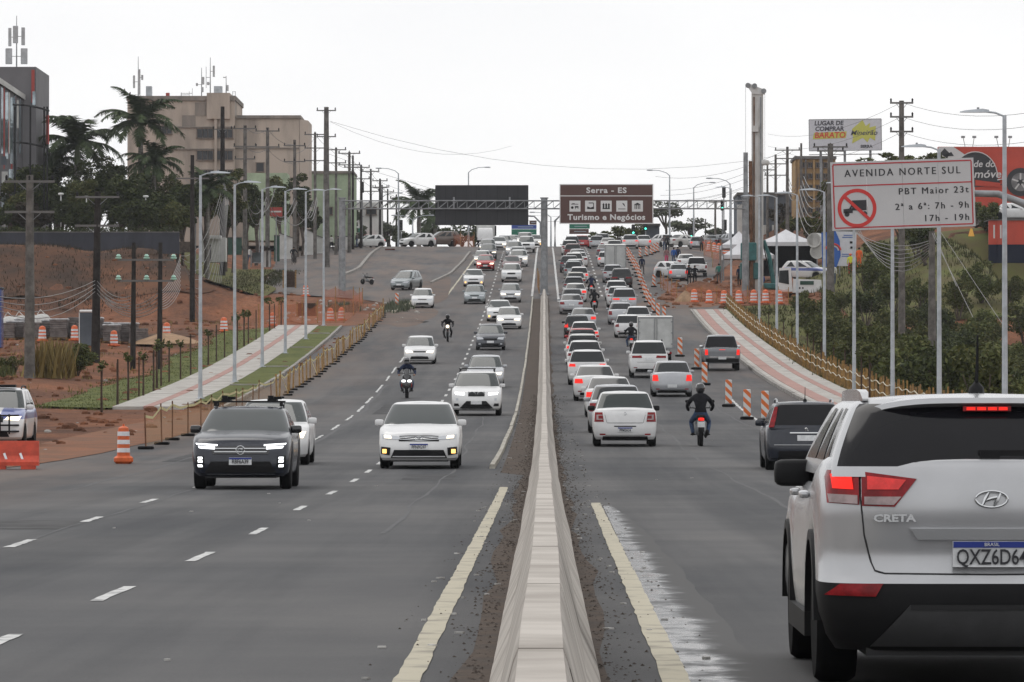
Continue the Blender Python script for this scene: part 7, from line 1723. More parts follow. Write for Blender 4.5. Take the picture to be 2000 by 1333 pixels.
# wooden crates / hoardings by the left works
for (a, b_, c, e, d_, lab) in ((580, 618, 592, 618, 372, 'dark slatted wooden crate behind the end of the left pavement'), (553, 577, 530, 562, 428, 'dark wooden crate beside the tall red and white barrel')):
    w_ = thing('wooden_crate', lab, 'crate', P((a + b_) / 2, e, d_)); o = w_.location
    for i in range(6): z0 = lerp(e, c, (i + .1) / 6); z1 = lerp(e, c, (i + .9) / 6); block(w_, 'plank', a + 1, b_ - 1, z1, z0, d_, .1, 'darkwood')
    for px in (a, b_): block(w_, 'post', px - 1.5, px + 1.5, c - 2, e + 1, d_ - .12, .2, 'wood')
    block(w_, 'back', a + 2, b_ - 2, c + 1, e - 1, d_ + .3, .8, 'darkwood')
t = thing('planter_box', 'red brown planter box at the top of the side street', 'planter', P(760, 498, 570)); block(t, 'box', 752, 771, 486, 498, 570, 1.0, 'brick_red') if 'brick_red' in MATS else (mat('brick_red', (.13, .05, .04), .9, var=.3), block(t, 'box', 752, 771, 486, 498, 570, 1.0, 'brick_red'))
# portable toilet and pallets of pavers on the red earth
D = 306; q = P(174, 626, D); q.z = H(q.x, D); t = thing('portable_toilet', 'grey portable toilet cabin with white roof beside the dark pole', 'cabin', q)
MB().bbox((0, 0, 1.0), (1.05, 1.05, 2.0), .04).build('cabin', MATS['slate'], t); MB().bbox((0, 0, 2.08), (1.12, 1.12, .16), .05).build('roof', MATS['white'], t); MB().box((-.56, -.35, 1.0), (.05, .3, 2.0)).build('door', MATS['white'], t)
D = 296; q = P(4, 640, D); q.z = H(q.x, D); t = thing('blue_cabin', 'blue cabin edge cut by the left border', 'cabin', q); MB().bbox((-1.0, 0, 1.7), (2.0, 1.2, 3.4), .04).build('cabin', MATS['paint_blue'], t); MB().bbox((-1.0, 0, 3.46), (2.1, 1.3, .12), .04).build('roof', MATS['slate'], t)
paver = mat('paver', (.2, .18, .172), .95, col2=(.12, .105, .1), vscale=2.5); film = mat('plastic_film', (.45, .46, .48), .3, col2=(.26, .25, .25), vscale=3)
def pallet(label, x, d, lay, wrap):
    t = thing('paver_pallet', label, 'pallet', (x, d, H(x, d)), RND.uniform(-.08, .08), 0, 'pallets of paving blocks')
    for i in range(5): MB().box((0, -.45 + i * .225, .12), (1.15, .1, .03)).build('slat', MATS['wood'], t)
    for i in range(3): MB().box((-.5 + i * .5, 0, .05), (.1, 1.0, .1)).build('bearer', MATS['wood'], t)
    for k in range(lay): MB().bbox((RND.uniform(-.03, .03), RND.uniform(-.03, .03), .15 + .13 * k + .06), (1.05, .95, .12), .015).build('paver_layer', paver, t)
    if wrap: MB().bbox((0, 0, .15 + .13 * lay + .05), (1.12, 1.02, .14), .05).build('film', film, t)
for i in range(16):
    px = 12 + i * 17.2; d = 312 + (i % 3) * 1.1; pallet('paving block pallet in the row by the works, %s from the left' % ORD[i], XP(px, d), d, RND.choice((7, 8, 9)), i in (1, 2, 5, 6, 10, 11, 12, 13, 14))
# scattered sand bags on the left pallets
for i, (px, w_) in enumerate(((18, 30), (40, 26), (62, 30), (82, 26))):
    D = 318; q = P(px, 622, D); q.z = H(q.x, D); t = MB(); t.sup((0, 0, .75), (1.1, .9, 1.5), .7); o = t.build('bulk_bag', MATS['cloth_white'], None, True); o.location = q; tag(o, 'white bulk bag behind the pavers, %s from the left' % ORD[i], 'bag', 'white bulk bags'); MB().tube([(-.3, -.2, 1.45), (-.1, -.2, 1.75), (.2, -.2, 1.45)], .03, 5).build('strap', MATS['cloth_white'], o)

# ---------------------------------------------------------------- right side: works site, shops, billboard
D = 520
bl = thing('billboard', 'large white supermarket billboard with yellow emblem on posts', 'billboard', P(1651, 264, D)); w, h = 142 * D / FPX, 62 * D / FPX; bl.rotation_euler = (0, -.012, 0)
MB().bbox((0, 0, 0), (w, .25, h), .03).build('panel', mat('bill_white', (.55, .56, .60), .6, var=.05), bl)
frame_rect(bl, w, h, .07, 'steel', -.13, 'frame', .02)
bx = lambda px: (px - 1651) * D / FPX
bz = lambda py: (264 - py) * D / FPX
mat('bill_dark', (.06, .06, .075), .6); mat('bill_red', (.55, .05, .04), .6); mat('bill_yellow', (.50, .50, .10), .6)
text('LUGAR DE', .62, MATS['bill_dark'], bl, (bx(1619), -.14, bz(241)), xs=1.0, bold=.025, shear=.12); text('COMPRAR', .62, MATS['bill_dark'], bl, (bx(1620), -.14, bz(252)), xs=1.0, bold=.025, shear=.12)
m = MB(); m.prism([(bx(1587), bz(272)), (bx(1652), bz(270)), (bx(1654), bz(257)), (bx(1590), bz(259))], -.145, -.135); m.build('highlight', MATS['bill_yellow'], bl)
text('BARATO', .82, MATS['bill_red'], bl, (bx(1621), -.155, bz(264.5)), xs=.98, bold=.02, shear=.12)
m = MB(); m.prism([(bx(px), bz(py)) for px, py in ((1664, 253), (1685, 235), (1691, 247), (1700, 241), (1698, 250), (1711, 247), (1709, 276), (1699, 270), (1694, 279), (1685, 270), (1664, 281), (1666, 268))], -.145, -.135); m.build('emblem', MATS['bill_yellow'], bl)
text('Mineirão', .68, MATS['bill_dark'], bl, (bx(1687), -.16, bz(260.5)), xs=1.12, bold=.008, shear=.3); text('SERRA', .38, MATS['bill_dark'], bl, (bx(1692), -.14, bz(287)), xs=1.1, bold=.02)
for px in (1603, 1650, 1700): m = MB(); m.cyl((bx(px), .3, -h / 2 - 9), (bx(px), .3, h * .4), .13, n=8); m.build('post', MATS['steel'], bl)
m = MB(); m.box((0, .2, -h / 2 - .35), (w, .5, .06)); m.build('catwalk', MATS['steel'], bl)
D = 560
ob2 = thing('orange_building', 'weathered orange brown tower block below the billboard', 'building', P(1590, 500, D)); block(ob2, 'wall', 1554, 1632, 308, 505, D, 9, 'orange_wall'); block(ob2, 'parapet', 1552, 1634, 305, 311, D - .3, 9.6, 'concrete_dark')
for i, a in enumerate((1560, 1574, 1590, 1606, 1620)):
    block(ob2, 'pier', a - 1.6, a + 1.6, 312, 500, D - .3, .4, 'concrete_dark' if i % 2 else 'orange_wall')
for c in (318, 340, 362, 384, 406, 428):
    for a in (1563, 1578, 1594, 1609): win(ob2, a, a + 9, c, c + 10, D - .06, n=2)
g = thing('slate_building', 'low slate grey warehouse right of the drilling rig', 'building', P(1510, 480, 575)); block(g, 'wall', 1441, 1553, 379, 490, 575, 12, 'slate'); block(g, 'parapet', 1440, 1554, 376, 381, 574.7, 12.5, 'concrete_dark'); block(g, 'wing', 1440, 1452, 400, 470, 574, .9, 'white_wall')
for a in (1490, 1508, 1526): block(g, 'shutter', a, a + 12, 440, 480, 574.9, .1, 'white_wall')
g = thing('grey_house', 'plain grey house wall between the flat topped trees', 'building', P(1275, 480, 650)); block(g, 'wall', 1264, 1288, 440, 490, 650, 8, 'slate'); block(g, 'roof', 1262, 1290, 437, 441, 649, 10, 'concrete_dark')
g = thing('red_shop', 'dark red shopfront behind the marquee', 'building', P(1600, 500, 540)); block(g, 'wall', 1560, 1640, 445, 510, 540, 6, 'brick_red'); block(g, 'sign_band', 1575, 1590, 451, 458, 539.9, .1, 'offwhite'); block(g, 'parapet', 1558, 1642, 441, 446, 539.7, 6.5, 'concrete_dark')
# red shop with graphic facade
D = 470
rs2 = thing('car_shop', 'orange red car parts shop with dark round graphic and white lettering', 'building', P(1930, 430, D)); o = rs2.location
mat('shop_red', (.46, .055, .03), .65, var=.12, vscale=.5); mat('shop_dark', (.022, .024, .028), .6); mat('shop_grey', (.16, .16, .165), .6, var=.4, vscale=.7); mat('shop_white', (.55, .55, .55), .6)
block(rs2, 'facade', 1833, 2075, 287, 405, D, 1.2, 'shop_red'); block(rs2, 'hall', 1840, 2075, 300, 470, D + 1.3, 14, 'concrete_dark')
fx = lambda px, py, q=0: P(px, py, D - .03 - q) - o
def fpoly(pts, mk, name, q=0.0): m = MB(); m.loft([[fx(px, py, q) for px, py in pts], [fx(px, py, q - .02) for px, py in pts]], True, True); m.build(name, MATS[mk], rs2)
fpoly([(1833, 288), (1862, 287), (1884, 302), (1903, 330), (1905, 404), (1833, 404)], 'shop_white', 'graphic'); fpoly([(1836, 300), (1845, 290), (1855, 300), (1850, 310)], 'shop_dark', 'graphic', .03); fpoly([(1843, 306), (1858, 297), (1863, 305)], 'shop_dark', 'graphic', .03); fpoly([(1870, 390), (1882, 380), (1900, 384), (1896, 402), (1876, 403)], 'shop_dark', 'graphic', .03)
fpoly([(1905 + 42 * math.cos(a), 345 + 47 * math.sin(a) * -1) for a in [PI * i / 18 for i in range(19)]] + [(1868, 368), (1957, 362)], 'shop_dark', 'graphic', .04)
m = MB(); m.tube([fx(1905 + 43 * math.cos(PI * i / 18), 345 - 48 * math.sin(PI * i / 18), .06) for i in range(19)], .05, 5); m.build('graphic_rim', MATS['shop_white'], rs2)
text('de do', .86, MATS['shop_white'], rs2, fx(1922, 321, .09), xs=1.0, bold=.012, shear=.2, align='CENTER'); text('móvel', 1.02, MATS['shop_white'], rs2, fx(1931, 341, .09), xs=1.1, bold=.014, shear=.2, align='CENTER')
m = MB(); m.tube([fx(1948, 352, .07), fx(1960, 350, .07), fx(1962, 358, .07)], .06, 5); m.build('graphic_rim', MATS['shop_white'], rs2)
fpoly([(1905, 352), (1955, 358), (1952, 366), (1905, 363)], 'shop_red', 'graphic', .06)
c0 = fx(1995, 357, .08); m = MB(); m.lathe([(.95, 0), (.95, .04)], (0, 0, 0), 24)
for nm, r_, mk, q in (('tyre_graphic', 1.3, 'shop_dark', .06), ('rim_graphic', .85, 'shop_grey', .09), ('hub_graphic', .3, 'shop_dark', .12)):
    m = MB(); c = fx(1993, 356, q); m.cyl(c, c + Vector((0, .02, 0)), r_, n=24); m.build(nm, MATS[mk], rs2)
for i in range(5):
    a = 2 * PI * i / 5 + .3; c = fx(1993, 356, .13); m = MB(); m.box(c + Vector((.5 * math.cos(a), 0, .5 * math.sin(a))), (.6, .015, .14), M=Matrix.Rotation(-a, 3, 'Y')); m.build('rim_graphic', MATS['shop_white'], rs2)
for i, px in enumerate((1885, 1900, 1950, 1970)):
    t = MB(); c = P(px, 287, D - .3) - o; e = P(px + (-4 if i % 2 == 0 else 3), 268, D - 1.2) - o; t.tube([c, e], .03, 5); t.box(e, (.35, .2, .2)); t.build('floodlight', MATS['steel'], rs2)
# retaining wall red over dark blue, with the terrace on it
D = 440
rw = thing('retaining_wall', 'retaining wall painted red above and dark blue below at the right edge', 'wall', P(1965, 560, D)); o = rw.location
for a, b_ in ((1931, 1947), (1947.4, 1962), (1962.4, 2030), (2030.4, 2100)): block(rw, 'red_panel', a, b_, 431, 478, D, .4, 'shop_red'); block(rw, 'blue_panel', a, b_, 478.2, 566, D + .02, .4, 'navy_wall' if 'navy_wall' in MATS else (mat('navy_wall', (.014, .018, .035), .8) and 'navy_wall'))
for a in (1940, 1953): block(rw, 'sign_strip', a, a + 3, 440, 466, D - .03, .03, 'shop_white')
block(rw, 'coping', 1930, 2101, 429, 431, D - .1, 16, 'concrete_dark')
# marquees
def marquee(label, px0, px1, pe, peak, pb, d, depth, walls):
    t = thing('marquee', label, 'tent', P((px0 + px1) / 2, pb, d)); o = t.location; x0, x1 = XP(px0, d) - o.x, XP(px1, d) - o.x; ze, zp, z0 = P(0, pe, d).z - o.z, P(0, peak, d).z - o.z, -.2; xc = XP((px0 + px1) / 2, d) - o.x
    m = MB(); n = 6; A = [(x0, 0), (x1, 0), (x1, depth), (x0, depth)]; ap = Vector((xc, depth / 2, zp))
    for (p, q) in zip(A, A[1:] + A[:1]):
        L = []
        for k in range(n + 1):
            f = k / n; sag = f + .10 * math.sin(PI * f); e = [Vector((lerp(p[0], q[0], u), lerp(p[1], q[1], u), ze)).lerp(ap, f) for u in (0, .5, 1)]
            for v in e: v.z = lerp(ze, zp, max(0, f - .10 * math.sin(PI * f)))
            L.append(e)
        m.loft(L, closed=False)
    m.build('roof', MATS['tent'], t, True, 50)
    for (p, q) in zip(A, A[1:] + A[:1]): m = MB(); m.loft([[Vector((p[0], p[1], ze)), Vector((q[0], q[1], ze))], [Vector((p[0], p[1], ze - .35)), Vector((q[0], q[1], ze - .35))]], closed=False); m.build('valance', MATS['tent'], t)
    for (px, py) in A: m = MB(); m.cyl((px, py, z0), (px, py, ze), .06, n=6); m.build('leg', MATS['steel'], t)
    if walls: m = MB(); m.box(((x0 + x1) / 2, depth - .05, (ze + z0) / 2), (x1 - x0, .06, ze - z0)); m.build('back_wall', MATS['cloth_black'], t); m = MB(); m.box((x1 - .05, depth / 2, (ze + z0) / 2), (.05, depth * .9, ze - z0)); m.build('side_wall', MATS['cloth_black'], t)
mat('tent', (.56, .56, .58), .7, var=.1, vscale=.6)
marquee('wide white marquee with dark inside beside the drilling rig', 1480, 1596, 473, 446, 532, 452, 6, True); marquee('small white pyramid canopy left of the drilling rig', 1413, 1512, 498, 454, 545, 446, 4.5, False); marquee('white canopy roof behind the small pyramid one', 1410, 1480, 478, 450, 530, 470, 5, False)
# drilling rig
D = 424
dr = thing('drilling_rig', 'tall drilling rig with pale mast and teal machine body', 'drilling rig', Vector((XP(1478, D), D, H(XP(1478, D), D)))); o = dr.location
mat('rig_teal', (.03, .14, .14), .5, var=.25, vscale=2); mat('rig_pale', (.60, .60, .60), .6, col2=(.44, .42, .39), vscale=.9, streak=(1, 1, .3)); mat('rust', (.16, .085, .05), .9, var=.4, vscale=2)
def rl(px, py, q=0): return P(px, py, D + q) - o
m = MB(); L = [[rl(1468, py), rl(1491, py), rl(1491, py, .8), rl(1468, py, .8)] for py in (600, 182)]; m.loft(L, True, True); m.build('mast', MATS['rig_pale'], dr)
m = MB(); m.box(rl(1473, 390, -.06), (.10, .1, 17)); m.build('mast_rail', MATS['rust'], dr); m = MB(); m.box(rl(1486, 390, -.06), (.12, .1, 17)); m.build('mast_rail', MATS['steel'], dr)
m = MB(); m.loft([[rl(1457, 165, q), rl(1470, 184, q), rl(1494, 185, q), rl(1496, 176, q), rl(1480, 170, q), rl(1464, 163, q)] for q in (-.1, .9)], True, True); m.build('mast_head', MATS['rig_pale'], dr)
for px, py in ((1461, 167), (1474, 168), (1492, 178)): m = MB(); m.cyl(rl(px, py, -.2), rl(px, py, 1.0), .22, n=12); m.build('sheave', MATS['steel'], dr, True)
m = MB(); m.loft([[rl(1452, py, -.4), rl(1461, py, -.4), rl(1461, py, .1), rl(1452, py, .1)] for py in (590, 298)], True, True); m.build('kelly_guide', MATS['steel'], dr); m = MB(); m.cyl(rl(1456.5, 300, -.15), rl(1456.5, 168, -.15), .015, n=4); m.cyl(rl(1494, 470), rl(1494, 184), .015, n=4); m.build('hoist_rope', MATS['wire'], dr)
m = MB(); m.cyl(rl(1468, 600, -.3), rl(1466, 315, -.3), .16, n=8); m.build('drill_string', MATS['rust'], dr)
m = MB(); m.box(rl(1475, 252, -.2), (.5, .5, .5)); m.build('pulley_block', MATS['rig_pale'], dr, False); m = MB(); m.sup(rl(1494, 318, .1), (.8, .5, .45), .6); m.build('winch', MATS['rig_pale'], dr, True)
m = MB(); m.bbox(rl(1462, 492, -.5), (1.3, .9, 1.5), .08); m.build('rotary_head', MATS['rig_teal'], dr); m = MB(); m.bbox(rl(1463, 530, .5), (1.5, 1.3, 1.4), .08); m.build('power_pack', MATS['rig_teal'], dr)
m = MB(); m.tube([rl(1492, 470, .5), rl(1502, 500, .8), rl(1512, 560, .9)], [.14, .18, .2], 7); m.build('boom', MATS['rig_teal'], dr, True); m = MB(); m.tube([rl(1480, 430, .6), rl(1500, 520, .9), rl(1520, 565, 1)], .05, 6); m.build('hose', MATS['trim'], dr, True)
for sx in (1450, 1500): m = MB(); m.bbox(rl(sx, 590, 1.2), (.6, 3.4, .9), .25); m.build('crawler_track', MATS['rubber'], dr)
m = MB(); m.bbox(rl(1500, 560, 1.8), (2.6, 3.2, .5), .1); m.build('undercarriage', MATS['rig_teal'], dr)
# white crawler crane body with glazed cab
D = 412; q = Vector((XP(1560, D), D, H(XP(1560, D), D))); t = thing('crawler_machine', 'white crawler machine with glazed cab right of the drilling rig', 'machine', q); o = q
tl = lambda px, py, e=0: P(px, py, D + e) - o
m = MB(); L = [[tl(1518, 570, e), tl(1548, 570, e), tl(1545, 523, e), tl(1522, 524, e)] for e in (0, 1.4)]; m.loft(L, True, True); m.build('cab', MATS['paint_white'], t)
m = MB(); L = [[tl(1521, 552, e), tl(1541, 556, e), tl(1540, 528, e), tl(1522, 529, e)] for e in (-.03, .0)]; m.loft(L, True, True); m.build('cab_window', MATS['glass'], t)
m = MB(); L = [[tl(1548, 572, e), tl(1606, 572, e), tl(1604, 547, e), tl(1549, 545, e)] for e in (.1, 2.4)]; m.loft(L, True, True); m.build('engine_cover', MATS['paint_white'], t)
for px in (1556, 1562, 1568): m = MB(); m.sup(tl(px, 563, .08), (.14, .05, .14), .8); m.build('cover_knob', MATS['trim'], t, True)
m = MB(); m.box(tl(1576, 553, .07), (1.1, .03, .3)); m.build('lettering_band', MATS['green_wall2'], t)
for e in (-.2, 2.2): m = MB(); m.bbox(tl(1562, 583, e), (3.6, .6, .8), .3); m.build('crawler_track', MATS['rubber'], t)
# banner with blue tank graphic, two concrete rings behind
D = 418; q = Vector((XP(1650, D), D, H(XP(1650, D), D))); t = thing('site_banner', 'blue and white site banner with red arc on posts', 'banner', q); o = q; tl = lambda px, py, e=0: P(px, py, D + e) - o
m = MB(); m.loft([[tl(1632, 452, e), tl(1673, 453, e), tl(1671, 520, e), tl(1630, 520, e)] for e in (0, .06)], True, True); m.build('white_panel', MATS['bill_white'], t)
m = MB(); m.loft([[tl(1604, 455, e), tl(1632, 452, e), tl(1640, 470, e), tl(1642, 500, e), tl(1634, 522, e), tl(1606, 522, e)] for e in (-.04, -.01)], True, True); m.build('blue_panel', mat('banner_blue', (.02, .10, .38), .6), t)
for r_, mk in ((15, 'bill_red'), (11, 'shop_white')): m = MB(); m.tube([tl(1627 + r_ * math.cos(a), 492 - r_ * math.sin(a), -.06) for a in [.2 + 2.6 * i / 12 for i in range(13)]], .09 if r_ == 15 else .06, 5); m.build('arc', MATS[mk], t)
for (a, b_, c) in ((1648, 1668, 460), (1645, 1668, 464), (1644, 1668, 497), (1644, 1660, 501)): m = MB(); m.box((tl((a + b_) / 2, c, -.02)), ((b_ - a) * D / FPX, .02, .06)); m.build('lettering_band', MATS['banner_blue'], t)
for (a, c) in ((1664, 474), (1665, 484)): m = MB(); m.box(tl(a, c, -.02), (.35, .02, .18)); m.build('symbol', MATS['trim'], t)
for px in (1608, 1640, 1670): m = MB(); m.cyl((tl(px, 455, .1).x, .12, -.2), tl(px, 453, .12), .05, n=6); m.build('post', MATS['steel'], t)
for i, (px, py) in enumerate(((1594, 470), (1600, 492))):
    D2 = 425; q = P(px, py, D2); t = MB(); t.lathe([(.62, -.6), (.62, .6), (.5, .6), (.5, -.6)], (0, 0, 0), 18, 'X'); o = t.build('concrete_pipe', MATS['white_wall'], None, True); o.location = (q.x, D2, q.z); o.rotation_euler = (0, 0, 1.2); tag(o, 'pale concrete pipe ring beside the banner, %s one' % ('upper' if i == 0 else 'lower'), 'pipe')
# small red huts, frame gate and tank on the right slope
for (a, b_, c, e, d_, mk, lab) in ((1866, 1893, 520, 556, 410, 'shop_red', 'small red hut with white notice on the right slope'), (1760, 1778, 519, 545, 415, 'brick_red', 'dark red hut behind the shrubs'), (1716, 1732, 520, 545, 418, 'brick_red', 'brown hut left of the dark red hut')):
    w_ = thing('hut', lab, 'hut', P((a + b_) / 2, e, d_)); block(w_, 'wall', a, b_, c, e + 12, d_, 1.6, mk); block(w_, 'roof', a - 1.5, b_ + 1.5, c - 2.5, c, d_ - .2, 2.0, 'slate')
    if mk == 'shop_red': block(w_, 'notice', 1866.5, 1884, 529, 547, d_ - .06, .04, 'shop_white'); block(w_, 'notice_mark', 1872, 1879, 533, 538, d_ - .09, .02, 'trim'); block(w_, 'notice_mark', 1868, 1878, 540, 543, d_ - .09, .02, 'green_wall2')
w_ = thing('carport_frame', 'white open carport frame among the right shrubs', 'frame', P(1820, 560, 400)); block(w_, 'roof', 1800, 1834, 527, 532, 400, 2.2, 'white')
for a in (1803, 1831): block(w_, 'post', a, a + 1.6, 532, 566, 400, .1, 'white'); block(w_, 'post', a, a + 1.6, 532, 566, 402, .1, 'white')
for i in range(6):
    pass
w_ = thing('picket_gate', 'white picket gate right of the open carport', 'gate', P(1855, 566, 398))
for i in range(6): block(w_, 'picket', 1844 + i * 3.6, 1845.6 + i * 3.6, 528, 568, 398, .06, 'white')
block(w_, 'rail', 1843, 1866, 540, 542, 398.1, .06, 'white')
w_ = thing('orange_pylon', 'small yellow orange pyramid marker on the grass slope', 'marker', P(1897, 462, 436)); o = w_.location; m = MB(); m.loft([[P(px, 462, 436 + q) - o for px, q in ((1891, 0), (1903, 0), (1903, 1), (1891, 1))], [P(px, 447, 436 + q) - o for px, q in ((1895, .4), (1899, .4), (1899, .6), (1895, .6))]], True, True); m.build('body', mat('amber_plastic', (.6, .3, .03), .6), w_)
# ---------------------------------------------------------------- trees, shrubs, hedges, weeds
leafmat('leaf_dark', (.024, .033, .013), (.06, .074, .026), (.10, .11, .036)); leafmat('leaf_mid', (.045, .055, .018), (.10, .108, .036), (.15, .14, .05)); leafmat('leaf_bush', (.052, .066, .022), (.115, .13, .044), (.16, .155, .06)); leafmat('leaf_palm', (.034, .052, .024), (.08, .105, .048)); leafmat('leaf_dry', (.12, .085, .03), (.25, .19, .07))
leafmat('leaf_grey', (.05, .06, .04), (.12, .135, .085)); leafmat('leaf_bright', (.055, .066, .018), (.12, .125, .04)); leafmat('leaf_brown', (.02, .017, .012), (.052, .042, .027))
leafmat('leaf_olive', (.022, .028, .009), (.062, .064, .022))
mat('bark', (.11, .09, .075), .95, var=.35, vscale=4); mat('palm_trunk', (.22, .205, .185), .9, var=.25, vscale=2, streak=(1, 1, 4)); mat('crownshaft', (.09, .13, .045), .5)
def leaves(mb, n, c, r, size, rnd, shell=.55):
    """leaf faces through an ellipsoid, denser toward its skin"""
    for _ in range(n):
        v = Vector((rnd.gauss(0, 1), rnd.gauss(0, 1), rnd.gauss(0, 1))).normalized() * (shell + (1 - shell) * rnd.random()) * (.8 + .2 * rnd.random())
        p = Vector((c[0] + v.x * r[0], c[1] + v.y * r[1], c[2] + v.z * r[2]))
        s = size * rnd.uniform(.6, 1.4); a = Vector((rnd.gauss(0, 1), rnd.gauss(0, 1), rnd.gauss(0, .6))).normalized(); b = a.cross(Vector((rnd.gauss(0, 1), rnd.gauss(0, 1), rnd.gauss(0, 1)))).normalized()
        mb.add([p - a * s, p + b * s * .45, p + a * s, p - b * s * .45], [(0, 1, 2, 3)])
def crown_mesh(name, mk, clumps, n, size, seed):
    rnd = random.Random(seed); mb = MB()
    for c, r in clumps: leaves(mb, n, c, r, size, rnd)
    return mb.mesh(name, MATS[mk])
def clumps_of(rnd, n, R, zc, rz, cr=(.35, .6)):
    out = []
    for _ in range(n):
        v = Vector((rnd.gauss(0, 1), rnd.gauss(0, 1), rnd.gauss(0, 1))).normalized() * rnd.random() ** .5
        k = rnd.uniform(*cr) * R; out.append(((v.x * R * .75, v.y * R * .75, zc + v.z * rz * .75), (k, k, k * .8)))
    return out
SHRUB = []
for s in range(6):
    rnd = random.Random(40 + s); mk = ('leaf_bush', 'leaf_mid', 'leaf_bush', 'leaf_mid', 'leaf_dark', 'leaf_bush')[s]
    SHRUB.append((crown_mesh('foliage', mk, clumps_of(rnd, 12, 1.5, 1.35, 1.2, (.26, .46)), 330, .08, s), ))
stem = MB()
for k in range(5): a = k * 1.26; stem.tube([(0, 0, -.2), (.25 * math.cos(a), .25 * math.sin(a), .7), (.7 * math.cos(a), .7 * math.sin(a), 1.6)], [.06, .04, .015], 5)
stem = stem.mesh('stems', MATS['bark'])
def shrub(label, x, d, s, k, group, z=None, sz=1.0):
    t = thing('shrub', label, 'shrub', (x, d, H(x, d) - .1 if z is None else z), RND.uniform(0, 6.28), 0, group); t.scale = (s, s, s * sz); OB('foliage', SHRUB[k][0], t); OB('stems', stem, t); return t
# dense shrubs on the right bank, laid out in rows up the hill
rows_ = []; k = 0
rr2 = random.Random(5)
for d in range(152, 372, 12):
    x = 17.3 + rr2.uniform(-.5, .5) - .6 * sm((260 - d) / 60) + 1.5 * sm((d - 270) / 60); xe = (2040 - VPX) * d / FPX; c = 0
    while x < xe:
        rows_.append((x, d + rr2.uniform(-4, 4), rr2.uniform(.8, 1.45) if d < 300 else rr2.uniform(.9, 1.5))); x += rr2.uniform(1.9, 2.9); c += 1
for i, (x, d, s) in enumerate(rows_):
    px = VPX + x / d * FPX
    shrub('dark green shrub in the thicket on the right bank behind the wooden fence', x, d, s, i % 6, 'thicket shrubs on the right bank', sz=1.15)
for i, (px, d, s) in enumerate(((1690, 392, 1.2), (1720, 396, 1.4), (1745, 390, 1.3), (1790, 402, 1.3), (1760, 425, 1.6), (1910, 440, 1.3), (1925, 445, 1.1), (1880, 438, 1.0), (1785, 430, 1.5))):
    x = XP(px, d); shrub('leafy shrub on the upper right slope, %s from the left' % ORD[i], x, d, s, i % 6, 'shrubs on the upper right slope')
# hedge on the boundary wall
mb = MB(); rnd = random.Random(3)
for k in range(120):
    x = lerp(XP(-180, 433), XP(346, 433), k / 119); leaves(mb, 60, (x, 433, P(0, 447.5, 433).z - .25), (.32, .4, .55), .10, rnd, .3)
o = mb.build('foliage', MATS['leaf_dark']); t = thing('hedge', 'clipped dark hedge running along the top of the grey wall', 'hedge', (XP(100, 433), 433, 15)); o.parent = t; o.location = -t.location
m = MB(); m.box((0, 0, .3), (24, .25, .9)); m.build('stems', MATS['bark'], t)
# palms
def palm_meshes(seed, n=24, L=3.7, droop=1.0):
    rnd = random.Random(seed); fr = []
    for i in range(n):
        az = 2 * PI * i / n * 2.4 + rnd.uniform(-.2, .2); el = lerp(1.35, -.15, (i / n) ** .8) + rnd.uniform(-.1, .1); l = L * rnd.uniform(.85, 1.1); mb = MB(); pts = []
        u = Vector((math.cos(az), math.sin(az), 0)); q = Vector((0, 0, 0)); e = el
        for k in range(12): pts.append(q.copy()); q = q + (u * math.cos(e) + Vector((0, 0, math.sin(e)))) * l / 11; e -= .145 * droop * (.5 + k / 10)
        mb.tube(pts, [.04 * (1 - k / 13) + .006 for k in range(12)], 4); side = u.cross(Vector((0, 0, 1)))
        for k in range(1, 12):
            for j in range(6):
                f = k - 1 + j / 6; a = pts[int(f)].lerp(pts[min(11, int(f) + 1)], f - int(f)); t_ = (pts[min(11, int(f) + 1)] - pts[int(f)]).normalized(); up = side.cross(t_)
                ll = .95 * math.sin(PI * min(1, (f + 1.2) / 13)) * rnd.uniform(.8, 1.1)
                for s in (-1, 1):
                    dr = (side * s * .85 + t_ * .55 + up * rnd.uniform(-.35, .5) - Vector((0, 0, .45))).normalized(); w = t_ * .07
                    mb.add([a - w, a + w, a + dr * ll], [(0, 1, 2)])
        fr.append(mb.mesh('frond', MATS['leaf_palm']))
    return fr
PALMS = [palm_meshes(1), palm_meshes(2, 20, 3.4, 1.15)]
def palm(label, px, crown_py, d, s, k=0, base=None, group='royal palms behind the wall'):
    x = XP(px, d); z0 = H(x, d) if base is None else base; zc = P(px, crown_py, d).z; h = zc - z0
    t = thing('palm_tree', label, 'palm tree', (x, d, z0), RND.uniform(0, 6), 0, group)
    m = MB(); m.lathe([(.28 * s, -.2), (.24 * s, .5), (.2 * s, h * .3), (.22 * s, h * .6), (.17 * s, h - 1.2 * s)], n=10); m.build('trunk', MATS['palm_trunk'], t, True)
    m = MB(); m.lathe([(.17 * s, h - 1.25 * s), (.2 * s, h - .9 * s), (.13 * s, h - .1), (.06 * s, h + .3 * s)], n=10); m.build('crownshaft', MATS['crownshaft'], t, True)
    cr = bpy.data.objects.new('crown', None); COL.objects.link(cr); cr.parent = t; cr.location = (0, 0, h); cr.scale = (s, s, s)
    for me in PALMS[k]: OB('frond', me, cr)
palm('tall palm with full crown before the beige block', 274, 238, 452, 1.18); palm('palm left of the tallest one, half hidden by trees', 150, 282, 455, 1.45, 1); palm('bushy low palm just right of the tall palm', 300, 318, 450, .9, 0); palm('small palm leaning behind the office frame', 108, 318, 460, .95, 1)
palm('low palm with drooping fronds behind the dark pole', 405, 372, 448, .85, 0); palm('short palm at the right end of the hedge', 330, 408, 446, .7, 1)
palm('far palm at the crest beside the black board', 818, 402, 645, 1.25, 0, group='far palms at the crest'); palm('smaller far palm behind the parked SUV', 850, 428, 655, 1.0, 1, group='far palms at the crest')
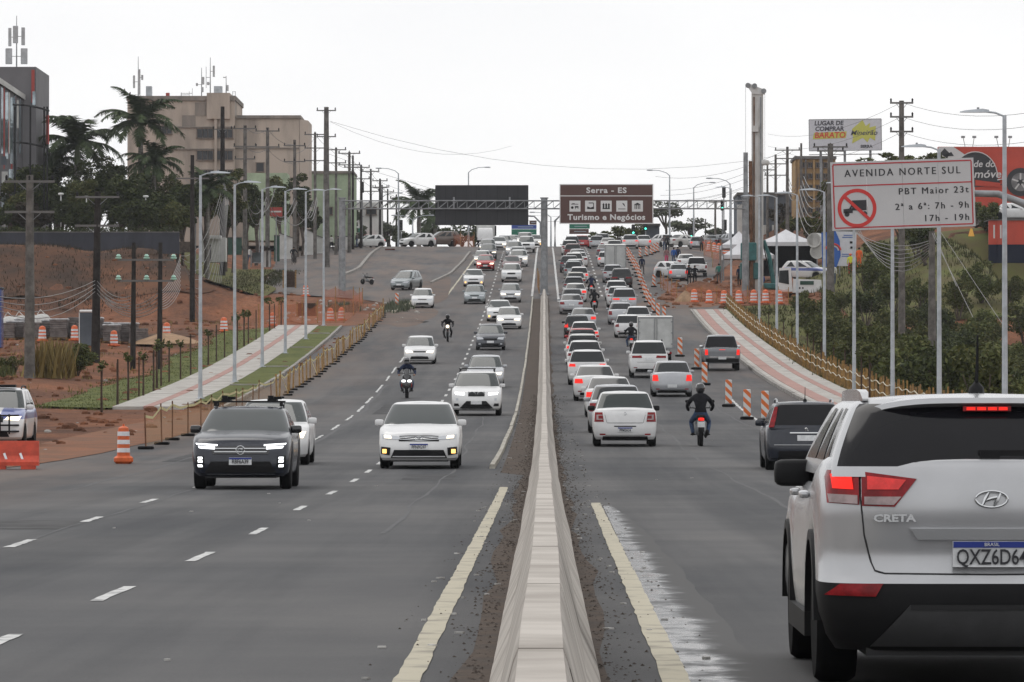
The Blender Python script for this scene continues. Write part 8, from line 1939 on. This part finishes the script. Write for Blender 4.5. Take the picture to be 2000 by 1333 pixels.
# leafy trees
def tree(label, px, top, bot, d, wpx, mk, seed, n=110, size=.2, clumps=16, group=None, flat=False, base=None):
    x = XP(px, d); z0 = H(x, d) - .1 if base is None else base; zt = P(0, top, d).z - z0; zb = max(.6, P(0, bot, d).z - z0); R = wpx / 2 * d / FPX; zc, rz = (zt + zb) / 2, (zt - zb) / 2
    t = thing('tree', label, 'tree', (x, d, z0), 0, 0, group); rnd = random.Random(seed); cl = []
    for _ in range(clumps):
        v = Vector((rnd.gauss(0, 1), rnd.gauss(0, 1), rnd.gauss(0, 1))).normalized() * rnd.random() ** .4; k = rnd.uniform(.28, .46) * min(R, rz * 1.4)
        cl.append(((v.x * (R - k * .6), v.y * R * .6, zc + v.z * (rz - k * .5)), (k * (1.5 if flat else 1), k, k * (.45 if flat else .8))))
    OB('crown', crown_mesh('crown', mk, cl, n, size, seed), t)
    m = MB(); m.tube([(0, 0, -.2), (.1, 0, zb * .6), (0, 0, zb), (.1, .05, zc)], [.22, .17, .14, .06], 7)
    for c, r in cl[:9]: m.tube([(0, 0, max(.3, zb * .7)), ((c[0]) * .5, c[1] * .5, (zb + c[2]) / 2), c], [.09, .06, .025], 5)
    m.build('trunk', MATS['bark'], t, True)
GT = 'dark trees behind the grey wall'
for i, a in enumerate(((60, 320, 448, 442, 120, 'leaf_dark'), (120, 345, 450, 446, 120, 'leaf_dark'), (190, 300, 448, 452, 130, 'leaf_dark'), (235, 330, 450, 441, 110, 'leaf_dark'), (150, 390, 452, 438, 130, 'leaf_dark'), (320, 325, 448, 456, 110, 'leaf_mid'), (355, 350, 450, 444, 90, 'leaf_dark'), (400, 335, 455, 462, 80, 'leaf_mid'), (270, 385, 450, 438, 100, 'leaf_dark'), (60, 395, 450, 437, 90, 'leaf_brown'), (345, 395, 452, 438, 80, 'leaf_mid'), (20, 400, 450, 438, 70, 'leaf_dark'), (95, 305, 400, 458, 100, 'leaf_dark'), (215, 318, 420, 460, 110, 'leaf_dark'), (270, 335, 440, 448, 100, 'leaf_dark'), (30, 345, 450, 441, 90, 'leaf_mid'), (165, 335, 450, 443, 100, 'leaf_mid'), (310, 370, 450, 440, 90, 'leaf_dark'))):
    tree('%s leafy tree in the dark mass behind the grey wall, %s from the left' % (('brownish' if a[5] == 'leaf_brown' else 'dark' if a[5] == 'leaf_dark' else 'olive'), ORD[i]), a[0], a[1], a[2], a[3], a[4], a[5], 60 + i, 330, .15, 22, GT)
for i, a in enumerate(((455, 322, 430, 478, 70, 'leaf_mid'), (480, 340, 440, 492, 60, 'leaf_dark'), (545, 335, 430, 530, 80, 'leaf_mid'), (580, 330, 425, 535, 70, 'leaf_dark'), (440, 380, 450, 480, 60, 'leaf_dark'), (500, 360, 450, 505, 60, 'leaf_dark'), (590, 380, 450, 540, 50, 'leaf_dark'), (610, 400, 460, 555, 40, 'leaf_dark'))):
    tree('%s street tree before the beige block, %s from the left' % ('olive green' if a[5] == 'leaf_mid' else 'dark', ORD[i]), a[0], a[1], a[2], a[3], a[4], a[5], 90 + i, 200, .16, 16, 'street trees on the left')
for i, a in enumerate(((760, 430, 480, 640, 50, 'leaf_grey'), (785, 440, 485, 650, 60, 'leaf_dark'), (835, 430, 482, 660, 70, 'leaf_dark'), (880, 432, 484, 665, 70, 'leaf_dark'), (925, 435, 484, 660, 70, 'leaf_dark'), (950, 448, 485, 655, 40, 'leaf_mid'), (688, 395, 470, 600, 30, 'leaf_grey'), (735, 400, 480, 620, 30, 'leaf_grey'), (705, 410, 475, 605, 26, 'leaf_grey'))):
    tree('%s tree on the crest left of the oncoming lanes, %s listed from the far palm' % ({'leaf_grey': 'greyish', 'leaf_dark': 'dark', 'leaf_mid': 'olive'}[a[5]], ORD[i]), a[0], a[1], a[2], a[3], a[4], a[5], 120 + i, 100, .2, 12, 'trees at the left crest')
for i, a in enumerate(((1345, 420, 462, 640, 100, 'leaf_grey'), (1300, 388, 430, 645, 110, 'leaf_grey'), (1205, 440, 478, 650, 100, 'leaf_mid'), (1255, 430, 470, 655, 80, 'leaf_mid'), (1175, 450, 480, 660, 70, 'leaf_mid'), (1395, 440, 482, 640, 50, 'leaf_grey'))):
    tree('flat topped %s tree on the right crest, %s listed' % ('grey green' if a[5] == 'leaf_grey' else 'olive', ORD[i]), a[0], a[1], a[2], a[3], a[4], a[5], 140 + i, 90, .2, 16, 'flat topped trees at the right crest', True)
tree('spreading tree showing above the lorry ban sign', 1760, 292, 345, 400, 200, 'leaf_mid', 160, 80, .17, 20, None, True); tree('tree between the orange building and the thick pole', 1622, 340, 480, 500, 55, 'leaf_mid', 161, 120, .17, 14); tree('small tree before the slate warehouse', 1520, 395, 470, 560, 60, 'leaf_brown', 162, 60, .17, 12)
for i_, a_ in enumerate(((1575, 405, 470, 500, 60), (1612, 420, 478, 480, 60), (1650, 425, 480, 470, 60), (1545, 420, 465, 530, 50))): tree('green tree in the row behind the banner and marquee, %s from the camera side' % ORD[3 - i_], a_[0], a_[1], a_[2], a_[3], a_[4], 'leaf_mid', 170 + i_, 130, .16, 12, 'trees behind the marquee')
tree('bushy tree left of the car parts shop base', 1905, 395, 445, 455, 50, 'leaf_bright', 163, 110, .16, 10)
tree('dark tree below the lorry ban sign by the leaning pole', 1805, 440, 520, 395, 60, 'leaf_dark', 164, 120, .15, 12)
# saplings with stakes along the left verge
rnd = random.Random(9); sapc = [crown_mesh('crown', 'leaf_mid', [((0, 0, 1.95), (.22, .22, .2)), ((.1, .05, 1.8), (.18, .18, .15))], 26, .10, 200 + i) for i in range(3)] + [crown_mesh('crown', 'leaf_bright', [((0, 0, 2.1), (.4, .4, .25)), ((-.2, 0, 2.2), (.25, .25, .18))], 40, .11, 210)]
st1 = MB(); st1.cyl((.06, 0, -.2), (.05, 0, 1.95), .04, .035, 6); st1 = st1.mesh('stake', MATS['darkwood']); st2 = MB(); st2.tube([(0, 0, -.1), (.02, 0, 1.0), (0, 0, 1.8)], [.02, .015, .01], 5); st2 = st2.mesh('stem', MATS['bark'])
SAP = [(200, 808), (227, 797), (248, 787), (272, 778), (278, 779), (298, 770), (308, 762), (313, 758), (331, 750), (351, 744), (371, 736), (405, 716), (422, 709), (437, 702), (458, 690), (462, 688), (478, 680), (484, 676), (499, 668), (525, 650), (535, 645), (548, 638)]
for i, (px, py) in enumerate(SAP):
    q = G(px, py); t = thing('sapling', 'staked sapling on the left grass verge, %s from the camera' % ORD[i], 'sapling', (q.x, q.y, H(q.x, q.y)), rnd.uniform(0, 6), 0, 'staked saplings on the left verge'); s = rnd.uniform(.85, 1.1); t.scale = (s, s, s)
    OB('stake', st1, t); OB('stem', st2, t)
    if rnd.random() < .75: OB('crown', sapc[3] if i > 17 else rnd.choice(sapc[:3]), t)
for i, (px, d) in enumerate(((1500, 330), (1530, 310), (1548, 300), (1575, 285), (1590, 270), (1605, 262), (1630, 250), (1650, 235), (1680, 215), (1700, 205))):
    x = XP(px, d); t = thing('sapling', 'thin staked sapling on the right grass slope, %s from the far end' % ORD[i], 'sapling', (x, d, H(x, d)), rnd.uniform(0, 6), 0, 'staked saplings on the right slope'); OB('stake', st1, t); OB('crown', sapc[i % 3], t)
# weeds and grass: tufts, ragged edges
def blades(name, mk, spots, n, hgt, spread, seed, label=None):
    rnd = random.Random(seed); mb = MB()
    for (x, d) in spots:
        z = H(x, d)
        for _ in range(n):
            a = rnd.uniform(0, 6.28); r = abs(rnd.gauss(0, spread)); p = Vector((x + r * math.cos(a), d + r * 2 * math.sin(a), 0)); p.z = H(p.x, p.y) + .04
            b = rnd.uniform(0, 6.28); h = hgt * rnd.uniform(.5, 1.3); w = .02 + h * .045; tip = p + Vector((math.cos(b) * h * .35, math.sin(b) * h * .35, h)); sd = Vector((math.sin(b), -math.cos(b), 0)) * w
            mb.add([p - sd, p + sd, tip], [(0, 1, 2)])
    return mb.build(name, MATS[mk], None, kind='stuff')
rnd = random.Random(77)
lv = [(-16.9 + DRL(q) - rnd.random() * 2.9, q) for q in [195 + rnd.random() * 152 for _ in range(1500)]]; blades('verge_grass', 'leaf_bright', lv, 7, .10, .25, 1)
lv = [(lerp(-13.9 + DRL(q), left_edge(q) - .2, rnd.random()), q) for q in [207 + rnd.random() * 140 for _ in range(700)]]; blades('verge_grass', 'leaf_bright', lv, 7, .08, .12, 2)
lv = [(13.6 + DRR(q) + rnd.random() ** 1.2 * 5.4, q) for q in [140 + rnd.random() * 250 for _ in range(2200)]]; blades('verge_grass', 'leaf_olive', lv, 7, .24, .35, 3)
lv = [(lerp(-28.5, -23.5, rnd.random()), 416 + rnd.random() * 70) for _ in range(900)]; blades('slope_grass', 'leaf_olive', lv, 7, .22, .5, 4)
lv = [(lerp(22, 46, rnd.random()), 366 + rnd.random() * 72) for _ in range(1500)]; blades('slope_grass', 'leaf_olive', lv, 7, .35, .6, 5)
lv = [(lerp(XP(-40, 250), XP(40, 250), rnd.random()), 236 + rnd.random() * 12) for _ in range(60)]; blades('weeds', 'leaf_mid', lv, 14, .5, .3, 6)
lv = [(XP(rnd.uniform(68, 120), 238), 236 + rnd.random() * 6) for _ in range(36)]; blades('dry_reeds', 'leaf_dry', lv, 18, 1.5, .3, 7)
lv = [(XP(rnd.uniform(-100, 345), 428), rnd.uniform(404, 429)) for _ in range(420)]; blades('bank_weeds', 'leaf_brown', lv, 9, .28, .7, 8)
lv = [(rnd.uniform(-32, -19.5), rnd.uniform(205, 400)) for _ in range(240)]; blades('bank_weeds', 'leaf_dry', lv, 6, .22, .3, 9)
lv = [(XP(rnd.uniform(640, 700), 386), rnd.uniform(378, 392)) for _ in range(40)] + [(XP(rnd.uniform(755, 800), 388), rnd.uniform(378, 398)) for _ in range(50)]; blades('weeds', 'leaf_grey', lv, 14, .5, .3, 10)
for i, (px, d, s, k) in enumerate(((110, 244, .75, 1), (132, 245, .95, 0), (150, 246, .8, 2), (25, 250, .6, 3), (92, 240, .55, 1))):
    x = XP(px, d); shrub('low green bush between the two near poles, %s listed' % ORD[i], x, d, s, k, 'bushes between the near left poles', sz=.75)
# clods, stones and rubble on the red earth
rnd = random.Random(8)
def clods(name, mk, n, xr, dr, size, seed):
    rnd = random.Random(seed); mb = MB()
    for _ in range(n):
        x, d = rnd.uniform(*xr), rnd.uniform(*dr); s = size * rnd.uniform(.3, 1) ** 2 * 2; z = H(x, d)
        L = []
        for k, f in ((-.2, 1), (.35, .85), (.6, .35)): L.append([Vector((x + s * f * math.cos(2*PI*i/5 + rnd.uniform(-.3, .3)), d + s * f * math.sin(2*PI*i/5), z + s * k)) for i in range(5)])
        mb.loft(L, False, True)
    mb.build(name, MATS[mk], None, kind='stuff')
clods('earth_clods', 'earth', 900, (-40, -12.6), (115, 345), .16, 1); clods('earth_clods', 'earth', 400, (-45, -20), (345, 425), .17, 2); clods('earth_clods', 'earth', 300, (9, 22), (390, 460), .22, 3); clods('rubble', 'concrete', 160, (-38, -12.8), (118, 340), .09, 4); clods('rubble', 'concrete', 90, (-20, -9), (352, 410), .14, 5)
# mound of sand and a boulder on the works
for (px, py, d, r, hh, mk, lab) in ((325, 672, 312, 2.4, .7, 'sand', 'low heap of pale soil beside the twin poles'), (1340, 585, 405, 1.0, .9, 'sand', 'pale boulder of spoil left of the right barrel row'), (1370, 555, 430, 2.6, .9, 'earth', 'heap of red earth behind the right barrels'), (80, 615, 322, 5, 1.3, 'earth', 'long heap of orange earth behind the pallets')):
    if 'sand' not in MATS: mat('sand', (.33, .22, .14), .95, var=.25, vscale=1.5)
    x = XP(px, d); mb = MB(); L = []
    for k in range(5):
        f = 1 - k / 4.6; L.append([Vector((r * f * math.cos(2*PI*i/14) * (1 + .12 * noise2(i * 1.3, k)), r * f * math.sin(2*PI*i/14), hh * (k / 4) ** .8 + .05 * noise2(i, k * 2))) for i in range(14)])
    mb.loft(L, False, True); o = mb.build('soil_heap', MATS[mk], None, True, 60); o.location = (x, d, H(x, d) - .05); tag(o, lab, 'soil heap')
# ---------------------------------------------------------------- thin air between the camera and the crest
hm = bpy.data.materials.new('haze'); hm.use_nodes = True; nt = hm.node_tree; nt.nodes.clear()
ho = nt.nodes.new('ShaderNodeOutputMaterial'); hv = nt.nodes.new('ShaderNodeVolumePrincipled'); hv.inputs['Color'].default_value = (.93, .95, 1, 1); hv.inputs['Density'].default_value = .00008; hv.inputs['Anisotropy'].default_value = .2
nt.links.new(hv.outputs[0], ho.inputs['Volume'])
hb = MB(); hb.box((0, 1975, 12), (1420, 4070, 108)); OB('haze', hb.mesh('haze', hm), None, 'stuff')
